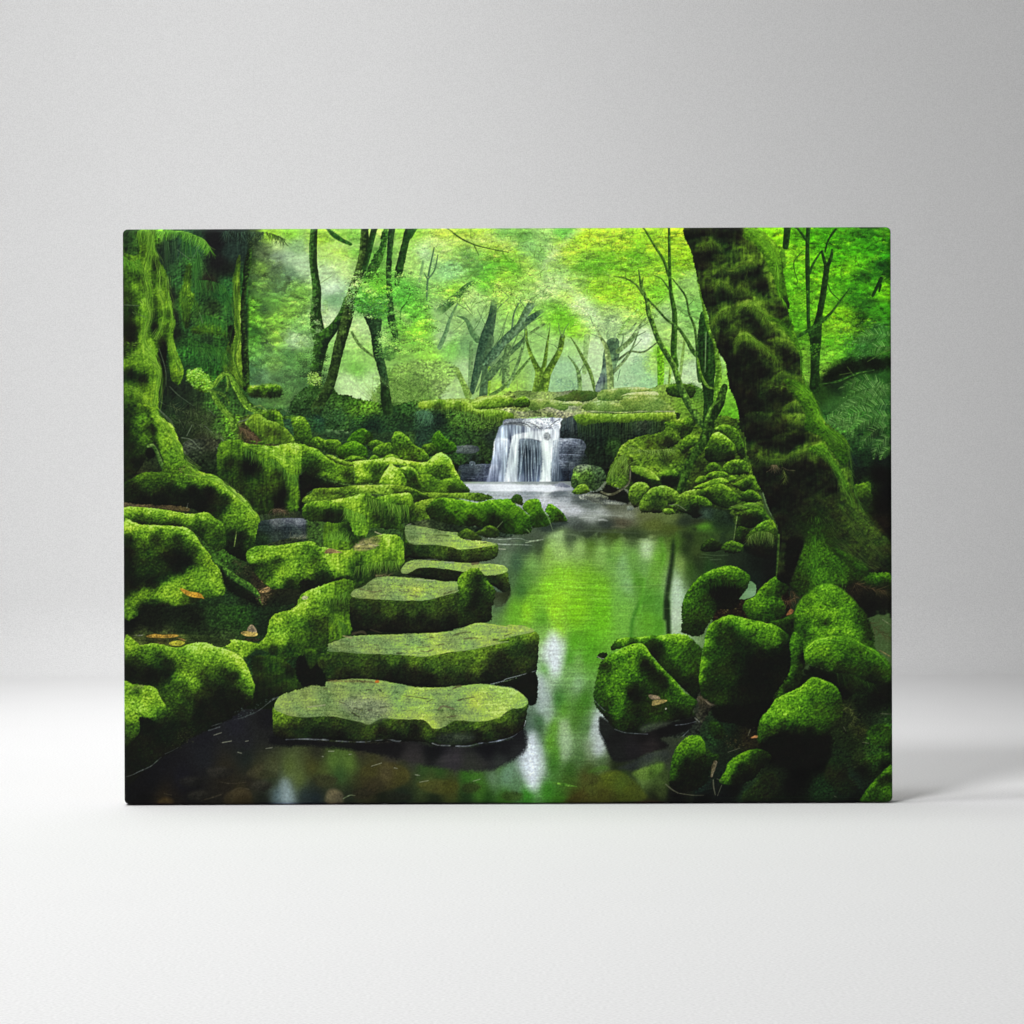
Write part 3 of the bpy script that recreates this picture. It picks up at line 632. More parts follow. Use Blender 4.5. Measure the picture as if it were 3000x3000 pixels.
# ---- rock wall left of the fall
field('F', '380,40 1860,520',
 '100,150=2c5030 300,80=244420 500,30=3c6c1c 300,170=1c3824 600,170=102418 800,100=284820 900,150=1c341c 1100,80=345838 1250,120=101f18 1150,180=1c3424 1400,120=304f18 1420,100=4a7828 1600,80=3c5c20 1700,150=304818 1300,230=203c1c 1500,250=28441c 1650,350=284018 1100,250=203828 1250,300=3c6c1c 1400,400=28481c 1450,450=2c5018 1500,420=283c28 1700,420=243818 1550,480=202c28 1750,300=1c2c20 1800,200=2c4020 1820,60=4c6c24 1750,250=202c24 700,250=1c3820 960,60=1c3414 1100,30=20381c',
 'moss', 1.8, feather=9)
shape('F', '1360,390 1400,350 1500,338 1600,350 1620,385 1560,415 1420,410', '1400,370=5c6864 1500,360=6c7470 1580,380=545c5c 1500,405=3c4844', tex='slab')
shape('F', '1430,540 1500,520 1600,515 1700,515 1780,540 1800,720 1480,700 1440,640', '1500,560=384248 1600,540=505a60 1700,560=484f60 1750,620=434a5c 1500,640=28323a 1600,660=383f50 1700,690=404860 1560,600=242c34', tex='slab', fuzz=2, amp=1.3)
for p in ('F1590,525:3 1700,520:4 1790,535:3', 'F1640,640:4 1700,632:4 1760,640:3', 'F1510,650:3 1580,655:3'):
    stroke('F', p, '606878', '9098a8', alpha=.6)
shape('F', '1530,500 1550,490 1585,500 1580,530 1540,530', '1550,500=707c80 1560,525=4c5860', fuzz=1)
hairs('F', '1040,20 1090,10 1140,20 1190,60', 90, 130, 1.57, .5, ['4c7c58','6c9870','345c40'], .5, .3, .6, 65)
leaves('F', '1320,30 1500,20 1800,60 1700,200 1400,180', 700, ['4c7c20','6c9c30','2c4818','80a840'], 1.0, .6, 66)
leaves('F', '1180,250 1400,300 1380,420 1200,380', 250, ['4c8c20','6ca030','2c5c18'], 1.0, .6, 67)
leaves('F', '0,0 300,0 650,80 300,200 60,230', 600, ['2c5c34','4c7c48','1c3c20','3c6c28'], 1.0, .6, 68)
# ---- rock wall right of the fall
shape('G', '612,84 740,70 1000,45 1690,20 1720,120 1640,300 1300,420 1150,620 1040,720 600,720',
 '680,150=28343a 700,230=1c2424 900,180=142018 1100,200=182818 1400,160=34402c 1350,250=142018 1000,300=142418 1100,340=284418 1000,450=101c10 1100,600=0c100c 850,480=142014 650,600=1c2430 900,380=101c10 1250,200=1c2818 1500,200=1c2c18 1600,150=2c4018 660,90=2c3434 850,300=18241c',
 tex='hang', amp=1.6, fuzz=2)
hairs('G', '760,110 900,120 1200,115 1640,110', 160, 130, 1.57, .06, ['2c4820','4c7030','1c3018','3c5c38'], .5, .05, .7, 71)
hairs('G', '630,70 740,70', 40, 150, 1.57, .05, ['4c5c5c','2c3838','6c7c6c'], .5, .05, .7, 72)
shape('G', '740,62 900,40 1100,45 1300,35 1500,25 1690,25 1700,90 1600,115 1400,105 1200,125 1000,120 860,150 800,140',
 '760,70=.6 900,60=.75 1100,60=.72 1300,52=.75 1500,42=.78 1660,40=.78 900,100=.45 1100,95=.4 1300,90=.38 1500,80=.42 1650,80=.4 820,120=.4', 'olive', 'hang', fuzz=3)
shape('G', '590,285 640,278 720,276 820,288 858,340 850,380 840,420 860,430 870,520 700,560 700,700 600,700 590,420',
 '620,290=d8dce4 680,290=a8aebc 740,320=707888 800,345=565e68 700,350=484f5c 640,340=8890a0 830,380=383f48 720,400=283038 640,400=303a48 760,435=4c545e 640,440=687080 700,470=2c3640 640,500=788090 700,520=20282c 650,600=1c2430 700,650=141a20 620,650=303c50 850,480=18241c',
 tex='slab', amp=1.4, fuzz=1.5)
for p in ('G600,428:4 700,425:5 800,432:4', 'G600,492:4 690,494:3', 'G600,282:6 700,278:6 800,288:5', 'G730,300:4 800,330:4'):
    stroke('G', p, '707888', 'a8b0c0', alpha=.7)
shape('G', '700,500 750,500 750,560 700,570', '720,530=485058', tex='slab')
for o, t, rp in (('690,1625 760,1590 950,1605 965,1655 850,1700 700,1700 540,1675', '760,1630=.22 850,1640=.2 650,1670=.3 920,1650=.25', 'mist'),
                 ('985,1612 1050,1585 1300,1563 1440,1570 1485,1600 1300,1622 1195,1642 1195,1685 1000,1690 960,1650', '1100,1590=.72 1300,1575=.75 1420,1585=.65 1050,1630=.45 1150,1650=.35 1020,1670=.5 1250,1610=.5', 'mist'),
                 ('1190,1690 1300,1645 1500,1650 1620,1715 1680,1795 1400,1800 1190,1795', '1300,1670=.65 1450,1670=.6 1250,1720=.4 1400,1730=.5 1550,1740=.45 1330,1770=.35 1600,1780=.5', 'mist'),
                 ('1185,1648 1300,1612 1500,1603 1545,1635 1490,1655 1330,1650', '1300,1630=.85 1450,1620=.88 1250,1642=.75', 'mist'),
                 ('1615,1570 1700,1528 1850,1533 1890,1590 1850,1665 1700,1655 1620,1625', '1700,1550=.42 1820,1550=.4 1680,1620=.25 1800,1620=.18 1860,1600=.3', 'moss'),
                 ('-220,1705 -50,1652 60,1638 140,1655 195,1700 180,1745 -200,1770', '0,1660=.75 100,1660=.7 -120,1680=.75 50,1710=.45 -80,1730=.5 150,1720=.4', 'olive'),
                 ('820,1735 960,1692 1050,1698 1190,1728 1195,1795 900,1805', '960,1705=.7 1100,1720=.65 900,1760=.4 1050,1760=.42 1150,1770=.45', 'mist'),
                 ('305,1705 390,1672 500,1678 600,1690 690,1730 650,1785 420,1795 315,1765', '420,1690=.68 560,1695=.7 380,1740=.35 500,1740=.4 620,1750=.45', 'mist'),
                 ('180,1705 220,1662 280,1650 325,1682 325,1745 200,1755', '250,1665=.6 220,1710=.35 290,1720=.3 270,1690=.45', 'moss'),
                 ('630,1722 700,1698 780,1693 825,1718 780,1742', '720,1705=.95 790,1712=.8 700,1730=.6', 'mist')):
    shape('C', o, t, rp, 'moss', fuzz=1.6, rim=.2, under=.25, amp=.8)
shape('C', '-20,1795 60,1772 130,1758 200,1785 330,1795 440,1768 520,1752 620,1788 740,1806 680,1850 560,1862 450,1835 330,1850 190,1858 120,1830', '120,1772=b4bc84 60,1790=a8b468 250,1800=a8a884 330,1810=7c8458 450,1785=98a068 520,1770=b8b494 620,1800=bcb898 700,1812=a8a880 400,1820=5c7038 520,1830=54682c 250,1840=7c8858 620,1835=80845c 180,1830=6c7c40', tex='moss', amp=1.1, fuzz=1.5)
shape('C', '-720,1712 -640,1690 -400,1685 -250,1705 -170,1772 0,1776 130,1795 185,1850 150,1900 40,1890 -120,1850 -260,1800 -500,1770 -700,1770', '-600,1700=.68 -400,1700=.72 -250,1725=.72 -150,1785=.75 0,1790=.7 110,1810=.6 -550,1750=.35 -350,1750=.4 -150,1830=.35 30,1850=.35 130,1870=.3 60,1820=.5', 'olive', 'hang', fuzz=3)
hairs('C', '-500,1740 -250,1770 -100,1820 60,1850 150,1860', 120, 90, 1.57, .15, ['6c9030', '3c5c1c', '8cac44', '284018'], .5, .1, .6, 75)
for p in ('C740,1808:5 900,1792:6 1200,1800:5 1400,1790:5 1690,1792:5',):
    stroke('C', p, 'a0a870', 'c4cc98', alpha=.8, fuzz=2)
# ---- waterfall
shape('G', '-60,720 -40,560 -20,430 0,300 20,230 60,150 200,140 460,190 590,180 610,300 600,450 610,710 300,720',
 '0,300=c8d2e2 60,320=d4deec 20,450=b0bcd0 80,450=5c687a 60,600=6c768a 0,600=a4aec4 -30,650=a8b0c8 100,220=7c8898 200,200=98a2b0 60,200=8894a8 200,450=404c58 330,450=1c2834 300,600=182430 540,350=b0b8c0 560,500=707c8c 590,600=384452 100,150=505c68 250,250=98a4b0 240,660=303848', tex='fall', amp=.8, ay=.6, fuzz=1, soft=2)
shape('G', '85,105 130,92 300,86 620,83 618,120 600,190 440,205 330,185 190,152 85,150 75,125',
 '110,105=c8ccd4 150,130=70767c 250,130=585e64 250,100=d0d4d8 350,110=e0e2e8 330,160=b8bcc0 450,130=f0f0f4 560,120=f4f4f8 520,170=e8ecf0 400,180=a0a4a8 600,100=e8ecf0 110,140=5c646c', tex='slab', amp=1.3, fuzz=1)
for p in ('G130,128:4 230,128:5 310,150:5 350,190:4', 'G300,120:3 380,150:4 440,195:4', 'G520,155:3 580,110:4 612,95:3', 'G90,140:5 180,135:5 280,155:3', 'G480,180:3 540,165:3'):
    stroke('G', p, '3c4040', '54585c', alpha=.7, amp=.6)
shape('G', '45,215 60,175 100,155 200,152 330,172 450,198 400,215 300,214 200,230 160,290 20,290 30,240',
 '60,200=b4c0d8 110,190=606c7c 160,180=a0acbc 220,170=8894a0 280,180=98a0ac 340,190=c0c4cc 120,260=6c7888 60,270=c0ccdc 180,230=b0bac8', tex='fall', amp=.9, soft=2)
shape('G', '0,300 30,272 80,275 140,290 135,360 120,450 100,600 90,710 -70,710 -40,560 -20,430',
 '30,290=e4eaf4 90,300=dce2ee 20,360=d4dcee 100,360=c0cad8 0,450=bcc8dc 50,440=8c98aa 85,430=5c6878 60,560=687488 0,560=a0acc4 90,560=a4b0b8 -30,640=7c86a0 20,650=98a2bc -45,560=78829c -55,690=6c7690 60,660=646e84 -20,540=8c98b0', tex='fall', amp=.8, ay=.5, soft=3)
shape('G', '-45,545 0,520 40,540 48,620 45,705 -65,705', '0,535=d0d4e0 20,600=788298 -20,620=a8b0c8 30,680=5c647c', tex='fall', amp=1.2, alpha=.6, soft=3)
shape('G', '175,245 230,232 330,212 470,200 592,178 622,88 618,150 592,285 560,300 440,298 350,280 240,275 225,330 222,450 215,600 212,705 92,705 108,560 135,400 150,310',
 '200,250=f4f8f8 280,240=eef0f0 350,235=dcdfe2 420,240=e2e4e8 480,220=f0f2f4 560,220=f0f2f6 590,150=e8ecf0 440,275=d8dcdc 340,265=b8c0c4 180,330=eef4f4 170,420=e8eeee 200,450=b0bcc0 150,480=e0e8e8 130,600=dce2e6 170,600=c8d2d8 205,600=8c98a0 110,680=eceef2 180,680=d8dce6', tex='fall', amp=.45, ay=.6, soft=2.5)
shape('G', '262,300 300,284 350,290 415,312 436,380 442,520 430,702 228,704 232,560 240,420 246,340',
 '260,290=5c6870 330,300=44505c 400,320=64727c 300,400=18232d 400,450=34424e 300,550=1c2834 260,550=48586a 380,600=445064 300,670=4a5670 400,680=566480 250,680=8490a4', tex='fall', amp=.7, soft=4)
for p in ('246,285:5 250,400:5 240,560:5 225,690:6', '262,285:4 268,380:4 255,480:4 240,600:4', '335,290:4 345,420:5 342,560:5 350,700:5', '360,290:4 372,420:4 378,560:4 375,700:4', '390,300:4 402,420:4 400,560:5 385,700:5', '412,310:3 420,420:3 418,520:3', '275,290:4 285,420:4 290,560:4 292,695:4', '305,290:3 312,430:3 316,560:4 318,700:4', '350,290:3 360,430:3 362,560:3', '425,320:4 432,450:4 428,600:4 420,700:4', '300,285:3 300,330:2', '320,285:3 325,380:2'):
    stroke('G', p, '8c9aa8', 'c8d8dc', alpha=.8, amp=.5, soft=1.5)
shape('G', '440,295 480,290 590,282 580,320 556,370 542,440 535,520 528,600 522,718 430,718 436,600 448,500 444,400',
 '480,320=f4f6f4 540,310=f4f6f6 460,400=dce8e0 500,420=f8faf4 530,420=e0e6e8 470,520=e4f0ea 500,560=f4faf4 525,560=c0ccd0 450,650=e8f0ec 500,680=f8fafa', tex='fall', amp=.3, ay=.5, soft=3.5)
for i, p in enumerate(('555,300:7 548,420:6 545,560:6 540,700:6', '572,295:6 566,420:6 562,560:5 560,700:5', '588,292:6 582,420:5 578,560:4 576,690:4', '600,300:4 596,420:4 594,600:3 592,690:3', '612,310:3 610,420:3 608,560:3')):
    stroke('G', p, '8c98a8', 'd4dce4', alpha=.8-.1*i, amp=.6, soft=1.6, fade1=.25)
for i in range(16):
    x = -30+i*7.5
    stroke('G', '%g,%g:2.6 %g,470:2.4 %g,700:2.2' % (15+i*7.5, 295, x*.9+4, x*.8-20), 'a8b4cc', 'dce4f0', alpha=.32, amp=.6, soft=1.5)
shape('G', '462,240 475,222 500,220 522,245 520,275 495,290 470,280', '490,235=b0b4b4 505,255=7c8084 480,265=909498 500,280=a0a4a4', tex='slab', soft=2, fuzz=.8)
# ---- pond
POND = ('G100,790=b8bcc0 G0,830=a8b0b0 G350,800=8c9498 G450,850=d0d0d4 G600,790=60686c G650,850=a0a4a8 G800,850=505854 G600,920=c8c8cc G750,960=c0c0c4 G900,920=687068 G1000,960=a4a8a0 G1100,920=585c48 G1200,900=606450 G1250,1000=808470 '
 'G900,1020=a0a49c G750,1060=586058 G800,1100=384038 G1050,1080=303830 G1200,1060=504c38 G1400,1000=60683c G1500,1080=586428 G1650,1020=607038 G1650,1130=48581c G1800,1050=243020 G1900,1050=28301c G1850,1200=1c2814 G1700,1250=487018 '
 'G900,1180=303c28 G1100,1200=3c5018 G1300,1180=304020 G600,1190=a8c878 G550,1250=a0c860 G500,1350=98c840 G620,1350=a8d060 G800,1300=a0c860 G900,1270=58801c G1000,1350=90c050 G1150,1300=80b838 G1100,1400=70a838 G1200,1450=88b868 '
 'G1300,1400=70a838 G1430,1320=c0d8a0 G1550,1400=6cac20 G1400,1500=74a848 G1350,1600=4c8c14 G1500,1550=6ca828 G350,1450=7cac48 G200,1450=3c5c3c G100,1400=688058 G150,1600=4c6c3c G300,1600=588c2c G250,1700=3c6c28 G50,1720=506450 '
 'G600,1550=90d818 G700,1600=94dc14 G500,1700=90dc14 G600,1800=9ae010 G350,1800=80c818 G200,1900=70b818 G850,1600=84c814 G900,1650=6cb010 G800,1850=88d408 G1000,1850=70c408 G1000,1700=78c010 G1200,1800=74b438 G1250,1650=88b868 '
 'G1450,1800=50941c G1550,1850=589c28 G1700,1600=a0bc88 G1750,1450=8cb048 G1720,1750=a8c4a0 G1850,1500=385c14 G1900,1400=182410 G1800,1330=1c2c10 G300,1280=384838 G420,1280=304028 G400,1200=485440 G150,1250=586450 G0,1300=586450 G700,1200=3c4c30 G500,1120=2c3830 '
 'K300,50=94dc10 K550,60=a4e814 K450,150=58a010 K750,100=88d808 K1000,120=70c408 K1200,60=78bc30 K1450,150=64ac18 K1550,200=549c14 K1700,130=c0d0b0 K1720,230=90b070 K600,250=8cd008 K750,350=5cb008 K900,320=68b80c K450,250=80b440 '
 'K550,400=d8dce0 K560,550=e4e8ec K500,480=d0dcc8 K620,400=b0c8a0 K480,620=589c28 K700,500=509c14 K850,500=54a010 K900,400=58a80c K700,650=78a850 K800,540=80b050 K780,750=8cb078 K430,750=b8c0c0 K500,720=a8c098 K480,900=a8b4b0 '
 'K430,950=88988c K500,1050=a0b4a0 K600,900=3c7824 K650,1000=5c9c1c K550,1150=5c9c14 K650,1150=a0bc80 K660,1280=a4bc94 K660,1400=90a880 K850,900=407c14 K750,1100=4c7c20 K850,1150=507c34 K800,1000=488018 K950,1200=b0b8b4 K990,1100=c0c8c8 '
 'K980,1330=c0c4c4 K900,1350=80946c K420,1100=345c30 K330,1180=506858 K400,1250=406038 K350,1300=c0c8d4 K350,1450=e8ecf8 K350,1600=e0e4ec K300,1500=c8d0d8 K430,1550=a8b8a8 K520,1300=5c9c14 K580,1400=488414 K550,1500=346c14 K700,1550=305c14 '
 'K800,1450=4c7034 K1000,1450=4c6834 K900,1600=385414 K100,1600=608c60 K50,1500=4c7838 K200,1700=587c50 K100,1850=3c7014 K300,1800=348410 K500,1750=388010 K600,1850=34680c K750,1800=3c400c K700,1650=3c5c14 K850,1640=4c4c18 K1050,1700=50580f '
 'K1000,1780=484c10 K1200,1680=3c5c10 K1400,1580=6c8c38 K1500,1530=587c28 K1550,1680=384c1c K1300,1520=202818 K1450,1420=303830 K1300,1400=24282c K1150,1500=1c2410 K1250,1300=181414 K1100,1250=181c18 K1600,1400=2c3028 K1700,1800=080808 '
 'K1500,1850=181c0c K1200,1850=20280c K200,1100=182018 K250,1250=141818 K400,1380=889890 K280,1400=a0a8b0 '
 'J100,1380=28281c J500,1380=302c20 J800,1400=302c28 J1000,1350=101014 J1300,1370=0c0c14 J1000,1450=383434 J1400,1480=342f34 J1700,1400=100f14 J1750,1500=242420 J1850,1420=1c201c J250,1480=587828 J400,1480=5c7c28 J150,1600=4c5820 '
 'J300,1600=305020 J50,1550=484818 J600,1550=403f1a J750,1600=4c4424 J900,1620=404418 J500,1700=343418 J600,1750=302c18 J1100,1550=30501c J1250,1580=2c5418 J1150,1680=485420 J1250,1700=44461c J1350,1730=484814 J1500,1600=346814 '
 'J1600,1650=44781c J1650,1750=3c6c14 J1750,1620=6c8c64 J1880,1600=84a488 J1800,1520=5c8440 J100,1700=24281f J80,1820=142028 J250,1800=302c20 J400,1830=1c2418 J700,1800=10180c J900,1800=0f1c14 J1200,1830=101c10 J1500,1830=1c3414 J1700,1830=1c400c J1850,1850=2c5c0c '
 'I400,1500=101014 I800,1250=16161c I1100,1150=1c1c24 I1200,1300=1c1c20 I800,1450=1a1c20 I1200,1450=18201c I1000,1580=282418 I1300,1550=34341c I1450,1500=404424 I1600,1550=586828 I1700,1650=5c6c2c I1450,1650=283018 I1250,1650=242018 '
 'I1000,1700=201c14 I1150,1800=342c14 I1350,1850=141810 I1560,1750=7c8c88 I1580,1850=8c9ca0 I1500,1800=50646c I1750,1800=202c30 I600,1650=14141c I700,1750=0f0f10 I500,1850=181410 I420,1850=282010 I150,1750=0c0c0e I200,1850=080808 I900,1830=1c1a14 I300,1650=0c0d10 I1400,1100=101014 I1400,1250=1c1c1c '
 'H50,1000=2c3c30 H100,1100=4c801c H30,1200=385018 H250,1080=1c3018 H30,1350=485c20 H200,1380=24341c H400,1400=1c2818 H600,1450=0c130c H50,1480=1c2c14 H150,1500=204414 H600,1600=101c14 H20,1550=385820 H700,1500=0c0f0c H500,1550=141f14')
field('G', 'I-40,1000 L1990,1990', POND, 'water', 0, eps=9, ay=.7, pw=1.7)
field('G', 'F1380,690 L1900,1990', POND, 'water', 0, eps=7, ay=.6, pw=1.8)
field('G', 'G-420,735 H900,1225', ' '.join(k for k in POND.split() if k[0] in 'GH'), 'water', 0, eps=6, ay=2.0, pw=1.8, feather=12)
_y = int(place('G', '0,1150')[1])
_r = IMG[_y:]; _g2 = _r[..., 1]*np.clip((_r[..., 1]-_r[..., 2])*1.6, 0, 1)
_r[..., 0] -= .02*_g2; _r[..., 1] -= .05*_g2; _r[..., 2] += .07*_g2
_y = int(place('G', '0,740')[1])
_r = IMG[_y:]
_k = (.05+.16*np.clip(_r.max(-1), 0, 1))[..., None]
_r *= 1+_k*(.9*TEX['water'][_y:, :, None])
_r += .012*N_fine[_y:, :, None]*(.3+_r)
np.clip(IMG, 0, 1, out=IMG)
# foam at the foot of the fall and current lines
shape('G', '-300,705 -120,700 0,703 200,706 520,712 600,698 650,696 715,728 735,758 600,768 500,778 200,772 -100,770 -280,760',
 '-200,720=d0d2da -100,730=e4e4ec 0,735=f2f2f6 200,735=f4f4f8 400,735=f6f6fa 520,740=f4f4f8 640,720=c0c0c8 700,745=a8acb4 300,765=e0e2e8 -100,765=c8ccd2', tex='water', amp=.35, soft=3)
shape('G', '540,715 600,698 650,696 705,722 680,735 600,730', '600,712=8c90a0 660,715=6c7080', tex='water', soft=2)
for y, x0, x1, c, al in ((800,-200,200,'d8dce0',.4),(830,-150,120,'c0c4c8',.4),(815,250,520,'d4d6da',.5),(850,380,600,'e0e0e4',.5),(880,470,700,'d4d4d8',.5),(905,520,800,'d8d8dc',.45),(935,560,900,'d0d0d4',.45),(960,640,1000,'ccccd0',.45),(985,720,1060,'b4b6b4',.45),(1000,900,1200,'c0c4b8',.5),
                         (1020,800,940,'d0d4cc',.6),(1042,980,1060,'d8d8d4',.7),(1100,820,1000,'586050',.5),(1105,1100,1220,'807c60',.5),(1145,800,1050,'687060',.5),(1160,1000,1350,'4c5840',.6),(1180,640,760,'7c8c68',.5),(1070,600,700,'30383c',.6),(820,560,760,'484e50',.5),(870,720,900,'3c4240',.5),(900,880,1050,'404640',.5)):
    stroke('G', '%d,%d:3 %d,%d:5 %d,%d:2' % (x0, y, (x0+x1)//2, y-3, x1, y+6), c, c, alpha=al, soft=3, fuzz=1, amp=.5)
stroke('G', '-60,1215:3 60,1225:4 220,1215:3 330,1240:3 450,1225:3', '9ca494', alpha=.6, soft=1.5)
stroke('G', '-100,1250:3 50,1270:5 250,1275:4 350,1280:2', 'a0a898', alpha=.6, soft=1.5)
stroke('G', '290,1255:6 360,1240:8 450,1225:5', '788468', alpha=.8)
stroke('G', '0,1312:5 100,1318:4', '9c9884', alpha=.6)
# reflected stems
stroke('G', '1690,1190:18 1672,1400:20 1645,1600:26 1618,1800:24 1612,1960:24', '122010', '243c14', soft=5, amp=.4, alpha=.9, fade0=.1)
stroke('K', '1625,-20:24 1635,120:24 1640,275:22', '16280f', '24401a', soft=4, amp=.4)
stroke('K', '1400,-60:12 1350,20:16 1300,150:18 1285,310:18', '30701a', '44881c', soft=5, amp=.4, alpha=.7, fade0=.2)
stroke('G', '1400,1600:14 1380,1750:18 1340,1932:16', '4c8c1c', soft=6, amp=.4, alpha=.5)
stroke('G', '1560,1230:26 1590,1350:20 1570,1450:14', '447818', soft=6, amp=.4, alpha=.5)
for x, y0, y1, r, c, al in ((560,300,620,85,'e4e8ee',.75),(440,680,1000,40,'bcc6c6',.6),(500,900,1080,35,'a8b8a8',.4),(350,1250,1700,80,'e8ecf6',.85),(975,1120,1380,50,'c4cacc',.75),(655,1130,1420,34,'a8c090',.6),(940,1250,1350,40,'a0ac98',.4),(990,1340,1400,45,'c4cacc',.5)):
    stroke('K', '%d,%d:%d %d,%d:%d %d,%d:%d' % (x, y0, r*.5, x, (y0+y1)/2, r, x, y1, r*.5), c, c, tex='water', alpha=al, soft=16, fuzz=1.5, amp=.5)
stroke('K', '1712,-200:40 1712,100:48 1708,270:44', 'c4d4b8', 'c4d4b8', tex='water', alpha=.6, soft=8, amp=.4)
stroke('I', '1560,1690:30 1575,1800:50 1580,1900:56', '9cacb0', '9cacb0', tex='water', alpha=.6, soft=14, amp=.4)
_y2 = int(place('K', '0,-200')[1]); _x2 = int(place('K', '250,0')[0]); _x3 = int(place('K', '1100,0')[0])
_r = IMG[_y2:, _x2:_x3]; _r *= 1+.07*TEX['water'][_y2:, _x2:_x3, None]
# pale ripple lines on the bright water
_g = np.random.default_rng(5)
for i in range(120):
    x = _g.uniform(150, 1650); y = _g.uniform(1230, 1990); w = _g.uniform(60, 260)
    stroke('G', '%g,%g:1.5 %g,%g:2.4 %g,%g:1.2' % (x, y, x+w/2, y+_g.uniform(-4, 6), x+w, y+_g.uniform(-6, 12)), *(('c8e888',)*2 if _g.random() < .6 else ('3c7414',)*2), alpha=.2, soft=1.6, amp=.3)
# stones under the shallow water
for o, t, al in (('K690,1830 760,1780 900,1650 1050,1580 1180,1570 1350,1700 1400,1850 700,1870', 'K900,1700=4a5018 1100,1640=526014 1250,1750=48500f 800,1820=40380f 1050,1820=3c3c0f 1200,1690=4c5c18', .8),
                 ('K1290,1590 1400,1520 1500,1480 1590,1490 1580,1560 1480,1640 1380,1650', 'K1400,1580=6c8c34 1520,1520=587c28 1480,1600=405c1c', .8),
                 ('K840,1600 930,1590 980,1640 930,1690 850,1660', 'K900,1630=4c4c1c 940,1670=383c14', .7),
                 ('K1480,1700 1560,1600 1620,1560 1630,1700 1600,1820 1520,1790', 'K1560,1660=3c5020 1570,1760=303c18', .7),
                 ('K880,1580 960,1530 1040,1515 1080,1545 980,1570', 'K960,1545=4c7424', .7),
                 ('K1150,1540 1300,1480 1450,1400 1620,1380 1640,1450 1450,1520 1300,1560', 'K1300,1500=282c30 1500,1420=383c3c 1550,1470=2c342c', .7),
                 ('K1330,1860 1450,1840 1560,1860 1560,1890 1340,1890', 'K1450,1860=3c2c14', .8),
                 ('J170,1820 200,1750 260,1740 330,1780 340,1850 320,1890 190,1890', 'J250,1790=7c7050 220,1850=6c6448 310,1850=5c5440', .85),
                 ('J500,1560 650,1500 800,1490 950,1560 960,1660 800,1740 560,1780', 'J600,1560=444018 750,1600=50482a 850,1560=50481c 650,1700=38301c 850,1660=484018', .6),
                 ('J1040,1680 1200,1650 1400,1670 1420,1740 1250,1790 1080,1740', 'J1200,1700=54501f 1340,1730=484814', .6),
                 ('I1200,1600 1300,1520 1480,1480 1480,1620 1300,1650', 'I1300,1540=48442c 1420,1540=4c5030 1380,1610=34341c', .6),
                 ('I1000,1800 1100,1740 1230,1760 1240,1900 1000,1900', 'I1120,1770=4a4028 1150,1870=2c2410', .7),
                 ('I360,1860 430,1820 500,1840 500,1890 370,1890', 'I430,1855=4a3a1c', .8)):
    shape('K', o, t, tex='flat', amp=.5, soft=5, fuzz=2, alpha=min(1, al*.95))
for i, (o, c) in enumerate((('I640,1790 760,1750 860,1790 820,1850 680,1850', '2c2a22'), ('I1240,1700 1330,1660 1440,1690 1400,1750 1290,1760', '38362a'), ('I820,1560 940,1530 1080,1560 1020,1630 880,1640', '2e2c26'), ('J430,1760 540,1730 620,1770 560,1830 450,1830', '34301f'), ('J760,1790 880,1770 980,1800 930,1850 800,1850', '262a1c'),
                             ('J1460,1700 1560,1680 1640,1710 1580,1770 1480,1770', '3c4a1c'), ('K60,1790 160,1760 260,1790 220,1850 100,1850', '3f5a1c'), ('I560,1660 680,1620 800,1650 740,1710 620,1720', '24231f'), ('J60,1640 160,1600 280,1640 240,1710 110,1720', '4a4c2a'))):
    shape('I', o, o.split()[1]+'='+c+' '+o.split()[3]+'='+'%02x%02x%02x' % tuple(int(int(c[k:k+2], 16)*.55) for k in (0, 2, 4)), tex='flat', amp=.6, soft=5, fuzz=2, alpha=.8)
stroke('K', '550,1680:4 650,1695:14 770,1715:3', '3c7018', '74a438', alpha=.8)
stroke('J', '340,1830:4 400,1800:5 450,1802:3', '6c7c50', '98a480', alpha=.7)
for p in ('I770,1850:3 880,1820:6 955,1795:6', 'I1060,1760:3 1130,1730:3 1220,1745:3', 'I950,1675:3 1050,1690:4 1190,1680:3', 'I420,1785:3 490,1800:3'):
    stroke('I', p, '403828', '5c5440', alpha=.6, soft=2)
for p in ('J605,1525:3 700,1495:3', 'J1060,1675:3 1140,1660:3', 'J1565,1665:3 1630,1645:3', 'J200,1385:4 250,1385:4', 'J1020,1605:4 1060,1612:3', 'I970,1305:4 1055,1290:4', 'I1190,1292:4 1215,1288:3', 'I890,1235:3 960,1212:3', 'I1115,1395:4 1150,1405:4', 'I1380,1360:3 1440,1352:3', 'J395,1415:4 415,1412:3', 'J820,1540:4 850,1548:3', 'J140,1433:4 150,1436:4'):
    stroke('J', p, '8c8c78', alpha=.7, amp=.3)
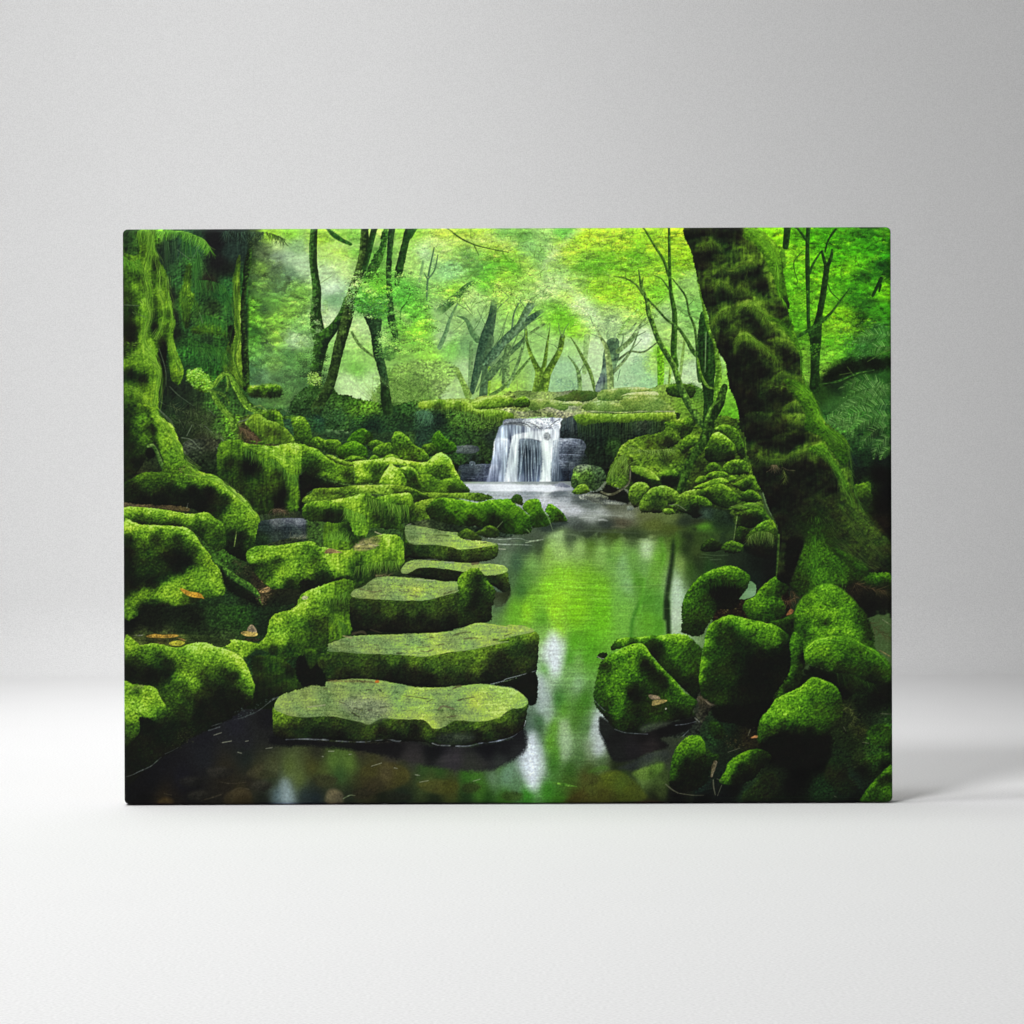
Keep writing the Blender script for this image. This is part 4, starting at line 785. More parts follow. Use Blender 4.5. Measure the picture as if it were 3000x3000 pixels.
# ---- left bank: broad tones first, then every rock and root
field('E', 'A-20,-40 A1235,1960',
 '0,0=000000 '.replace('0,0=000000 ', '')+
 'A80,150=14240f A200,150=1c3410 A310,120=4c7818 A450,300=0c140f A560,300=14241a A700,250=1c3c20 A660,400=284c1c A640,500=20401c A600,600=20401c A900,200=0b0b0c A950,400=0c0c0c A850,600=140f0c A1000,450=0c100c A1060,300=14201a '
 'A800,700=183014 A900,800=16240f A700,700=1c3c18 A760,900=142410 A500,700=0b0f0c A550,900=0b0d0b A560,1050=080a08 A620,850=34601a A620,700=34601c A780,950=34581a A850,1000=386018 A950,1020=3c681c A700,1000=1c3818 A620,1000=1c3818 A650,1150=1c3c14 A850,1100=101c0f A750,1150=183014 A950,1150=183410 '
 'A1000,1000=1c3c14 A1060,1050=080a08 A1040,900=1c3c18 A1000,700=184018 A1030,600=1c401c A900,1300=1c4018 A800,1300=183814 A700,1300=183c14 A620,1250=245018 A850,1380=183810 A650,1380=102410 A920,1450=183810 A600,1600=0f160e A480,1600=0c120c A700,1650=141f10 A560,1750=0f1a10 A450,1850=142410 A700,1800=1a2412 A850,1850=1f2c14 A900,1750=2c4c18 A430,1700=0f1a0e A410,1500=0c140c '
 'A1180,600=1c3c14 A1180,900=14280f A1170,1050=10200f A1180,1400=1c3814 A1000,1200=142c10 A950,1600=182c10',
 'hang', 1.7, eps=8, feather=5, gain=1.45)
field('E', '0,60 1960,1960',
 '500,60=1c3014 700,100=1c2812 850,100=202c14 600,200=141f10 800,300=242818 950,150=30501a 1050,100=5c8c1c 1080,220=48781a 1150,200=2c2818 1250,250=34281a 700,400=1f2c14 900,500=1c2812 650,550=142010 800,600=101a0e 1000,1400=2c4c14 1100,1480=1c3012 1200,1560=181f10 1300,1600=201c12 1150,1700=101a0c 1050,1800=1a3014 1000,1900=14240f 1200,1850=142010 1350,1750=24200f 1450,1850=0f160c 1400,1000=20301a 1500,1000=1c2814 1700,900=0c140e 1900,1100=18241c 1700,60=244428 1900,60=1c3c28 1900,200=1c3c20 1800,150=20401c 1450,960=3c3424 1600,960=2c341c 60,900=2c2418 300,900=1c1c10 60,1000=2c4c14',
 'moss', 1.5, feather=7, gain=1.15)
field('I', '0,0 1960,760',
 '100,200=080a07 300,150=0b0f08 500,100=0d140a 700,150=0b1008 900,150=182c10 1000,150=1c3410 600,240=121f0c 800,260=101a0c 1100,80=1c3810 1200,120=1c3810 1300,100=122410 1350,180=0f1a0e 1400,80=121f0e 1300,500=102010 1400,550=1c3c12 1500,600=1c3c14 1600,650=0a140a 1350,650=1a3412 1450,720=18341a 1550,750=18381a 1650,700=204418 1700,780=183014 1400,830=10200f 1300,880=0f1c0e 1500,850=10200f 1800,600=060807 200,340=38441c 500,340=3c4420 800,330=2c3c18 1000,330=283818',
 'moss', 1.5, feather=7, gain=1.18)
# big mossy trunk on the far left, its strands
shape('A', '20,290 60,300 150,330 200,280 180,90 330,75 345,80 340,250 360,330 420,430 460,520 450,600 490,720 520,900 535,960 510,1060 540,1200 575,1300 612,1400 600,1480 560,1540 490,1480 470,1300 455,1180 430,1220 380,1240 362,1320 400,1400 388,1550 372,1700 378,1830 510,1950 20,1960',
 '310,120=.5 320,250=.55 60,340=.45 150,400=.55 250,440=.7 200,520=.3 350,400=.3 300,560=.6 100,560=.35 150,620=.55 400,560=.45 440,500=.55 250,680=.4 380,700=.7 330,750=.3 100,700=.3 240,760=.65 420,800=.6 460,870=.25 60,800=.4 130,850=.15 200,920=.7 270,870=.75 330,880=.3 100,1000=.12 250,1000=.6 340,1000=.15 410,960=.6 500,980=.6 460,1000=.2 400,1120=.12 250,1100=.75 300,1180=.75 370,1060=.5 100,1120=.15 80,1180=.45 60,1240=.2 200,1270=.75 80,1330=.65 300,1300=.7 370,1380=.6 200,1400=.6 100,1450=.2 230,1480=.25 330,1450=.65 350,1550=.7 150,1550=.4 200,1600=.55 60,1600=.5 280,1650=.7 340,1700=.6 150,1700=.45 100,1800=.2 220,1780=.3 320,1830=.75 300,1900=.6 150,1900=.5 60,1900=.3 500,1200=.65 530,1350=.65 560,1430=.7 500,1450=.45 480,1300=.35 480,1100=.5 490,720=.5 440,620=.5',
 'moss', 'hang', fuzz=2, mul=.84, lines=(('270,420 255,520 280,650 270,760 290,900 240,1080 260,1180 340,1290 375,1400', 7, .14), ('380,650 425,780 430,900 400,1010 350,1120', 6, .12), ('470,780 510,950 480,1060 530,1300 580,1420', 6, .12), ('130,600 200,700 240,800', 6, .1), ('60,500 180,620', 6, .08), ('330,420 330,520 300,600', 7, -.1), ('310,900 340,1000 310,1080', 8, -.14), ('180,1000 120,1100', 10, -.12), ('130,1440 230,1490', 8, -.14), ('340,1520 360,1700 330,1850', 6, .1), ('60,1560 200,1640 300,1780', 6, .1), ('460,560 490,720 525,900', 3, .12)))
shape('A', '372,1230 430,1130 455,1200 450,1320 440,1500 410,1560 392,1480 398,1400 365,1310', '400,1250=.03 420,1400=.03 410,1500=.04', 'moss', soft=3)
# second dark trunk and its hanging moss curtains
shape('A', '570,720 600,600 640,420 690,420 680,650 720,700 690,820 660,1000 610,1000 590,880', '600,700=.5 640,640=.6 620,850=.45 660,750=.5 620,970=.25 660,500=.3 680,900=.25', 'moss', 'hang', soft=3, fuzz=3)
shape('A', '680,1020 780,980 920,980 1010,1030 1040,1100 960,1080 860,1060 720,1070', '780,1010=.4 860,1005=.48 950,1030=.5 1010,1060=.35 740,1050=.3', 'moss', 'd1', soft=5, fuzz=3)
shape('A', '1080,560 1120,350 1150,330 1140,560 1150,760 1165,950 1200,1300 1225,1590 1150,1570 1040,1460 980,1380 1000,1250 1040,1130 1090,1020 1085,800',
 '1130,350=.3 1120,450=.4 1090,600=.6 1140,620=.55 1090,800=.65 1130,900=.7 1110,1000=.65 1150,1000=.6 1130,1100=.6 1080,1250=.65 1020,1250=.4 1100,1350=.6 1170,1300=.35 1130,1450=.6 1180,1500=.5 1200,1550=.35 1010,1380=.5', 'olive', 'hang', fuzz=2,
 lines=(('1115,620 1110,850 1105,980', 4, -.2), ('1145,780 1150,1000 1130,1200 1150,1400', 4, .1), ('1060,1180 1030,1280 1040,1380', 5, -.25)))
stroke('A', '1205,1580:30 1190,1300:34 1175,1050:22 1165,850:18 1190,600:24 1215,420:34 1235,280:22', '101c0c', '385c1c', tex='hang', fuzz=1.5, amp=1.2)
shape('A', '1030,1010 1065,990 1100,1040 1080,1110 1045,1190 1035,1100', '1060,1050=.02', 'moss', soft=2, fuzz=2)
hairs('A', '600,130 660,140 760,320 700,420', 130, 260, 1.57, .12, ['2c5c20','3c7428','1c4420','4c8830'], .55, .15, .7, 81)
hairs('A', '420,140 480,200 560,180', 60, 300, 1.55, .08, ['1c3c1c','2c5424','4c7040'], .45, .1, .6, 82)
hairs('A', '600,700 700,720 760,800 800,960', 120, 160, 1.9, .4, ['2c5018','4c7c20','3c6820','142c10'], .5, .3, .6, 83)
hairs('A', '720,560 850,560 1000,620 1040,760', 200, 160, 1.5, .25, ['2c6824', '3c7c28', '1c4418', '4c8c30'], .55, .2, .55, 185)
hairs('A', '760,880 880,900 1000,960', 160, 140, 1.5, .3, ['2c6824', '44842c', '1c4418'], .55, .25, .55, 186)
hairs('A', '700,1180 860,1200 980,1180 1010,1280', 180, 160, 1.4, .35, ['2c6424', '3c7c28', '1c4418', '5c9430'], .55, .25, .55, 187)
strands('A', '1010,560 1000,800 1030,1000 1000,1200 1010,1380', 120, 60, ['2c6420', '3c7828', '1c4418', '548c2c'], alpha=.4, seed=188)
strands('A', '600,620 590,800 620,1000 640,1250 620,1400', 120, 50, ['2c6420', '3c7828', '1c4418'], alpha=.4, seed=189)
hairs('A', '650,1100 800,1150 950,1200 980,1320', 160, 120, 1.2, .6, ['245418','346c1c','14300f','3c7c20'], .5, .4, .55, 84)
hairs('A', '850,650 950,700 1030,650', 90, 90, 1.2, .5, ['1c4c20','2c6428','143414'], .5, .4, .55, 85)
hairs('A', '990,90 1020,90 1060,90 1200,100 1380,100', 180, 110, 1.5, .5, ['2c4438','3c5848','0c140e','4c6c4c','10180f'], .5, .4, .75, 86)
hairs('A', '1380,100 1480,130 1560,170', 80, 90, 1.3, .4, ['2c441c','4c6c28','1c2c14'], .5, .4, .7, 87)
hairs('A', '350,100 430,85 560,90 680,120 780,170 830,210 862,262', 330, 90, 1.9, .45, ['5c9c24','76b834','3c7c1c','8cc848','2c5c18'], .6, .4, .85, 88)
stroke('A', '350,110:8 450,95:8 600,100:7 720,140:6 810,185:5 865,265:3', '5c9828', '8cc448', amp=.6)
hairs('A', '30,320 120,380 200,360', 120, 130, 1.4, .3, ['4c8c1c','6cac24','3c7018'], .55, .3, .6, 89)
hairs('A', '180,90 300,85 330,200', 110, 170, 1.6, .15, ['4c8018','6ca024','2c5414','80b834'], .55, .2, .65, 90)
for i, (pth, lf) in enumerate((('A1230,1480 1330,1400 1450,1360 1560,1380', 60), ('A1300,1700 1420,1640 1560,1620 1700,1660', 60), ('A1250,1750 1350,1830 1450,1850', 50), ('A1720,1700 1640,1600 1540,1560 1440,1570', 60), ('A1640,1860 1560,1780 1480,1740', 50), ('A1880,1660 1760,1640 1660,1700', 50), ('A1240,1330 1350,1300 1480,1320', 50), ('A1750,1330 1640,1290 1520,1300', 60), ('A1800,1450 1680,1400 1560,1430', 50))):
    frond('A', pth, lf, ['4c8038', '6ca04c', '2c5824', '84b460'], 26, .6, .6, 540+i)
# small leafy shrub and looping roots
shape('A', '640,1430 740,1390 850,1480 885,1560 850,1620 760,1610 660,1530', '740,1450=.75 680,1470=.7 830,1510=.75 760,1530=.6 840,1580=.6 770,1590=.35 690,1530=.35', 'moss', 'moss', fuzz=4, soft=2)
leaves('A', '640,1430 740,1385 850,1475 890,1560 850,1620 760,1610 660,1530', 420, ['7cc428','98d848','5ca01c','b4e46c','3c7418'], 1.5, .8, 91)
for p, c0, c1 in (('A890,1560:14 960,1470:22 1010,1440:24 1060,1470:28 1110,1570:30 1160,1660:34 1220,1740:38 1290,1780:34 1370,1800:24 1480,1790:20 1540,1860:18', '2c4c14', '8cb834'),
                  ('A870,1600:20 930,1700:26 1000,1790:28 1060,1860:30 1090,1960:34', '3c6018', '84ac34'), ('A1020,1450:14 1030,1540:12 1020,1600:9', '3c5c18', '78a034'),
                  ('A870,1600:14 970,1630:16 1030,1680:12 1040,1730:8', '34541a', '6c9030'), ('A1215,1900:26 1280,1840:34 1350,1830:30 1430,1880:20', '3c6418', '8cb438'),
                  ('A1260,1760:8 1330,1740:8 1400,1790:7', '5c7c34', '88a450'), ('A1560,1850:14 1650,1850:20 1740,1870:22 1780,1930:20', '345c18', '78a830')):
    stroke('A', p, c0, c1, tex='hang', fuzz=1.8, light=-.35, amp=1.1)
shape('A', '1225,1555 1300,1545 1480,1542 1530,1570 1530,1650 1400,1670 1225,1650', '1280,1560=.7 1400,1558=.7 1500,1565=.65 1300,1625=.12 1420,1620=.12 1500,1620=.12 1380,1600=.35', 'moss', fuzz=3, soft=4)
leaves('A', '1780,1460 1840,1410 1890,1480 1880,1540 1800,1540', 130, ['a8d058','88b83c','c4e47c'], 1.2, .8, 92)
for p in ('A550,270:3 680,370:3', 'A380,1200:3 440,1400:3 445,1560:2', 'A390,1700:3 430,1730:2', 'A480,1560:3 560,1640:3 700,1740:2', 'A380,1780:3 520,1930:3', 'A760,230:2 700,350:2', 'A760,860:3 790,960:3', 'A840,1770:3 920,1850:2', 'A1480,1720:3 1440,1800:2', 'A1560,1780:4 1610,1800:3', 'A1400,1150:4 1480,1190:3', 'A38,790:5 120,795:4 190,800:3', 'A130,860:3 260,910:3'):
    stroke('A', p, '54684c', '8c9c78', alpha=.7, amp=.4)
hairs('A', '480,1700 560,1780 700,1800 850,1850', 130, 110, .6, 1.2, ['4c5c34','2c3c1c','6c7c48','3c4828'], .45, .5, .55, 93)
MG = ['6ca420', '88b834', '4c7c1a', '2c5414', '9cc444']
MD = ['4c7c1c', '2c5014', '6c9c28', '1c3410']
for i, (pth, n, wd, cc) in enumerate((('A310,90 300,250 270,420 255,520 280,650 270,760 290,900 240,1080 260,1180 340,1290 380,1400 385,1550 360,1700 330,1850', 420, 46, MG), ('A330,260 390,440 380,650 425,780 430,900 400,1010 340,1120', 240, 34, MG), ('A450,520 470,700 510,950 485,1060 520,1250 580,1420', 220, 30, MG),
                                      ('A60,340 180,420 250,520', 120, 46, MG), ('A60,560 150,660 240,800', 130, 40, MD), ('A60,1260 200,1260 300,1320 370,1420', 160, 40, MG), ('A60,1560 200,1620 300,1740 340,1880', 160, 44, MG), ('A60,720 160,840 210,930', 80, 30, MD), ('A60,1140 160,1160 240,1120', 70, 24, MG),
                                      ('A1120,420 1095,600 1090,800 1120,1000 1130,1100 1090,1250 1100,1350 1140,1480 1190,1560', 260, 34, MD), ('A1020,1230 1000,1320 1040,1430', 80, 24, MD), ('A660,440 650,600 620,750 630,950', 160, 30, MD),
                                      ('A890,1560 960,1470 1020,1440 1070,1480 1120,1580 1180,1680 1230,1750 1300,1790', 220, 22, MG), ('A880,1600 940,1710 1000,1790 1080,1880', 200, 30, MG), ('A1300,1780 1400,1795 1500,1800', 60, 14, MG))):
    strands('A', pth, n, wd, cc, seed=300+i)
# E: slope below the big trunk
hairs('E', '480,80 700,120 850,200 980,260', 160, 130, .9, 1.1, ['3c4c28','5c6c40','243018','6c7854'], .45, .5, .5, 94)
hairs('E', '1130,170 1200,200 1300,280', 120, 90, .9, .5, ['6c5438','4c3c28','8c7450'], .45, .4, .6, 95)
shape('E', '600,330 700,280 850,280 950,300 930,400 930,620 800,590 700,540 620,450', '650,350=3c4434 750,340=343c2c 850,330=383c28 700,430=283420 850,450=202c18 800,540=142010 900,560=182812', tex='d1', amp=1.4, fuzz=3)
for p in ('E590,270:3 680,290:4 760,370:3', 'E620,330:3 720,370:3', 'E640,250:3 690,150:3', 'E920,365:6 1000,380:5 1080,400:4 1145,445:4', 'E960,270:3 1060,380:3', 'E1130,120:6 1200,100:5 1250,75:4', 'E810,160:3 880,220:2', 'E380,5:3 460,80:3 510,130:2'):
    stroke('E', p, '606c54', '98a488', alpha=.75, amp=.4)
shape('E', '1200,150 1250,60 1330,50 1380,90 1480,120 1560,170 1640,260 1680,330 1500,330 1350,330 1230,300 1350,300', '1300,80=.65 1290,150=.45 1360,130=.6 1450,150=.6 1550,200=.5 1420,200=.25 1500,230=.18 1350,200=.4 1600,270=.5 1450,280=.55 1550,290=.4 1330,250=.4', 'olive', 'hang', fuzz=2)
shape('E', '1350,30 1500,20 1540,80 1550,170 1480,120 1390,95', '1380,50=.5 1450,70=.25 1520,110=.55 1500,40=.65', 'moss', 'hang')
shape('E', '1620,90 1700,70 1760,90 1790,180 1820,290 1830,350 1740,340 1660,310 1640,180', '1690,90=.65 1750,130=.5 1700,180=.4 1760,250=.35 1800,300=.25 1680,260=.35 1640,130=.5', 'moss', 'moss', fuzz=2)
shape('E', '1800,250 1880,270 1950,290 1960,420 1850,360', '1850,290=.6 1910,330=.5 1940,390=.4', 'moss')
shape('E', '930,370 1000,300 1160,290 1180,320 1330,340 1450,350 1600,320 1750,340 1880,400 1940,450 1950,620 1900,650 1850,600 1760,560 1700,610 1690,700 1710,850 1680,960 1500,970 1330,1000 1250,950 1150,800 1000,680 930,600',
 '1000,420=.5 1050,500=.12 950,560=.35 1080,600=.3 1160,400=.5 1250,380=.4 1250,520=.08 1350,430=.55 1200,560=.1 1500,400=.7 1650,380=.75 1600,470=.6 1450,520=.5 1500,600=.25 1620,560=.65 1720,450=.65 1790,400=.4 1760,520=.35 1850,470=.5 1880,560=.5 1600,680=.5 1650,800=.5 1550,800=.1 1450,700=.35 1300,700=.3 1300,850=.25 1150,700=.25 1400,900=.25 1620,900=.45 1520,900=.08',
 'moss', 'hang', amp=1.2, fuzz=2.5, lines=(('1180,330 1320,370 1480,440 1560,500', 5, .12), ('1620,360 1700,400 1740,480', 6, .08), ('1560,620 1530,800 1500,940', 8, -.12), ('1250,440 1240,560', 10, -.12)))
shape('E', '1690,640 1760,610 1850,640 1900,680 1950,700 1950,760 1850,750 1760,850 1710,950 1690,940 1710,800', '1750,720=.02 1850,700=.03 1720,850=.04', 'moss', soft=3, fuzz=2)
hairs('E', '1180,360 1350,450 1480,480 1600,600 1690,620', 200, 110, 1.57, .2, ['3c6c1c','5c9424','245018','78a834'], .5, .2, .6, 96)
shape('E', '20,0 350,-20 380,60 510,160 560,280 605,380 610,470 560,500 430,480 350,330 300,340 260,450 200,560 20,720',
 '100,50=.2 300,60=.6 200,120=.5 330,130=.65 450,180=.65 500,300=.65 400,280=.65 560,380=.6 520,460=.55 440,420=.6 300,180=.2 150,200=.35 250,280=.45 100,350=.15 200,400=.3 320,380=.05 60,200=.1 200,480=.06 380,440=.5 80,550=.15', 'moss', 'd1', amp=1.1, fuzz=2, lines=(('260,0 300,110 335,200 350,300', 5, -.2), ('380,60 510,160 560,280 605,380', 4, .12)))
shape('E', '250,400 290,360 340,390 350,430 300,470 260,450', '300,410=.03', 'moss', soft=2)
stroke('E', '275,350:14 320,345:16 355,400:16 385,480:18 430,580:18', '34581c', '7c9c48', fuzz=1.5)
shape('E', '20,840 150,855 300,895 450,900 620,915 660,960 400,950 20,940', '80,870=4c4430 250,900=54482f 500,920=4c4028 600,920=5c502c 350,920=3c3420', tex='slab', amp=1.3, fuzz=2)
shape('E', '130,650 250,590 400,590 420,480 500,520 620,480 700,560 800,600 930,640 1000,700 1100,770 1200,860 1260,950 1320,1010 1330,1100 1290,1250 1280,1330 1200,1430 1100,1400 1000,1330 950,1200 960,1050 880,1020 600,915 40,880 40,700',
 '500,600=.45 650,590=.5 550,560=.45 800,640=.6 900,660=.6 1000,740=.7 1100,810=.7 1180,880=.6 1240,950=.6 750,680=.55 600,680=.5 400,640=.4 250,650=.4 200,640=.45 300,750=.28 500,780=.15 700,760=.05 850,780=.05 1000,850=.15 950,920=.2 1100,950=.55 1200,1020=.6 1050,1030=.5 1250,1080=.5 1150,1100=.4 1280,1150=.55 1080,1200=.15 1150,1200=.05 1100,1350=.05 1240,1250=.3 150,750=.1 250,840=.03 400,850=.04 600,850=.12 800,900=.05 880,900=.15 100,650=.2',
 'moss', 'moss', fuzz=2, lines=(('700,620 850,650 1000,740 1120,810 1210,890 1290,990', 5, .14), ('450,720 600,800 800,850', 18, -.06)))
leaves('E', '500,520 700,560 800,610 720,640 560,600', 120, ['6c6040','8c7c50','4c442c'], 1.2, .6, 97)
stroke('E', '640,930:3 650,890:3', '88907c', alpha=.6)
stroke('E', '1085,1290:4 1100,1200:4 1105,1150:3', '6c803c', alpha=.7)
shape('E', '40,928 300,935 500,960 690,988 800,970 860,985 900,1030 960,1060 1000,1150 1000,1300 900,1330 700,1150 640,1110 40,1090',
 '100,950=.75 300,970=.75 500,990=.7 680,1010=.7 800,1000=.7 860,1030=.55 100,1020=.4 300,1040=.35 500,1060=.3 200,1060=.25 750,1080=.3 850,1100=.35 950,1080=.5 850,1180=.4 950,1200=.3 780,1150=.2 950,1290=.3', 'moss', fuzz=2, lines=(('40,1080 300,1090 600,1105', 5, -.15),))
shape('E', '20,1095 200,1088 550,1105 640,1120 720,1190 780,1280 880,1400 940,1500 990,1600 1000,1720 950,1760 800,1790 620,1850 300,1870 20,1960',
 '100,1120=.75 300,1110=.65 500,1120=.65 620,1150=.65 700,1220=.55 800,1330=.55 880,1430=.55 240,1190=.6 150,1170=.6 100,1230=.2 200,1250=.4 350,1220=.2 450,1180=.5 550,1220=.2 400,1300=.35 80,1350=.15 250,1350=.3 550,1380=.08 650,1420=.08 450,1380=.15 700,1330=.3 750,1400=.45 200,1500=.25 400,1500=.3 100,1550=.1 550,1500=.08 150,1650=.04 300,1630=.06 400,1560=.15 700,1550=.6 850,1530=.6 900,1600=.65 550,1620=.6 750,1650=.6 450,1700=.65 550,1740=.65 420,1760=.65 900,1680=.6 250,1740=.55 150,1790=.55 60,1830=.5 100,1900=.5 850,1750=.4 70,1720=.1 620,1800=.4 700,1790=.2 400,1860=.1 250,1880=.05',
 'moss', fuzz=2, lines=(('60,1105 300,1102 540,1112 640,1140 720,1220', 5, .1), ('120,1200 90,1320 110,1440', 12, -.08), ('450,1440 560,1440 680,1460', 16, -.08), ('720,1200 800,1320 890,1420 950,1520', 4, .1)))
shape('E', '570,1688 600,1690 660,1715 760,1735 790,1765 800,1790 780,1780 680,1770 610,1735', '600,1700=b08428 680,1735=c89a30 750,1755=c8962c 780,1775=a87c24', tex='flat', fuzz=.6, amp=.8)
stroke('E', '600,1705:2 690,1745:3 790,1780:2', '8c6418', amp=.3)
stroke('E', '890,1410:22 1000,1520:26 1100,1600:30 1200,1655:30 1290,1730:24 1345,1840:6', '28481a', '5c8c28', tex='moss', fuzz=2, light=.5)
shape('E', '960,1500 1050,1610 1180,1690 1280,1770 1330,1860 1250,1830 1100,1750 1000,1680', '1050,1640=.06 1150,1720=.08 1250,1780=.05', 'moss', soft=4, fuzz=3)
for i, p in enumerate(('1340,1610 1380,1595 1425,1615 1400,1630 1350,1635', '1320,1720 1360,1690 1410,1670 1420,1710 1370,1730', '1330,1770 1360,1760 1355,1830 1340,1830')):
    shape('E', p, ('1380,1612=a08452', '1370,1705=a88a58', '1345,1790=6c5c38')[i], tex='flat', fuzz=1)
leaves('E', '1280,1560 1450,1600 1430,1760 1340,1850 1280,1700', 200, ['5c4c34','3c3424','7c6848','241f14'], 1.3, .7, 98)
leaves('E', '1050,1420 1200,1450 1300,1600 1150,1560', 160, ['3c3c24','54502f','2c3018'], 1.2, .6, 99)
# grey slab with a dark hollow
shape('E', '1290,1290 1300,1150 1330,1060 1420,1040 1500,1028 1700,1028 1900,1045 1960,1048 2080,1050 2100,1090 1945,1290 1780,1215 1600,1215 1400,1270',
 '1450,1060=5f6365 1700,1055=787c84 1850,1070=646c74 1600,1045=70747a 1400,1100=1c2c28 1600,1125=202c30 1800,1125=182028 1500,1200=28342c 1700,1180=405048 1850,1200=1c2c2c 1350,1230=1c3018 1950,1060=686e74 2050,1065=5c6468 1900,1150=283038 2000,1160=283438 1620,1160=2c3834 1720,1210=54584c', tex='slab', amp=1.2, fuzz=1.2)
hairs('E', '1420,960 1500,940 1560,970', 70, 60, .6, 1.0, ['6c5840','8c7858','4c3c28'], .5, .5, .7, 100)
hairs('E', '1600,1210 1700,1220 1790,1210', 60, 70, -.5, .5, ['7c7c60','4c5444','a09c80'], .45, .4, .6, 101)
for i, (pth, n, wd, cc) in enumerate((('E340,0 400,100 470,200 530,300 570,400 640,500 760,590', 260, 40, MG), ('E200,640 350,620 500,600', 90, 26, MD), ('E620,600 800,640 920,660 1020,740 1120,820 1210,900 1290,1000', 260, 26, MG), ('E1220,370 1330,380 1480,430 1600,470 1700,560', 160, 30, MG), ('E1620,350 1720,390 1800,430 1860,520', 120, 26, MG))):
    strands('E', pth, n, wd, cc, seed=330+i, alpha=.4)
# ---- middle distance: mossy rocks below the wall
field('F', 'F-20,200 F1040,1960', 'F100,450=243818 F300,250=20381c F600,350=1c3018 F900,600=2c4818 F1000,800=34481c F500,750=3c5420 F700,1150=28401a F900,1250=28401a F800,1500=182410 F980,1430=1c2414 F300,1300=34501c F100,1600=16220e F600,1650=202c14 F400,1900=1c2c10', 'moss', 1.3, feather=6, gain=1.15)
field('F', 'F1000,560 F1460,1120', 'F1100,800=3c5420 F1300,760=3c5820 F1050,1000=3c501f F1200,1090=26341c F1400,1100=202c1c F1400,700=304420', 'moss', 1.3, feather=6)
for o, t, rp in (
 ('380,290 430,230 520,180 600,220 630,280 600,330 480,340 380,310', '450,250=.45 520,200=.5 580,270=.25 480,300=.35', 'deep'),
 ('-10,110 30,170 55,260 100,260 170,290 180,390 60,360 -20,350', '10,160=.5 40,260=.35 110,300=.5 150,350=.4 20,320=.3', 'moss'),
 ('50,260 160,285 280,288 328,335 300,420 200,420 170,380 100,300', '150,300=.5 260,310=.55 300,350=.45 250,370=.25 190,360=.35', 'moss'),
 ('275,425 310,350 380,315 450,300 530,340 572,390 555,475 360,485', '400,330=.55 480,325=.55 340,380=.45 450,400=.38 530,400=.35 420,450=.3 320,440=.25', 'deep'),
 ('570,340 620,293 700,300 745,345 720,400 620,405', '640,310=.5 700,330=.4 620,370=.25 680,380=.2', 'moss'),
 ('615,390 700,325 800,320 840,400 780,455 650,440', '700,350=.5 780,350=.45 660,400=.4 740,410=.3 800,420=.25', 'moss'),
 ('1180,270 1240,200 1300,265 1395,330 1400,400 1250,430 1190,350', '1240,230=.45 1220,300=.4 1310,310=.38 1370,350=.45 1280,380=.3 1350,400=.25', 'deep'),
 ('1080,360 1150,320 1210,345 1225,420 1150,445', '1150,340=.5 1190,370=.35 1120,400=.3 1200,410=.15', 'moss'),
 ('798,340 812,235 850,208 900,222 960,270 1010,335 1100,380 1155,470 1080,505 950,495 850,460', '840,240=.58 890,240=.5 830,320=.4 950,290=.5 950,360=.25 880,380=.3 1020,380=.45 1080,430=.5 920,410=.52 1000,450=.25 870,440=.4 1120,470=.4 930,460=.45', 'moss'),
 ('580,475 630,428 690,460 700,485 620,490', '630,440=.55 610,470=.4 670,475=.3', 'moss'),
 ('340,490 420,440 530,450 560,490', '430,455=.5 500,470=.4', 'moss'),
 ('700,470 780,420 850,440 880,480 760,490', '770,435=.55 830,460=.4 740,470=.4', 'moss'),
 ('-40,350 0,348 100,380 170,440 300,500 430,520 445,640 440,710 300,690 120,640 -40,610', '50,390=.65 150,450=.6 300,520=.55 400,560=.5 380,620=.2 100,500=.3 200,560=.4 60,560=.15 200,640=.6 320,670=.6 50,470=.3 0,400=.5', 'moss'),
 ('-40,600 60,620 200,680 400,720 420,760 300,745 60,765 -40,820', '50,720=.02 200,700=.1 300,720=.15 0,640=.05', 'moss'),
 ('180,440 240,435 340,480 450,510 440,540 300,520', '260,460=.5 350,495=.5 220,445=.55', 'olive')):
    shape('F', o, t, rp, fuzz=2, under=.3, rim=.22)
shape('F', '430,500 470,487 560,478 700,465 790,450 870,468 980,485 1080,498 1140,488 1200,430 1250,408 1310,430 1360,478 1395,560 1442,640 1432,672 1350,655 1250,665 1160,612 1080,612 1000,562 900,532 830,520 770,520 740,565 690,700 590,700 460,700 450,620 440,540',
 '560,485=.8 700,480=.8 800,470=.85 950,500=.8 1080,530=.75 1200,470=.8 1260,430=.8 1350,500=.75 1400,600=.75 1280,560=.35 1200,600=.35 1330,610=.3 1150,560=.5 620,560=.3 700,540=.3 560,540=.5 480,520=.75 650,640=.3 1000,540=.5 500,600=.7 560,610=.68 470,660=.5 560,670=.3 660,600=.28', 'moss', fuzz=1.8, lines=(('470,500 700,475 800,462 960,492 1080,508 1150,498 1220,430 1260,418', 4, .08), ('590,632 540,630 500,600', 4, .15), ('770,520 720,600 685,690', 4, .1)))
shape('F', '678,698 720,610 765,545 790,508 835,545 880,560 935,650 940,725 900,718 740,705', '790,550=.85 780,640=.85 860,640=.8 720,680=.6 910,650=.4 880,590=.6 830,700=.7 740,620=.8', 'moss', fuzz=1.2)
shape('F', '875,570 905,542 990,545 1040,590 1070,680 1092,785 1060,805 950,740 935,650', '920,560=.6 1000,560=.55 1000,660=.2 950,650=.3 1055,720=.25 1000,740=.3 970,600=.3', 'moss', fuzz=1.2, lines=(('905,548 990,552 1040,600 1072,690', 3, .22),))
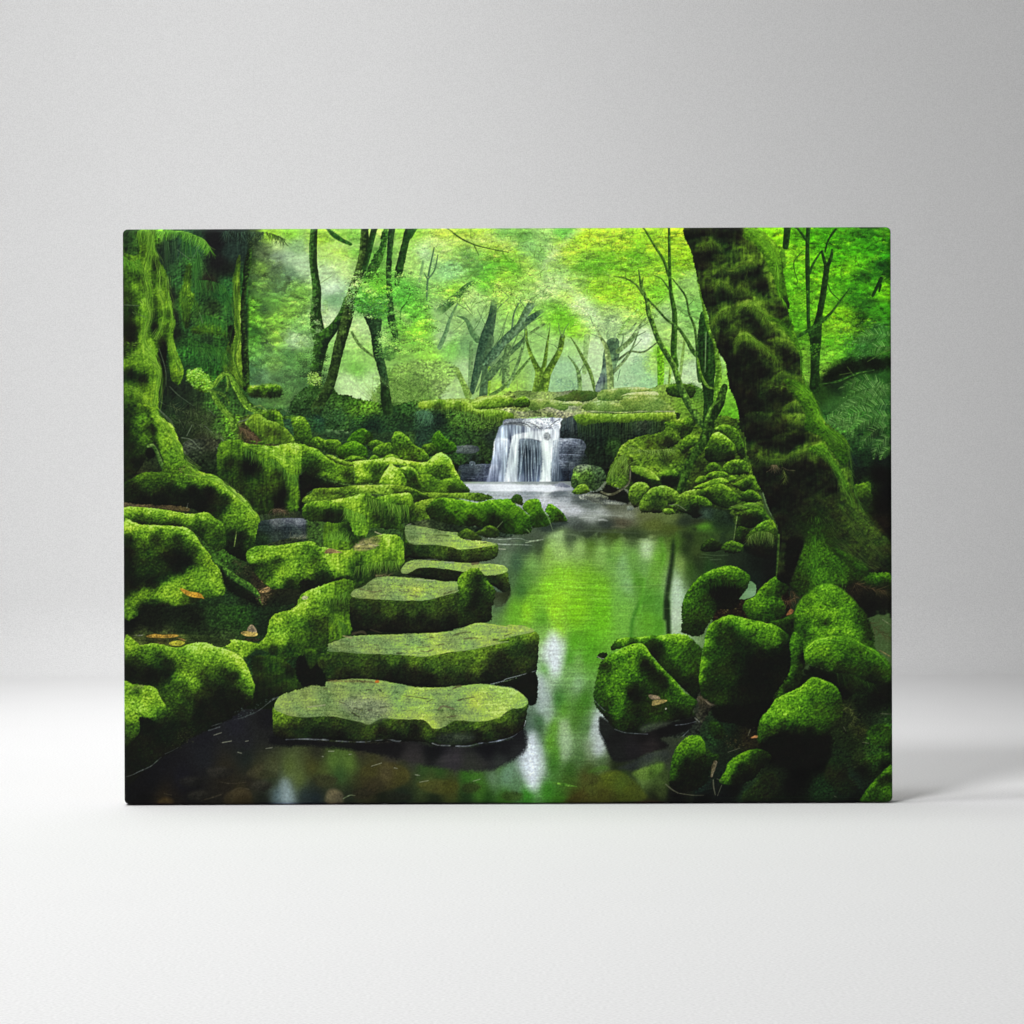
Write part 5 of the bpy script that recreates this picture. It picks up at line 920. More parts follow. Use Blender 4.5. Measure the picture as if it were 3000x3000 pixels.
shape('F', '1060,620 1160,610 1240,672 1320,650 1430,655 1500,720 1530,782 1320,792 1100,785 1075,690', '1120,650=.5 1200,690=.4 1350,670=.6 1450,700=.6 1480,730=.45 1400,740=.25 1480,765=.2 1300,750=.5 1150,750=.35 1250,770=.5 1350,765=.15', 'moss', 'd1', fuzz=1.5)
shape('F', '40,790 80,745 300,738 450,715 620,712 750,708 900,718 985,742 1100,790 1170,832 1050,850 980,800 800,805 600,795 400,835 -20,885 -20,825',
 '150,770=.45 350,770=.42 550,730=.75 700,730=.66 850,750=.5 750,785=.78 600,775=.62 950,760=.5 200,820=.5 50,840=.5 400,800=.5 1000,790=.45 900,735=.55', 'olive', 'moss', fuzz=1.5, lines=(('60,790 250,785 380,800 540,770', 3, -.12), ('740,770 880,790 960,770', 4, -.18)))
shape('F', '1010,890 1100,850 1180,838 1100,785 1300,788 1500,788 1650,790 1765,832 1700,852 1620,872 1500,852 1300,825 1180,880 1120,935 1150,1000 1150,1060 1035,1070', '1050,970=.28 1060,900=.55 1150,870=.6 1250,808=.5 1450,800=.55 1650,812=.35 1500,842=.6 1600,850=.4 1090,1020=.45 1200,800=.55', 'olive', 'moss', fuzz=1.5)
shape('F', '960,785 1040,780 1160,832 1040,870 1000,880', '1040,800=.3 1080,830=.2 1010,840=.25', 'moss')
shape('F', '-20,890 200,858 400,828 560,788 640,828 800,800 970,790 1002,870 1012,960 1032,1082 900,1070 935,1150 965,1250 990,1372 920,1420 905,1200 840,1130 700,1130 600,1120 550,1205 440,1195 390,1065 280,1092 170,1062 -20,1042',
 '100,890=.6 300,855=.65 500,830=.7 400,920=.7 80,960=.2 200,980=.05 320,1000=.06 380,985=.4 450,1000=.6 520,900=.65 500,1100=.6 600,950=.5 560,820=.5 650,900=.25 700,1000=.3 620,1050=.5 750,830=.7 900,820=.7 850,900=.4 800,1000=.2 780,900=.3 950,880=.5 930,1000=.1 980,1000=.35 880,980=.35 900,1090=.3 940,1200=.25 950,1320=.25 750,1100=.3 200,890=.6 100,930=.45',
 'moss', 'hang', amp=1.2, fuzz=1.8, lines=(('560,820 640,900 640,1020', 7, -.12), ('640,835 760,880 830,950 880,1080 930,1250', 5, .1), ('800,810 960,800', 4, .08), ('0,905 150,880 350,850 540,805', 4, .06), ('600,1000 720,1120', 6, -.08)))
hairs('F', '560,820 640,850 780,880 860,900 960,900', 200, 140, 1.5, .18, ['5c9420','3c6818','84b434','243f12','98c040'], .5, .15, .6, 111)
hairs('F', '350,930 450,960 550,1000', 120, 110, 1.6, .25, ['6ca428','8cc43c','3c6c18'], .5, .2, .6, 112)
shape('F', '165,1075 280,1080 390,1060 440,1192 560,1200 450,1285 350,1335 165,1285', '230,1120=.45 300,1200=.5 250,1260=.55 400,1200=.2 420,1120=.12 350,1130=.3 350,1280=.5', 'moss', 'hang', fuzz=3)
hairs('F', '180,1250 280,1230 400,1260', 140, 100, -1.5, .35, ['6ca428','88bc3c','3c6818'], .5, .3, .6, 113)
shape('F', '100,1300 350,1330 480,1290 600,1210 720,1178 850,1188 905,1250 915,1440 850,1485 700,1535 600,1605 440,1695 400,1605 250,1605 190,1460',
 '250,1330=.6 250,1420=.8 350,1400=.75 450,1330=.6 550,1250=.5 650,1290=.5 780,1220=.7 850,1260=.5 700,1330=.6 600,1400=.65 500,1400=.5 650,1430=.65 750,1330=.6 800,1400=.4 860,1420=.5 780,1470=.25 420,1480=.3 500,1530=.2 400,1450=.6 550,1500=.5 350,1540=.65 300,1480=.75 330,1600=.15 560,1600=.3 700,1500=.25 640,1540=.1 250,1560=.5',
 'moss', 'hang', amp=1.1, fuzz=2, lines=(('720,1200 800,1290 890,1440', 5, .1), ('500,1440 480,1560', 8, -.14), ('880,1280 895,1420', 5, .08)))
shape('F', '440,1290 520,1230 600,1205 700,1195 660,1290 560,1330 460,1330', '520,1260=8c8454 600,1230=847c50 620,1290=9c9060 500,1300=948858 660,1230=6c7838', tex='slab', fuzz=4, soft=4, amp=1.5, alpha=.85)
shape('F', '165,1350 210,1310 300,1335 330,1352 200,1360', '220,1335=94784c 290,1348=8c7848', tex='flat', fuzz=1)
for p in ('F580,1270:4 640,1285:4 680,1280:3', 'F640,1155:4 700,1180:4', 'F460,1280:3 540,1270:3'):
    stroke('F', p, '9c9470', alpha=.8, amp=.4)
hairs('F', '640,1560 700,1560 780,1560', 50, 60, .4, .8, ['7c7048','5c5434','948858'], .5, .4, .7, 114)
hairs('F', '450,1480 600,1450 750,1430 880,1420', 200, 110, 1.6, .2, ['4c7c1c','7cac30','2c5014','94c03c'], .5, .15, .6, 115)
# low boulder left of the path
shape('E', '1205,1420 1210,1340 1300,1292 1450,1285 1600,1270 1780,1243 1860,1265 1940,1385 1960,1450 2060,1640 1990,1620 1850,1665 1700,1692 1550,1685 1430,1685 1330,1610 1250,1500',
 '1300,1310=.5 1500,1300=.6 1700,1270=.6 1800,1300=.45 1260,1410=.7 1400,1380=.65 1550,1360=.65 1600,1450=.6 1350,1480=.35 1500,1430=.35 1250,1480=.2 1650,1520=.65 1750,1440=.5 1850,1400=.35 1550,1550=.65 1500,1620=.65 1700,1600=.35 1800,1540=.55 1850,1600=.2 1450,1680=.5 1600,1640=.12 1900,1600=.1 1400,1560=.3 1930,1450=.5', 'moss', fuzz=2, lines=(('1780,1250 1870,1300 1930,1390', 4, .12), ('1230,1440 1330,1400 1540,1370', 5, .1), ('1240,1480 1400,1440 1520,1400', 8, -.12)))
shape('F', '-60,1600 60,1610 200,1600 400,1570 430,1620 250,1655 100,1690 -60,1720', '50,1650=.07 250,1620=.1 380,1600=.12', 'moss', soft=3, fuzz=3)
shape('F', '-70,1770 0,1715 200,1640 400,1598 445,1690 432,1800 415,1932 J420,250 J330,330 J200,380 J120,430 J100,600 J-60,620 J-120,300 J-100,60',
 '-30,1790=.6 100,1760=.8 50,1840=.7 200,1720=.6 300,1680=.5 350,1640=.4 150,1880=.6 250,1850=.3 350,1850=.35 120,1900=.3 J50,60=.6 J200,100=.35 J300,150=.5 J100,200=.25 J350,220=.5 J60,300=.4 J250,250=.45 J50,400=.15 J60,560=.02 J-50,400=.35 J-60,200=.4 J-60,560=.06 J20,480=.08',
 'moss', 'hang', amp=1.1, fuzz=2)
hairs('F', '0,1800 150,1780 300,1750 400,1700', 140, 120, 1.7, .2, ['5c9420','3c6818','88b83c','244414'], .5, .15, .6, 116)
hairs('J', '0,60 150,80 300,150 380,200', 140, 120, 1.6, .25, ['4c7c20','2c5818','6ca030','1c3c14'], .5, .15, .6, 117)
shape('E', '1720,1775 1745,1757 1778,1765 1770,1790 1735,1795', '1750,1775=b4b480', tex='flat', fuzz=.7)
shape('I', '1570,165 1590,125 1630,110 1625,145 1590,170', '1600,140=8c9058', tex='flat', fuzz=.7)
# right-hand low rocks in the stream
shape('F', '1010,1062 1150,1040 1400,1090 1700,1100 1932,1120 1932,1200 1700,1200 1450,1180 1250,1130 940,1115 930,1090', '1000,1090=2c3820 1200,1080=26341c 1400,1120=1c2818 1650,1130=18241a 1500,1160=26381c 1850,1160=2c3c2c 1100,1110=465030', tex='d1', amp=1.2, fuzz=2, soft=2)
shape('F', '1120,935 1170,880 1230,842 1300,832 1450,852 1550,872 1650,872 1720,852 1850,845 1932,845 G160,868 G240,920 G300,985 G335,1010 G345,1085 G330,1165 G150,1175 G0,1145 1800,1130 1600,1105 1400,1092 1200,1045 1140,1000',
 '1250,870=.4 1170,930=.2 1230,970=.25 1350,900=.55 1500,920=.55 1650,900=.5 1800,880=.6 1450,1000=.45 1650,980=.4 1350,1050=.2 1550,1060=.15 1750,1040=.12 1850,960=.45 1900,1080=.3 G80,900=.6 G180,950=.5 G250,1000=.4 G100,1000=.35 G250,1080=.45 G150,1120=.3 G60,1100=.15 G300,1120=.25 G20,1060=.12', 'deep', 'd1', fuzz=1.8, lines=(('1150,920 1240,850 1300,840 1450,862 1560,880 1650,882 1720,860', 4, .14), ('G20,860 G100,870 G200,920 G300,1000', 4, .1)))
shape('F', '1140,945 1200,880 1260,850 1330,980 1310,1050 1200,1040', '1230,880=.35 1180,940=.2 1250,960=.24 1280,1030=.18', 'moss', fuzz=2, soft=3, alpha=.8)
shape('G', '158,865 180,812 218,800 260,830 268,900 220,900', '200,820=.4 240,850=.3 210,870=.2', 'moss')
shape('G', '258,935 290,862 375,840 425,865 455,950 505,1010 525,1085 350,1115 325,1000', '350,870=.6 400,920=.6 330,950=.5 430,1000=.25 380,1050=.25 480,1040=.35 300,900=.5 440,930=.5', 'deep', 'd1', fuzz=1.5)
shape('G', '472,960 490,910 520,885 570,910 620,950 662,1000 682,1055 600,1065 540,1065 505,1000', '520,920=.5 560,960=.4 500,980=.6 620,1000=.2 580,1040=.25 530,1000=.4 640,1030=.2', 'deep', fuzz=1.2, lines=(('520,890 570,915 630,960 675,1040', 3, .15),))
shape('G', '540,1065 680,1058 670,1085 600,1105 520,1100', '600,1080=2c3830', tex='water', soft=3, alpha=.8)
for p in ('G20,1115:3 70,1060:3', 'G440,930:3 500,1020:3 545,1140:2', 'G190,880:3 260,940:3 330,1005:3', 'G300,1130:3 330,1165:3'):
    stroke('G', p, '7c9060', alpha=.6, amp=.4)
# ---- stepping slabs, far to near
def slab(top, ttones, front, ftones, wet=()):
    shape('J', front, ftones, 'olive', 'moss', fuzz=1.6, under=.3, mul=.88, rim=.05)
    shape('J', top, ttones, 'slabg', 'slab', fuzz=1.4, rim=.05, under=.0, amp=1.15, mul=1.0)
slab('F925,1108 F1000,1095 F1100,1108 F1300,1148 F1430,1168 F1500,1218 F1650,1238 F1790,1270 F1700,1292 F1450,1322 F1380,1302 F1180,1272 F965,1262',
 'F1000,1130=.55 F1150,1190=.6 F1300,1230=.7 F1100,1240=.75 F1400,1280=.8 F1600,1270=.75 F1250,1180=.5 F1700,1275=.7 F980,1220=.5',
 'F955,1255 F1180,1265 F1380,1298 F1450,1318 F1700,1288 F1785,1262 F1805,1330 F1775,1400 F1650,1435 F1500,1450 F1350,1435 F1100,1408 F960,1400 F915,1405',
 'F1050,1290=.35 F1300,1310=.4 F1600,1320=.4 F1740,1290=.55 F1750,1350=.3 F1100,1350=.2 F1400,1380=.15 F1600,1390=.2 F1000,1340=.15 F1450,1340=.4 F1200,1300=.38')
shape('F', '1420,1190 1450,1150 1512,1124 1582,1160 1655,1230 1500,1232', '1510,1140=.42 1470,1180=.35 1560,1180=.3 1600,1215=.25', 'olive', 'd1')
shape('F', '1588,1165 1650,1130 1722,1093 1800,1130 1805,1200 1700,1212 1640,1190', '1720,1105=.42 1660,1140=.38 1690,1170=.15 1770,1150=.3 1760,1190=.2', 'olive', 'd1')
slab('F895,1492 F960,1430 F1100,1418 F1350,1438 F1550,1450 F1800,1458 F1872,1485 F1885,1530 F1700,1565 F1430,1522 F1250,1496 F1060,1494 F960,1542 F890,1542',
 'F1000,1460=.6 F1200,1460=.72 F1400,1480=.75 F1600,1480=.7 F1800,1490=.75 F950,1520=.65 F1780,1530=.7',
 'F935,1555 F1000,1508 F1060,1494 F1250,1496 F1440,1522 F1690,1560 F1875,1525 F1905,1620 F1915,1700 F1850,1725 F1740,1660 F1430,1625 F1300,1625 F1100,1585',
 'F1050,1520=.2 F1250,1540=.15 F1400,1570=.12 F1100,1560=.12 F1800,1560=.3 F1870,1545=.6 F1890,1600=.35 F1820,1640=.12 F1880,1690=.2 F1780,1600=.15')
shape('F', '1750,1720 1850,1725 1915,1700 1900,1780 1840,1850 1760,1850', '1800,1770=343c24 1860,1760=283018 1800,1830=485838', tex='water', soft=3, amp=1.3)
slab('F430,1770 F440,1700 F520,1678 F620,1600 F700,1578 F850,1578 F1100,1598 F1300,1622 F1425,1628 F1425,1712 F1300,1752 F1160,1792 F1000,1802 F700,1792',
 'F600,1620=.5 F550,1720=.55 F800,1640=.7 F1000,1700=.7 F1000,1770=.72 F1250,1660=.75 F750,1750=.62 F1300,1720=.6 F500,1760=.55 F900,1600=.65',
 'F405,1785 F500,1775 F700,1792 F1000,1802 F1180,1788 F1430,1712 F1700,1932 J1735,150 J1600,190 J1450,222 J1200,262 J950,272 J700,262 J450,235 J405,150',
 'F550,1830=.3 F800,1850=.35 F1050,1850=.35 F1300,1800=.42 F1250,1880=.3 J600,60=.2 J800,50=.4 J1000,80=.35 J1200,60=.35 J1350,50=.25 J600,180=.1 J900,150=.08 J1050,130=.08 J1200,200=.08 J800,230=.05 J1350,150=.06 J450,150=.1')
shape('F', '1418,1630 1450,1558 1540,1500 1612,1494 1662,1550 1712,1630 1772,1690 1765,1780 1742,1890 J1735,140 J1620,180 J1480,190 J1430,205 J1420,60 1440,1760',
 '1480,1560=.55 1560,1520=.5 1460,1660=.6 1500,1720=.4 1560,1640=.3 1620,1600=.2 1680,1650=.4 1720,1700=.3 1600,1750=.15 1650,1850=.2 1560,1850=.15 1480,1820=.35 J1600,80=.2 J1500,120=.2 J1700,60=.15 J1650,130=.12', 'moss', fuzz=1.8, lines=(('1612,1500 1690,1620 1768,1700', 4, .1), ('1630,1560 1600,1700 1560,1830', 14, -.08)))
slab('J115,420 J180,385 J260,350 J430,300 J700,288 J950,280 J1250,265 J1430,235 J1580,178 J1750,188 J1932,212 K100,192 K250,198 K370,240 K330,268 K150,305 K0,352 J1900,352 J1700,394 J1560,424 J1420,444 J1180,484 J1080,494 J850,474 J600,469 J430,459 J190,440',
 'J300,400=.55 J500,340=.62 J700,400=.65 J900,330=.68 J1000,440=.78 J1200,330=.7 J1200,430=.75 J1400,300=.58 J1600,230=.75 J1500,350=.68 J1700,280=.62 J1900,250=.7 K200,230=.66 K50,300=.68 J1450,260=.62',
 'J112,430 J190,437 J430,457 J600,467 J850,472 J1080,492 J1180,482 J1420,442 J1560,422 J1700,392 J1900,350 K0,350 K150,302 K330,265 K395,258 K418,320 K408,450 K398,580 K385,640 K200,692 K0,748 J1700,752 J1450,772 J1200,778 J1000,762 J700,722 J450,702 J150,722 J100,600',
 'J200,480=.35 J500,490=.4 J800,510=.45 J1000,530=.5 J1200,500=.5 J1400,480=.5 J1600,460=.6 J1800,400=.65 K100,330=.65 K300,290=.6 K380,300=.5 K370,400=.2 J200,600=.25 J400,560=.3 J400,660=.15 J700,600=.15 J650,560=.3 J900,620=.12 J1000,680=.1 J1250,600=.4 J1300,680=.2 J1500,580=.4 J1600,600=.45 J1500,700=.15 J1700,680=.08 J1850,550=.12 J1900,470=.25 K50,450=.1 K100,600=.15 K200,480=.25 K300,450=.2 K300,560=.3 K350,600=.12 K60,680=.1 J1150,720=.06 J800,700=.06')
stroke('J', '1730,752:3 1850,722:3 K100,705:3 K250,665:3 K380,628:2', '8c9494', alpha=.8, amp=.3)
shape('K', '0,752 200,695 388,640 392,920 310,940 240,840 150,780 0,765', '200,740=.02 300,800=.05 360,850=.04 350,700=.01', 'moss', tex='water', soft=1.5)
shape('J', '-40,700 20,610 110,620 150,720 60,745 -40,760', '50,680=.02', 'moss', soft=3, fuzz=3)
shape('J', '-320,1235 0,1275 550,1295 850,1292 1200,1330 1450,1338 1700,1312 1932,1255 K100,1230 K270,1170 K300,1300 K285,1370 K150,1475 K0,1552 J1700,1565 J1550,1575 J1300,1545 J1100,1515 J800,1440 J400,1370 J0,1340 J-320,1330',
 '-200,1290=0b0b0e 300,1330=0c0c0f 800,1350=0e0d10 1200,1390=0b0b10 1700,1350=0a0a10 K100,1330=0d0d12 K200,1400=18181a J1000,1450=302c2c J1300,1480=343034 J1600,1520=2c2a2a K50,1500=28282a', tex='water', soft=6, fuzz=3, alpha=.9)
slab('J-310,960 J-295,910 J-250,860 J-130,800 J0,770 J150,735 J300,713 J500,703 J700,718 J850,750 J1000,775 J1200,785 J1450,768 J1620,750 J1800,770 J1932,790 K160,790 K240,830 K290,880 K312,930 K250,975 K150,985 K60,1055 J1900,1025 J1750,1085 J1600,1105 J1400,1095 J1300,1150 J1200,1180 J1150,1132 J1080,1088 J850,1084 J700,1074 J580,1134 J480,1104 J200,1054 J0,1064 J-150,1054 J-290,1004',
 'J-200,900=.62 J0,900=.58 J150,800=.58 J300,850=.62 J450,950=.5 J600,850=.6 J650,1000=.55 J500,1060=.5 J800,900=.66 J1000,1000=.68 J1100,920=.78 J1000,850=.68 J1100,1040=.82 J1300,900=.65 J1300,1000=.58 J1500,900=.7 J1500,1050=.62 J1700,850=.78 J1700,1000=.78 J1850,900=.85 K100,880=.86 K220,900=.8 K60,950=.8 J200,950=.55 J-100,980=.6 J1350,1060=.5',
 'J-322,960 J-300,990 J-150,1045 J0,1055 J200,1045 J480,1095 J580,1125 J700,1065 J850,1075 J1080,1080 J1150,1125 J1200,1172 J1300,1142 J1400,1088 J1600,1098 J1750,1078 J1900,1018 K60,1048 K150,978 K250,968 K312,930 K302,1000 K292,1080 K262,1180 K150,1252 K0,1292 J1600,1312 J1450,1338 J1200,1332 J1100,1294 J850,1294 J550,1298 J200,1278 J0,1278 J-200,1272 J-312,1232 J-325,1100',
 'J-280,1040=.6 J-250,1100=.5 J-200,1020=.6 J-100,1080=.35 J-100,1180=.2 J0,1100=.25 J100,1080=.35 J100,1200=.1 J300,1120=.3 J450,1160=.25 J300,1230=.06 J600,1170=.35 J800,1110=.4 J700,1200=.12 J900,1160=.3 J1000,1220=.08 J850,1250=.05 J1150,1180=.4 J1250,1170=.4 J1250,1250=.12 J1450,1150=.35 J1450,1240=.15 J1600,1130=.45 J1700,1120=.4 J1850,1060=.5 J1800,1150=.15 J1600,1220=.08 K50,1070=.55 K120,1020=.5 K200,1000=.3 K150,1120=.3 K270,960=.45 K270,1050=.15 K100,1200=.08 K220,1150=.08 J-250,1200=.12')
shape('J', '1220,1250 1300,1215 1450,1210 1580,1230 1550,1290 1400,1310 1250,1300', '1300,1260=2c342c 1450,1240=3c4838 1500,1280=28302a', tex='slab', soft=8, fuzz=4, alpha=.7, amp=1.5)
shape('J', '300,930 420,880 640,870 780,930 760,1040 560,1110 430,1040', '450,930=8c9474 600,900=8c9474 650,1000=868e6e 520,1050=7c8664', tex='slab', soft=14, fuzz=5, alpha=.75)
for p, c, al in (('-200,1276:3 -50,1270:4 120,1276:4 200,1280:3', 'a0a4a8', .8), ('270,1288:3 420,1296:4 550,1297:4 600,1290:3', 'a8acb0', .8), ('640,1285:3 760,1275:3 850,1290:6 880,1288:3', '909490', .8), ('1180,1310:5 1240,1328:6 1350,1330:4', 'a8acac', .8), ('1400,1335:5 1500,1335:6 1570,1325:5 1620,1308:3', 'b0b4b8', .85), ('1620,1308:3 1800,1288:3 1932,1245:3', 'a4acc0', .9), ('1780,1290:2.5 K0,1290:3 K150,1252:3 K240,1195:3', 'a4acc0', .9)):
    stroke('J', p, '50545a', c, alpha=al, amp=1, fuzz=1.5)
stroke('K', '275,1145:3 290,1095:2', 'c0c4c8', alpha=.8)
# twigs, cracks and litter lying on the slabs
for p, c in (('J900,858:3 1050,878:5 1200,900:3', '4c4c2c'), ('J1130,920:4 1180,895:4', '4c5430'), ('J1420,905:5 1500,885:5 1575,875:5', '50502f'), ('J1240,985:8 1290,960:8 1380,985:7', '6c6048'), ('J1320,1065:6 1370,1055:7 1410,1050:4', '5c5438'), ('J420,1020:5 490,1062:5', '3c4028'),
             ('J440,975:4 520,1003:4', '4c4c34'), ('J580,1000:8 610,995:7', '50503c'), ('J690,972:4 750,968:4', '4c4c34'), ('J160,795:6 210,800:4', '5c6038'), ('J560,805:8 600,803:6', '4c5038'), ('J680,805:8 695,820:11', '38402c'), ('J1370,800:4 1430,770:10 1450,775:6', '5c5434'), ('J270,910:4 350,935:4', '5c5c3c'),
             ('J0,970:4 80,960:7 165,950:6', 'a0a07c'), ('J890,1003:5 990,1000:3', '606440'), ('J200,715:4 330,722:3', '785c34'), ('J850,462:9 890,460:6', '3c4428'), ('J1060,440:5 1130,445:6 1190,425:5', '605c3c'), ('J1040,408:4 1150,400:4', '68683f'), ('J1220,385:6 1290,375:5', '606038'), ('J1370,300:7 1450,270:8 1540,262:6', '545832'), ('J1480,325:6 1560,318:7 1640,320:5', '5c5838'),
             ('J400,398:4 480,405:3', '5c6040'), ('J630,383:5 670,388:4', '50543c'), ('J920,385:4 950,384:4', '50543c'), ('J640,432:4 680,433:3', '585c40'), ('J1160,310:7 1195,315:6', '50582c'), ('J1760,335:10 1800,330:8', '4c5828'), ('J1860,300:5 1932,270:5', '50502c'), ('J1820,210:5 1880,225:5', 'a0a070'), ('J600,240:8 700,270:4', '3c3424'), ('J430,280:12 520,260:14 560,290:8', '4c4430'), ('J340,300:5 420,318:6', 'a8986c'),
             ('F500,1690:4 620,1720:5 700,1710:4', '68603f'), ('F680,1760:5 740,1752:4', '58583c'), ('F780,1650:4 900,1665:4', '6c7044'), ('F1150,1660:4 1190,1680:4', '5c6038'), ('F1290,1735:5 1400,1705:5', '5c5c34'), ('F870,1710:4 950,1720:4', '6c7048'), ('F970,1750:4 1060,1765:4', '6c7048'), ('F1040,1605:4 1200,1612:4', 'b0b48c'),
             ('F1080,1420:5 1200,1415:5 1240,1425:4', '6c7460'), ('F1300,1440:4 1380,1442:5', '8c9484'), ('F1560,1455:12 1610,1448:10', '6c5c40'), ('F950,1460:5 1000,1440:5', '5c6038'), ('F1040,1170:6 1150,1175:5', '6c7848'), ('F1120,1210:4 1220,1200:4', '707c4c'), ('F1200,1185:8 1330,1190:8', '566c30'), ('F1640,1258:6 1690,1255:5', '384030'), ('F1490,1225:4 1530,1232:4', 'a0a488'), ('F950,1090:4 980,1080:3', 'b0b498')):
    stroke('J', p, c, c, alpha=.75, fuzz=1.2, soft=1.6, amp=.6)
shape('J', '640,722 665,715 680,725 675,740 645,740', '660,728=c06a24', tex='flat', fuzz=.5)
shape('J', '200,730 260,722 400,715 560,720 640,738 480,735', '300,727=6c5430 500,727=5c4828', tex='flat', soft=3, fuzz=2, alpha=.7)
leaves('J', '300,380 600,310 1200,290 1700,230 1900,260 1600,400 1050,470 500,440', 380, ['505830','6c7044','a8b478','3c441f'], .9, .5, 121, flat=1)
leaves('J', '-200,900 200,760 700,740 1500,800 1900,830 1800,1000 1200,1080 500,1060 -150,1020', 520, ['50582c','6c7044','a8b874','84a83c','3c441f'], .9, .5, 122)
leaves('F', '480,1760 650,1610 900,1600 1380,1650 1350,1720 1000,1780', 220, ['50582c','6c7044','b0b884','3c441f'], .9, .5, 123)
# ---- near-left bank by the dark water
shape('I', '1430,130 1500,80 1600,60 1700,0 1800,-40 1960,-40 1960,430 1880,450 1700,500 1550,540 1450,480 1300,430 1170,520 1070,450 950,400 1050,340 1200,350 1300,370 1380,300 1405,200',
 '1500,120=.65 1700,30=.75 1850,60=.5 1600,180=.5 1550,220=.65 1450,270=.6 1520,340=.7 1400,340=.65 1650,280=.45 1700,350=.4 1850,200=.25 1750,400=.35 1600,420=.25 1450,420=.2 1350,420=.5 1150,380=.65 1050,370=.65 1200,430=.65 1300,480=.4 1350,520=.2 1900,300=.3 1850,400=.3', 'moss', 'moss', fuzz=2.5)
shape('I', '1250,520 1350,480 1500,500 1580,540 1660,620 1700,720 1740,790 1600,830 1480,870 1350,900 1230,960 1260,850', '1300,560=.15 1400,550=.32 1500,600=.32 1600,650=.12 1350,650=.25 1450,720=.26 1550,750=.26 1650,720=.35 1700,780=.2 1400,830=.12 1300,880=.1 1500,830=.15 1350,760=.12', 'moss', 'hang', fuzz=2.5)
shape('I', '1675,520 1720,480 1780,520 1850,560 1890,590 1940,660 1940,770 1830,765 1740,785 1690,720 1658,630', '1720,600=.01 1820,700=.01 1900,720=.02 1740,740=.01', 'moss', soft=2, fuzz=2)
shape('I', '1750,440 1850,430 1880,520 1830,590 1800,610 1770,540', '1800,470=.35 1830,540=.3 1780,520=.2', 'moss', 'hang', fuzz=2)
shape('I', '20,290 150,295 260,285 560,280 800,300 1000,330 1050,370 950,410 700,400 500,410 300,400 20,390', '100,320=38421c 300,330=343c1a 500,340=3c441f 700,330=30401c 900,345=2c3c1a 200,360=485424 600,380=44541c 400,310=4c4820', tex='slab', amp=1.4, fuzz=2)
for o, c in (('255,303 330,283 420,292 500,285 565,300 480,318 310,318', 'b08a34'), ('470,370 500,352 560,345 612,355 610,375 570,392 500,392', 'b4b034'), ('550,322 590,325 628,345 600,345', 'a88440'), ('140,297 190,292 232,290 200,302', '989878'),
             ('1150,278 1165,262 1210,255 1290,265 1310,290 1270,305 1190,300', 'b09850'), ('1205,245 1225,205 1250,192 1285,225 1295,270 1230,258', '8c7c60'), ('1180,330 1260,320 1330,330 1290,352 1210,350', '2c2c1c')):
    shape('I', o, o.split()[1]+'='+c, tex='flat', fuzz=1, amp=1.2)
for p in ('I640,340:3 800,350:4 1000,385:3', 'I700,365:3 850,360:3', 'I60,330:3 240,345:3', 'I300,345:3 440,335:3'):
    stroke('I', p, '1c2410', alpha=.6, amp=.4)
shape('I', '20,372 200,382 350,372 470,400 560,412 700,368 800,363 950,410 1070,448 1172,520 1222,620 1275,760 1262,850 1230,955 1000,1105 640,1285 560,1355 400,1455 250,1565 20,1640',
 '100,400=.65 300,400=.65 150,440=.5 300,460=.5 480,450=.65 700,420=.75 850,430=.75 1000,460=.75 1100,520=.75 1180,620=.7 1230,740=.65 1230,800=.45 600,500=.5 750,480=.65 900,520=.55 1050,580=.55 700,560=.5 150,520=.25 350,520=.3 450,560=.15 100,620=.06 300,660=.03 450,650=.06 600,600=.4 560,680=.55 650,700=.6 700,750=.55 620,780=.3 500,780=.35 800,680=.3 900,650=.35 1000,650=.2 1080,680=.12 1150,750=.4 850,800=.15 780,820=.25 950,850=.05 1100,830=.1 1000,950=.03 1150,900=.05 800,950=.05 620,900=.25 550,880=.4 480,930=.35 640,1000=.25 580,1030=.15 520,1000=.3 750,1050=.05 900,1050=.07 550,1150=.08 600,1200=.12 450,1250=.1 300,1150=.05 400,1350=.07 250,1400=.1 300,1450=.12 100,1450=.05 200,1550=.04 80,1580=.03 1200,960=.06',
 'moss', fuzz=2.5, lines=(('700,390 850,405 1000,440 1110,520 1190,620 1250,740', 7, .06), ('580,660 660,670 700,760', 7, .08), ('240,420 400,470 520,440', 5, -.08)))
shape('I', '20,765 120,755 250,768 340,790 380,870 438,960 442,1050 400,1135 300,1085 185,1062 192,1180 150,1262 20,1320', '80,800=.6 250,820=.65 330,860=.65 150,900=.75 60,950=.75 250,930=.75 380,950=.6 300,1000=.6 150,1000=.7 400,1040=.3 100,1080=.6 80,1150=.35 150,1200=.35 60,1280=.25 160,840=.32 400,1100=.2', 'moss', fuzz=2.5)
hairs('I', '120,800 200,760 240,770', 30, 60, 2.4, .4, ['8c9c50','6c8038'], .5, .3, .7, 131)
for p in ('I1500,875:5 1440,900:8 1400,935:3 1300,1010:3 1170,1065:3 1080,1090:2', 'I960,1120:3 870,1150:3', 'I945,1158:5 840,1190:4', 'I552,1352:2.5 490,1385:3 430,1412:3', 'I392,1443:3 340,1490:3 290,1530:3.5 180,1580:3.5 120,1610:3 45,1632:3'):
    stroke('I', p, '3c4040', '8c9490', alpha=.75, amp=1, fuzz=.8)
leaves('I', '1050,1000 1200,970 1400,900 1300,1000 1150,1080', 120, ['3c4844','60706c','242c2c'], 1.0, .5, 132)
leaves('I', '400,1250 650,1150 700,1260 500,1380', 90, ['3c4020','54582c'], 1.0, .5, 133)
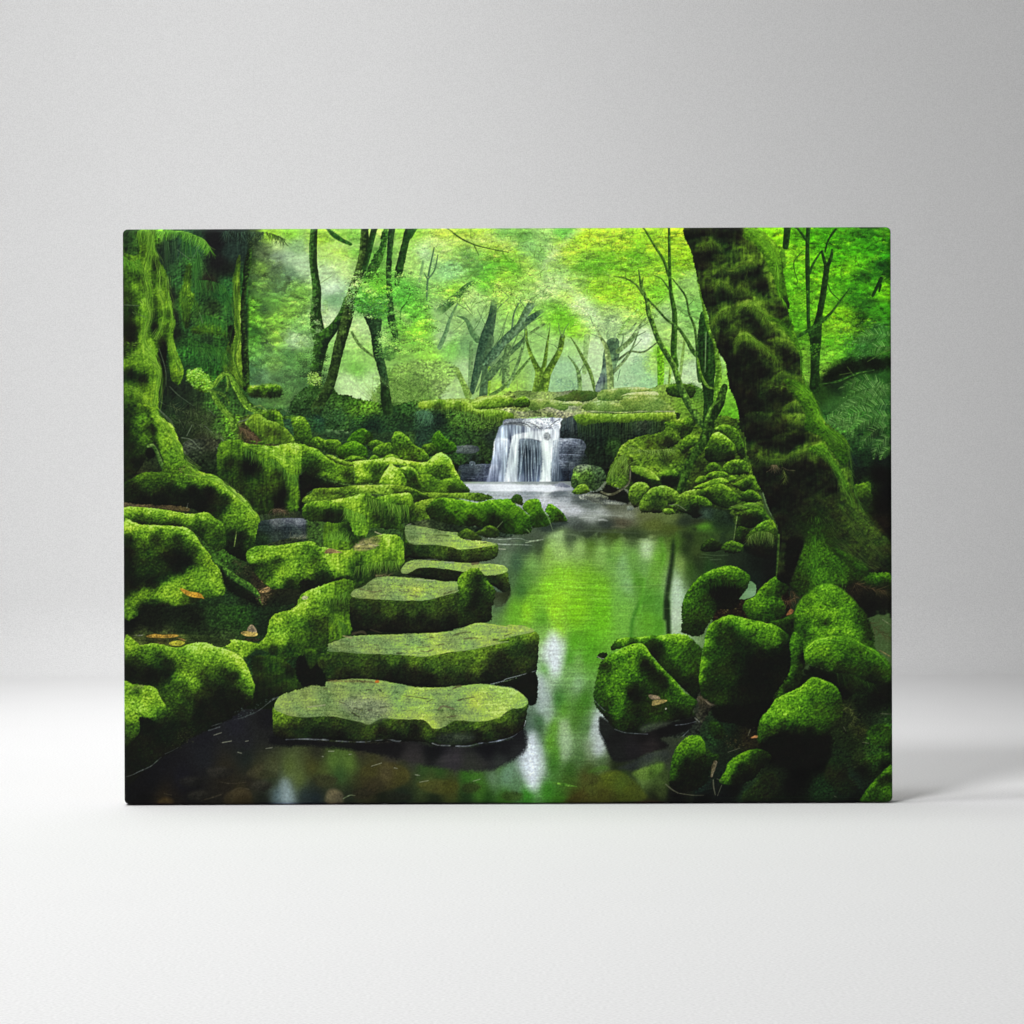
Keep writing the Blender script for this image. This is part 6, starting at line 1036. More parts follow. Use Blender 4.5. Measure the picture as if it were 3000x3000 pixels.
# ---- right bank, far to near
shape('G', '1050,700 1080,560 1120,480 1200,330 1350,260 1500,230 1600,195 1620,110 1750,85 1932,60 H480,120 H560,600 H700,1000 H700,1100 H450,1120 H300,960 H100,940 H60,960 1800,980 1500,960 1270,880 1250,760 1100,740',
 '1200,350=.6 1300,330=.55 1250,400=.5 1150,480=.45 1120,580=.4 1100,680=.45 1080,700=.5 1170,640=.5 1250,560=.25 1380,280=.4 1480,270=.35 1560,230=.45 1680,220=.45 1600,290=.1 1650,330=.15 1450,350=.3 1350,400=.55 1500,400=.5 1650,390=.5 1550,460=.35 1450,480=.5 1400,550=.65 1500,580=.6 1300,600=.05 1400,630=.1 1350,680=.15 1500,660=.3 1620,470=.1 1700,430=.45 1650,540=.45 1600,600=.6 1680,640=.1 1600,660=.08 1620,140=.4 1750,120=.6 1830,120=.5 1760,200=.15 1850,200=.4 1800,280=.55 1850,340=.5 1850,250=.6 1800,380=.15 1750,350=.5 1880,100=.2 1680,560=.5 1300,860=.2 H50,550=.25 H250,560=.2 H430,300=.3 H500,450=.35 H600,800=.4 H450,950=.35 H200,900=.2 H60,700=.3 H300,700=.4 H550,640=.45 H650,950=.35',
 'olive', 'd1', amp=1.4, fuzz=3)
for ln in ('1110,600 1150,480 1200,400 1280,340', '1130,700 1190,600 1260,520 1340,480', '1270,420 1370,390 1480,400 1600,400'):
    stroke('G', ' '.join(k+':8' for k in ln.split()), '3c5818', '8ca84c', alpha=.6, fuzz=2, tex='hang')
hairs('G', '1100,560 1140,480 1230,420 1250,540', 180, 170, 1.85, .25, ['7ca038','94b44c','3c5c18','5c8024'], .5, .25, .6, 141)
hairs('G', '1250,340 1400,380 1550,380 1700,360', 220, 90, 1.2, .7, ['84a83c','5c8024','2c4814','a0bc5c'], .5, .4, .55, 142)
shape('G', '1275,545 1290,530 1350,535 1450,560 1520,620 1555,670 1480,660 1400,640 1300,590', '1350,550=.62 1440,580=.66 1500,630=.66 1400,620=.4', 'olive', 'd1', fuzz=1.2)
shape('G', '1280,590 1400,640 1550,675 1540,720 1440,740 1300,690', '1330,640=.05 1420,680=.08 1500,690=.2', 'moss', soft=2)
shape('G', '1545,610 1600,575 1690,570 1720,620 1640,640', '1600,590=.6 1680,590=.55 1650,620=.4', 'moss', 'd1')
shape('G', '1560,640 1700,630 1700,720 1620,740', '1640,680=.06', 'moss', soft=3)
shape('G', '1590,130 1660,108 1730,130 1750,100 1840,75 1880,130 1860,200 1780,290 1740,250 1720,190 1660,180', '1640,130=.5 1700,150=.4 1790,100=.65 1850,120=.5 1820,170=.18 1760,200=.15 1790,250=.3 1870,150=.2', 'moss', fuzz=2)
shape('G', '1540,330 1560,260 1600,215 1660,200 1720,240 1730,310 1640,360', '1620,225=.45 1690,250=.45 1610,300=.08 1660,320=.12 1560,290=.4', 'olive', fuzz=2)
shape('G', '1735,360 1770,280 1830,240 1890,260 1895,330 1850,360 1780,420', '1800,280=.62 1850,270=.6 1850,330=.3 1800,370=.12 1760,350=.5 1820,390=.1', 'moss', fuzz=2)
shape('G', '735,600 760,535 850,518 980,540 1035,590 1045,640 1005,720 930,775 860,740 740,745 718,680', '800,555=747f6c 860,540=7c8878 780,620=78a834 880,590=6c9c28 830,640=4c7020 760,690=2c4420 950,590=3c5830 980,680=2c3c24 880,690=243818 1010,630=344c2c 930,560=54684c 900,640=2c481c', tex='moss', amp=1.3, fuzz=1.5)
shape('G', '728,775 780,720 850,704 890,748 892,782 820,802 750,795', '800,730=.6 850,730=.6 780,770=.5 860,770=.3 750,785=.4 820,790=.25', 'olive', fuzz=1.5)
shape('G', '900,780 1000,760 1060,700 1150,740 1260,790 1270,880 1150,880 1000,850 900,820', '1000,800=.03 1150,800=.03 1220,850=.05 1100,850=.06', 'moss', soft=3, fuzz=3)
shape('G', '790,820 830,798 950,792 1050,815 1060,850 930,860 820,850', '830,815=888c84 950,810=6c7064 1030,830=5c6050 880,840=484c44', tex='slab', amp=1.5, fuzz=1.5)
shape('G', '880,860 1060,850 1180,870 1240,890 1180,900 1060,890 960,885', '950,870=5c6054 1100,875=888c84 1200,888=70746c', tex='slab', amp=1.5, fuzz=1.5, soft=2, alpha=.8)
shape('G', '1240,920 1270,905 1305,920 1305,945 1250,948', '1275,925=70786c', tex='slab')
stroke('G', '1000,775:8 1060,800:11 1120,795:12 1190,755:9 1250,710:9 1272,650:7 1275,540:5', '4c4c34', '84846c', fuzz=.8)
for o, t in (('1255,830 1275,730 1340,688 1405,690 1455,740 1380,830 1350,925 1290,905', '1330,720=.6 1400,720=.55 1300,770=.55 1350,800=.45 1290,850=.3 1330,880=.25 1270,880=.3'),
             ('1530,735 1600,718 1690,760 1745,802 1700,880 1620,895 1600,800', '1600,740=.6 1680,780=.6 1640,830=.35 1720,820=.5 1650,870=.2 1570,760=.6'),
             ('1355,925 1372,860 1450,762 1530,730 1600,790 1628,900 1600,965 1500,975 1380,965', '1450,780=.6 1500,755=.6 1470,850=.3 1540,830=.13 1580,880=.35 1400,900=.5 1450,930=.2 1570,800=.45 1420,850=.5 1520,930=.15'),
             ('1730,745 1760,690 1792,645 1850,700 1860,765 1750,805', '1790,670=.45 1760,730=.4 1800,720=.12 1840,740=.2'),
             ('1695,890 1722,820 1800,770 1900,748 1960,765 1960,1000 1800,980 1640,915', '1780,800=.55 1860,785=.6 1800,880=.4 1870,880=.12 1900,840=.2 1900,950=.05 1720,900=.4 1760,940=.2 1850,960=.08'),
             ('1590,935 1660,932 1698,972 1660,990 1585,978', '1630,945=.5 1680,970=.4')):
    shape('G', o, t, 'olive', 'moss', fuzz=2, under=.35, rim=.24)
stroke('G', '1640,900:3 1720,900:4 1800,950:3', '6c7458', alpha=.7)
for o, t in (('190,190 300,138 400,180 450,260 485,350 475,470 400,400 300,240', '300,160=.5 400,210=.45 440,300=.4 460,420=.2 350,210=.35'),
             ('105,440 115,380 150,262 220,213 290,240 370,310 405,385 385,475 280,495 150,495', '220,245=.65 300,275=.65 370,345=.5 200,330=.32 300,370=.28 150,420=.12 250,430=.2 350,440=.08 150,330=.4'),
             ('105,600 130,530 190,498 250,528 280,585 240,605', '190,515=.5 140,560=.35 200,560=.15 255,570=.4'),
             ('278,575 300,510 400,468 505,498 535,595 430,615 330,605', '400,480=.6 380,530=.28 480,530=.45 340,560=.45 440,580=.2 320,520=.5'),
             ('110,640 150,600 200,583 300,588 325,632 200,668', '200,600=.52 280,610=.5 180,645=.3'),
             ('10,690 50,632 112,628 135,672 80,705', '70,645=.52 110,665=.3 50,685=.4'),
             ('290,690 360,622 415,660 330,705', '360,640=.5 330,680=.3'),
             ('0,740 100,690 250,640 340,680 280,720 100,750', '120,700=.55 250,670=.55 60,730=.5 200,720=.4'),
             ('370,710 450,660 565,618 605,690 645,765 560,770 470,770', '450,680=.5 550,650=.52 520,710=.12 600,740=.45 470,740=.25'),
             ('60,790 100,740 250,698 345,740 405,800 415,875 330,940 200,890 110,855', '150,740=.55 280,718=.58 150,800=.1 280,800=.3 380,820=.38 300,880=.22 350,780=.5 200,760=.4'),
             ('-20,815 100,825 185,900 110,940 60,1010 -20,1010', '50,840=.45 130,880=.45 40,950=.04 90,910=.2'),
             ('435,830 520,758 595,778 655,845 600,870 480,870', '520,775=.5 600,810=.45 500,830=.2 560,850=.12'),
             ('320,940 450,898 560,878 645,918 700,1000 560,950 430,960', '450,920=.45 560,900=.48 620,930=.4 400,940=.3 660,970=.35'),
             ('408,1120 420,1000 500,948 600,932 690,985 760,1060 700,1085 560,1120 440,1120', '550,948=.45 640,960=.42 550,1020=.07 480,1040=.06 430,1020=.25 700,1040=.35 620,1020=.05'),
             ('385,1250 398,1140 450,1100 545,1140 525,1225 480,1265', '450,1120=.3 420,1170=.25 490,1170=.12 450,1230=.1'),
             ('70,1320 110,1242 180,1213 255,1250 280,1310 150,1345', '170,1230=.3 130,1270=.2 220,1270=.12 180,1320=.08'),
             ('265,1320 310,1250 380,1238 475,1278 465,1335 380,1355', '370,1260=.42 310,1300=.35 430,1300=.35 370,1330=.25'),
             ('492,1210 580,1108 680,1048 755,1042 800,1150 810,1255 780,1340 650,1340 580,1285 515,1265', '650,1070=.5 740,1085=.46 580,1150=.36 680,1180=.3 600,1250=.2 720,1250=.13 780,1200=.25 760,1310=.05 640,1310=.06')):
    shape('H', o, t, 'moss', 'moss', fuzz=2, under=.35, rim=.26)
hairs('H', '520,1200 600,1150 700,1150 760,1180', 150, 110, 1.6, .2, ['6c8c30','3c5c1c','8ca84c','243c14'], .5, .2, .6, 143)
hairs('H', '330,920 450,900 600,890', 80, 90, .2, .3, ['6c9034','90b04c','3c5c1c'], .5, .3, .5, 144)
shape('H', '60,960 110,920 250,940 350,960 400,1090 300,1070 200,1050 100,1010', '120,960=344838 220,1000=1c3018 320,1020=18281a 150,1000=2c4434', tex='flat', soft=6, fuzz=3, alpha=.8)
stroke('H', '415,1000:4 400,1100:4 380,1245:3', '647c40', alpha=.8)
shape('H', '480,1280 600,1290 700,1340 790,1350 790,1400 650,1400 500,1340', '600,1330=.02 700,1370=.02 520,1310=.05', 'moss', soft=4)
for p in ('H80,1360:3 200,1375:3 330,1370:3', 'H160,1415:4 260,1410:4', 'H60,1390:3 180,1395:3'):
    stroke('H', p, '48603c', '6c8450', alpha=.6, soft=2, amp=.4)
# slender stems right of centre
stroke('C', '1395,50:8 1500,230:11 1590,370:14 1632,510:12', '2c5014', '5c8c28', amp=.7)
stroke('C', '1640,40:12 1645,400:15 1655,650:18 1690,850:24 1692,1000:27 1685,1150:30 1685,1250:29 1705,1360:28', '1c3c10', '4c7c20', amp=.8)
stroke('C', '1355,460:6 1382,620:17 1430,750:17 1445,850:24 1490,980:24 1540,1120:24 1620,1260:25 1690,1380:27 1745,1550:31 1815,1700:36 1905,1840:38 2010,1960:42', '28481a', '74a034', light=.4)
stroke('C', '1120,518:4 1230,540:7 1330,600:9 1395,690:14', '3c5c1c', '6c9438', amp=.6)
stroke('C', '1395,530:5 1385,620:8', '3c5c1c', amp=.5)
stroke('C', '1232,470:3 1232,540:4', '4c6c20', amp=.5)
stroke('C', '1440,735:8 1530,830:10 1620,930:12 1720,1000:14 1800,1110:17 1870,1230:22 1960,1310:24', '28481a', '5c8430')
stroke('C', '1500,510:3 1570,545:6 1640,640:9', '34581c', amp=.5)
stroke('C', '1670,540:5 1750,640:9 1800,720:10 1830,870:11 1880,1000:11 1900,1180:12 1915,1400:18 1932,1500:22', '28481c', '58802c')
stroke('C', '1480,820:3 1570,750:4 1590,730:2', '4c701c', amp=.4)
stroke('C', '1820,800:4 1870,740:4 1840,720:2', '4c6c30', amp=.4)
stroke('C', '1720,820:4 1800,880:5 1932,915:4', '4c6c30', amp=.4, alpha=.8)
shape('D', '60,900 100,840 135,900 165,1000 205,1100 225,1300 200,1500 190,1700 150,1850 120,1960 85,1960 100,1700 75,1500 45,1300 40,1100', '80,1000=204414 120,1200=183410 160,1400=1c3c10 100,1400=14300c 140,1600=183410 120,1800=1c3c12 90,1150=24481a 180,1250=2c5818', tex='hang', amp=1.5, fuzz=1)
stroke('D', '120,1050:4 115,1250:4 110,1420:3', '7c9c60', alpha=.7, amp=.3)
stroke('D', '30,400:14 60,620:14 110,850:16 150,1020:18 205,1160:18 235,1350:28 235,1550:32 205,1720:14', '4c7c18', '88b838', tex='hang', fuzz=1.5)
stroke('D', '40,1300:12 70,1440:12 130,1550:12 200,1580:7', '48741c', '7ca434', fuzz=1)
stroke('D', '295,1560:30 245,1720:44 150,1890:46 H150,180:48 H60,360:45 H-20,470:42 G1785,640:36 G1745,760:30', '14280c', '4c7820', light=-.3, fuzz=1)
stroke('D', '240,1690:8 170,1750:10 120,1860:10', '5c8c28', '88b440', alpha=.8)
# ---- right background trees and dark fern bank
stroke('D', '888,50:34 868,240:28', '17320f', '285018')
stroke('D', '840,300:26 850,420:24', '3c6c18', '58901c', tex='leaf', alpha=.8)
stroke('D', '970,50:11 1070,190:13', '17380f', '28541a')
stroke('D', '1085,50:22 1075,200:19 1076,450:22 1080,700:18 1085,950:17 1105,1070:20', '14300c', '2c5c18')
stroke('D', '1198,292:8 1130,400:11 1095,490:13', '1c440f', '2c5c18')
stroke('D', '1145,1575:52 1148,1400:42 1150,1250:46 1155,1080:55 1185,900:32 1220,700:30 1242,550:28 1258,430:26', '0f2409', '264c14', fuzz=1)
stroke('D', '1255,440:20 1225,340:15 1212,285:12', '12280a', '264c14')
stroke('D', '1258,440:20 1298,340:16 1306,270:10', '12280a', '264c14')
stroke('D', '1240,290:7 1270,180:9 1345,70:11', '12280a', '264c14')
stroke('D', '965,1100:14 1060,1040:16 1200,950:18 1300,860:12 1390,740:8 1475,630:4', '1f4410', '3c7020')
stroke('D', '1268,590:4 1300,670:5 1375,740:4', '1c3c0c', amp=.4)
stroke('D', '1030,280:4 955,370:5 950,450:5 985,570:4', '245010', amp=.4)
stroke('D', '1690,700:14 1730,620:16 1770,540:18', '0c2408', '1c4410')
stroke('D', '1750,660:9 1765,600:12', '0c2408', '1c4410')
leaves('D', '1080,1170 1220,1170 1200,1320 1100,1300', 160, ['4c8c1c','6cac28','2c6414'], 1.2, .7, 151)
leaves('D', '960,660 1060,680 1060,860 980,880 920,760', 240, ['7ccc18','58a014','98e028'], 1.2, .65, 152)
shape('D', '1200,1500 1280,1380 1400,1310 1600,1290 1760,1285 1900,1270 1900,1380 1600,1420 1450,1420 1350,1480 1270,1540', '1300,1440=060c04 1450,1370=080c05 1700,1330=081005 1550,1380=0a1406', tex='flat', fuzz=3, soft=9, alpha=.85)
stroke('D', '1190,1535:4 1350,1510:7 1450,1470:9 1550,1430:8 1700,1400:5', '24481a', '4c7c28', fuzz=2)
for p in ('D1380,1445:3 1490,1425:3', 'D1450,1370:3 1510,1450:3', 'D1640,1320:3 1780,1240:4 1890,1190:3', 'D1830,745:4 1880,750:3'):
    stroke('D', p, '4c6c24', '7c9c48', alpha=.7, amp=.4)
field('H', 'H1200,0 H1960,1960',
 '1300,60=1c4818 1500,60=347420 1600,40=3c8028 1750,80=285c28 1450,200=3c6c24 1400,150=487c2c 1600,200=1c3c18 1700,180=0c140c 1800,150=205018 1550,350=1c3c18 1750,300=142818 1600,450=142c14 1500,500=10201a 1800,450=0c1810 1550,600=0c140c 1750,600=060604 1750,900=060504 1850,800=040404 1600,720=1c3410 1600,850=142408 1650,900=142008 1750,1100=140f08 1850,1200=080604 1850,1350=2c1f10 1700,1200=28200f '
 '1600,1560=14240f 1700,1540=20400f 1800,1560=20400f 1750,1620=141f0c 1800,1680=181c0c 1550,1680=1c180f 1650,1750=0f100a 1800,1800=10100a 1700,1850=080806 L1700,200=0a0c08 L1750,100=0c140a L1850,200=181810 L1780,280=2c2818 L1800,400=1c2010 L1850,350=241c10',
 'leaf', 1.6, feather=7)
hairs('D', '1230,1930 1330,1780 1500,1650 1700,1560 1860,1520', 420, 150, .5, .5, ['3c6c28','5c9040','28541c','7ca858','204418'], .55, .5, .6, 153)
hairs('H', '1280,40 1420,80 1600,60 1850,40', 300, 130, 1.0, .5, ['3c7428','5c9440','28541c','74a450','1c4018'], .55, .5, .6, 154)
hairs('H', '1450,200 1600,260 1750,280 1880,330', 260, 120, 1.7, .5, ['284c20','3c6c24','142c14','4c7c3c'], .55, .5, .5, 155)
leaves('D', '1400,1000 1860,950 1860,1250 1600,1290 1450,1250', 500, ['306828','4c8838','1c4818','68a050'], 1.1, .55, 156)
for i, (pth, lf) in enumerate((('D1860,1640 1700,1640 1540,1700 1380,1810', 90), ('D1860,1720 1720,1730 1560,1800 1420,1900', 90), ('D1860,1580 1720,1560 1560,1590 1420,1660', 80), ('D1860,1820 1720,1830 1600,1890 H1480,130', 90), ('D1800,1520 1650,1490 1500,1520 1370,1580', 70), ('H1860,60 1720,70 1580,130 1470,220', 90), ('H1850,160 1740,180 1640,260 1560,380', 80),
                               ('H1300,60 1400,90 1470,170 1500,260', 60), ('H1700,20 1560,20 1420,80 1340,140', 80), ('H1860,250 1800,280 1730,360 1700,460', 70), ('H1860,360 1800,400 1760,470', 50), ('D1230,1900 1330,1830 1450,1800', 60), ('D1860,1080 1740,1060 1600,1090 1500,1150', 80), ('D1860,1180 1740,1180 1640,1230', 70))):
    frond('D', pth, lf, ['4c8828', '70a848', '346a24', '8cb860', '28541c'], 34, .75, .75, 560+i)
shape('H', '1490,740 1560,700 1660,680 1675,760 1690,860 1660,950 1560,960 1520,860', '1560,720=.45 1630,705=.42 1530,770=.4 1580,800=.42 1650,790=.4 1560,850=.08 1640,840=.1 1600,900=.25', 'moss', 'd1', fuzz=3)
shape('H', '1560,1620 1600,1540 1700,1515 1800,1520 1880,1560 1890,1640 1750,1640 1640,1660', '1650,1560=.4 1720,1545=.55 1820,1560=.55 1700,1600=.35 1800,1620=.15 1620,1620=.2', 'deep', fuzz=3)
hairs('H', '1500,1620 1650,1680 1800,1700', 90, 110, .3, .6, ['4c3c24','6c5838','2c2414'], .5, .4, .6, 157)
hairs('L', '1640,150 1750,250 1850,320', 50, 110, .4, .7, ['4c3c24','5c5030','2c2414'], .5, .4, .6, 158)
stroke('L', '1785,140:3 1880,205:3', '6c6c50', alpha=.7); stroke('L', '1760,430:3 1865,490:4', '8c6c44', alpha=.7)
# ---- near-right rocks: dark ground first
field('L', 'L-20,600 L1960,1990',
 '600,600=050605 700,800=050605 400,1000=060706 800,1400=040504 1000,1600=040504 1400,800=060806 1600,800=12200c 1700,900=090c07 1500,750=182c0f 1800,800=080a06 1450,1000=1f2810 1600,1000=0c140a 1700,1100=141f10 1750,1150=20381a 1850,1200=2c5818 1700,1250=2c5814 1800,1280=2c5c14 1600,1200=24280f 1500,1300=14200c 1700,1450=244c14 1600,1450=202c10 1800,1420=284814 1850,1350=0c140a 1400,1450=142410 1350,1600=16300f 1500,1650=16281a 1250,1700=142c12 1600,1550=090c07 1800,1500=080a06 1450,1780=101c10 700,1700=1c2810 600,1750=20381c 800,1650=141f0f 500,1800=20381f 900,1700=060706 1200,1500=040504 300,1150=142814 200,1250=1c3818 400,1250=0c140a 500,1250=241f10 600,1150=0a0c07 300,1350=141f12 100,1550=14241a 200,1600=101a12 50,1700=14241c 400,1750=050605 1500,1850=060806 100,1850=050605 300,1830=0c100f 800,1850=0c140a 0,1100=1a2018 50,950=2c3024 150,1150=1c3018',
 'moss', 1.6, feather=7)
shape('H', 'K1330,1130 K1500,1085 K1880,1040 K1932,870 H200,1850 H250,1700 H700,1700 H900,1700 L900,800 L300,960 L150,1010 L50,1200 L-50,1230 L-200,1260', 'L100,900=2c2a1c L150,980=1c1c14 L300,1000=070806 L0,1000=343428 L60,850=3c3420 L-50,1100=202820 H300,1800=1c140c H400,1850=1c140c L500,700=040504 L700,500=050605', tex='d1', amp=1.6, fuzz=3)
leaves('H', '250,1780 420,1780 430,1900 300,1930', 160, ['4c3c20','6c5830','2c2010','848040'], 1.2, .6, 161)
hairs('L', '0,850 80,880 150,940', 60, 90, .7, .5, ['6c6048','4c442f','8c8068'], .5, .4, .6, 162)
shape('K', '1090,430 1130,350 1200,315 1350,305 1550,290 1700,274 1800,280 1845,310 1905,370 1960,450 1960,760 1905,850 1850,870 1480,490 1420,400 1360,365 1260,390',
 '1200,330=.65 1400,310=.7 1600,295=.75 1780,295=.75 1150,400=.25 1300,360=.3 1450,370=.2 1550,400=.12 1500,450=.05 1650,400=.45 1750,380=.5 1700,480=.45 1850,450=.3 1650,550=.25 1800,600=.35 1700,650=.15 1900,600=.3 1850,720=.12 1800,780=.1 1880,370=.3', 'deep', fuzz=2)
shape('K', '963,490 1010,450 1062,460 1042,518 990,512', '1010,480=.15 1040,490=.1', 'deep')
stroke('K', '965,490:3 1000,508:3 1038,512:3', 'a0a48c', alpha=.8, amp=.3)
shape('K', '985,1060 1060,1090 1250,1215 1500,1180 1720,1095 1900,1060 1800,1200 1560,1260 1640,1330 1450,1400 1250,1480 1110,1470 1040,1320 985,1200', '1050,1150=1c201c 1150,1250=131413 1400,1250=100f0f 1300,1350=1c1a1c 1150,1400=181a18 1450,1320=241f1f 1600,1220=0c0c0c 1700,1150=0c0d0c', tex='water', soft=4, amp=1.2)
shape('K', '935,905 938,800 970,620 1000,540 1060,488 1150,440 1260,388 1362,364 1424,400 1484,490 1600,620 1700,720 1780,820 1850,868 1905,920 1865,1000 1885,1050 1700,1092 1550,1135 1400,1205 1250,1215 1130,1175 1050,1085 968,985',
 '1060,510=.55 1200,430=.6 1350,390=.6 1420,440=.55 1250,500=.5 1320,470=.6 1150,560=.45 1050,570=.15 1020,680=.45 1200,620=.55 1300,600=.6 1330,660=.6 1420,560=.15 1470,620=.08 1550,680=.12 1600,740=.08 1560,580=.45 1680,720=.45 1780,830=.4 1820,870=.35 1150,720=.5 1250,740=.5 1000,800=.35 1080,800=.5 1200,850=.55 1300,800=.2 1350,870=.05 1280,840=.1 1420,850=.2 1500,800=.25 1550,930=.25 1650,850=.35 1750,900=.35 1100,920=.3 1180,950=.5 1120,1020=.5 1250,970=.25 1250,1050=.2 1350,1000=.12 1450,980=.2 1500,1080=.26 1400,1120=.15 1600,1020=.25 1700,1020=.12 1750,1060=.03 1800,1000=.2 1040,1000=.15 1060,1070=.05 1200,1140=.2 1300,1190=.1 980,900=.3 1380,620=.35',
 'deep', amp=1.1, fuzz=1.8, lines=(('1400,395 1470,490 1590,620 1700,730 1790,830', 5, .18), ('1390,470 1390,600 1330,720 1290,830', 10, -.12), ('1060,520 1140,460 1300,400', 5, .1)))
shape('K', '1450,850 1540,860 1560,890 1490,895 1460,880', '1500,870=7c6c54', tex='flat', fuzz=1.5); shape('K', '1480,930 1500,900 1610,895 1615,915 1540,945 1485,955', '1550,920=8c7c48 1600,905=a09050', tex='flat', fuzz=1.2)
shape('K', '1605,975 1620,978 1610,990', '1610,981=d8d4c0', tex='flat', fuzz=.3)
for p in ('K937,905:3 980,950:3 1035,1000:3', 'K1130,1175:3 1220,1205:3 1330,1215:3 1440,1220:2', 'K1700,1135:3 1800,1125:3 1900,1100:2', 'K985,1210:3 1050,1310:2', 'K1770,1240:3 1830,1180:2', 'K1885,1065:3 1925,1105:4'):
    stroke('K', p, '50545a', '9098a0', alpha=.7, amp=1)
shape('K', '1380,1150 1500,1110 1650,1105 1600,1130 1450,1190 1380,1195', '1450,1150=50584c 1550,1120=4c5444', tex='slab', soft=6, alpha=.6, fuzz=3)
# arched rock behind
shape('H', '-112,1932 -108,1850 -88,1770 -50,1700 0,1640 80,1558 180,1508 300,1473 400,1478 490,1528 535,1570 528,1625 500,1685 450,1765 440,1820 380,1880 250,1880 200,1932 L110,250 L60,300 L0,302 L-60,285 L-110,262 L-105,150',
 '60,1600=.65 180,1530=.65 300,1500=.65 420,1520=.55 350,1580=.4 220,1580=.35 480,1570=.4 100,1640=.15 450,1640=.28 300,1700=.02 200,1720=.02 380,1680=.05 400,1760=.04 80,1720=.3 0,1720=.4 130,1800=.25 0,1850=.35 -80,1800=.5 100,1900=.3 280,1850=.06 350,1860=.06 -90,1900=.35 L0,60=.35 L100,100=.25 L50,200=.15 L-80,100=.3 L-60,220=.2 300,1640=.15 200,1640=.12 40,1640=.5',
 'deep', fuzz=2.2, amp=1.1)
shape('H', '180,1660 300,1640 420,1650 450,1690 440,1770 420,1820 300,1830 220,1800 170,1720', '300,1720=.01 250,1760=.02 400,1730=.02 380,1800=.04 200,1700=.04', 'deep', soft=6, fuzz=4)
hairs('H', '120,1650 250,1610 400,1620 480,1590', 130, 60, 1.57, .2, ['1c4008','2c5c0c','102406'], .5, .2, .6, 163)
shape('H', '525,1640 545,1615 592,1660 582,1745 500,1785 440,1785 450,1760 510,1690', '560,1660=6c9460 550,1720=84a880 500,1770=6c9060 530,1650=5c8450', tex='water', fuzz=1.5, amp=.6)
shape('H', '465,1860 500,1790 580,1760 620,1690 700,1620 780,1566 830,1590 905,1650 882,1722 832,1765 872,1850 862,1932 L875,50 L850,105 L730,165 L600,165 L525,130 L470,40',
 '780,1585=.5 700,1650=.55 650,1720=.5 750,1680=.45 840,1650=.2 850,1700=.15 650,1790=.6 750,1770=.55 560,1800=.55 600,1870=.5 800,1820=.4 520,1830=.4 L600,50=.45 L700,80=.3 L600,120=.2 L800,60=.2 L530,80=.35 720,1730=.2 800,1740=.15', 'deep', fuzz=2)
shape('L', '725,165 850,130 950,90 965,250 925,330 870,255 800,205', '800,170=.3 900,120=.35 900,220=.1 940,180=.12 850,190=.2', 'deep')
hairs('H', '830,1790 900,1800 950,1760 920,1700', 60, 80, .5, 1.0, ['6c5030','8c6c44','3c2c1a'], .5, .4, .7, 164)
shape('L', '880,100 895,70 920,40 945,60 925,90', '915,65=8c5c34', tex='flat', fuzz=1.5)
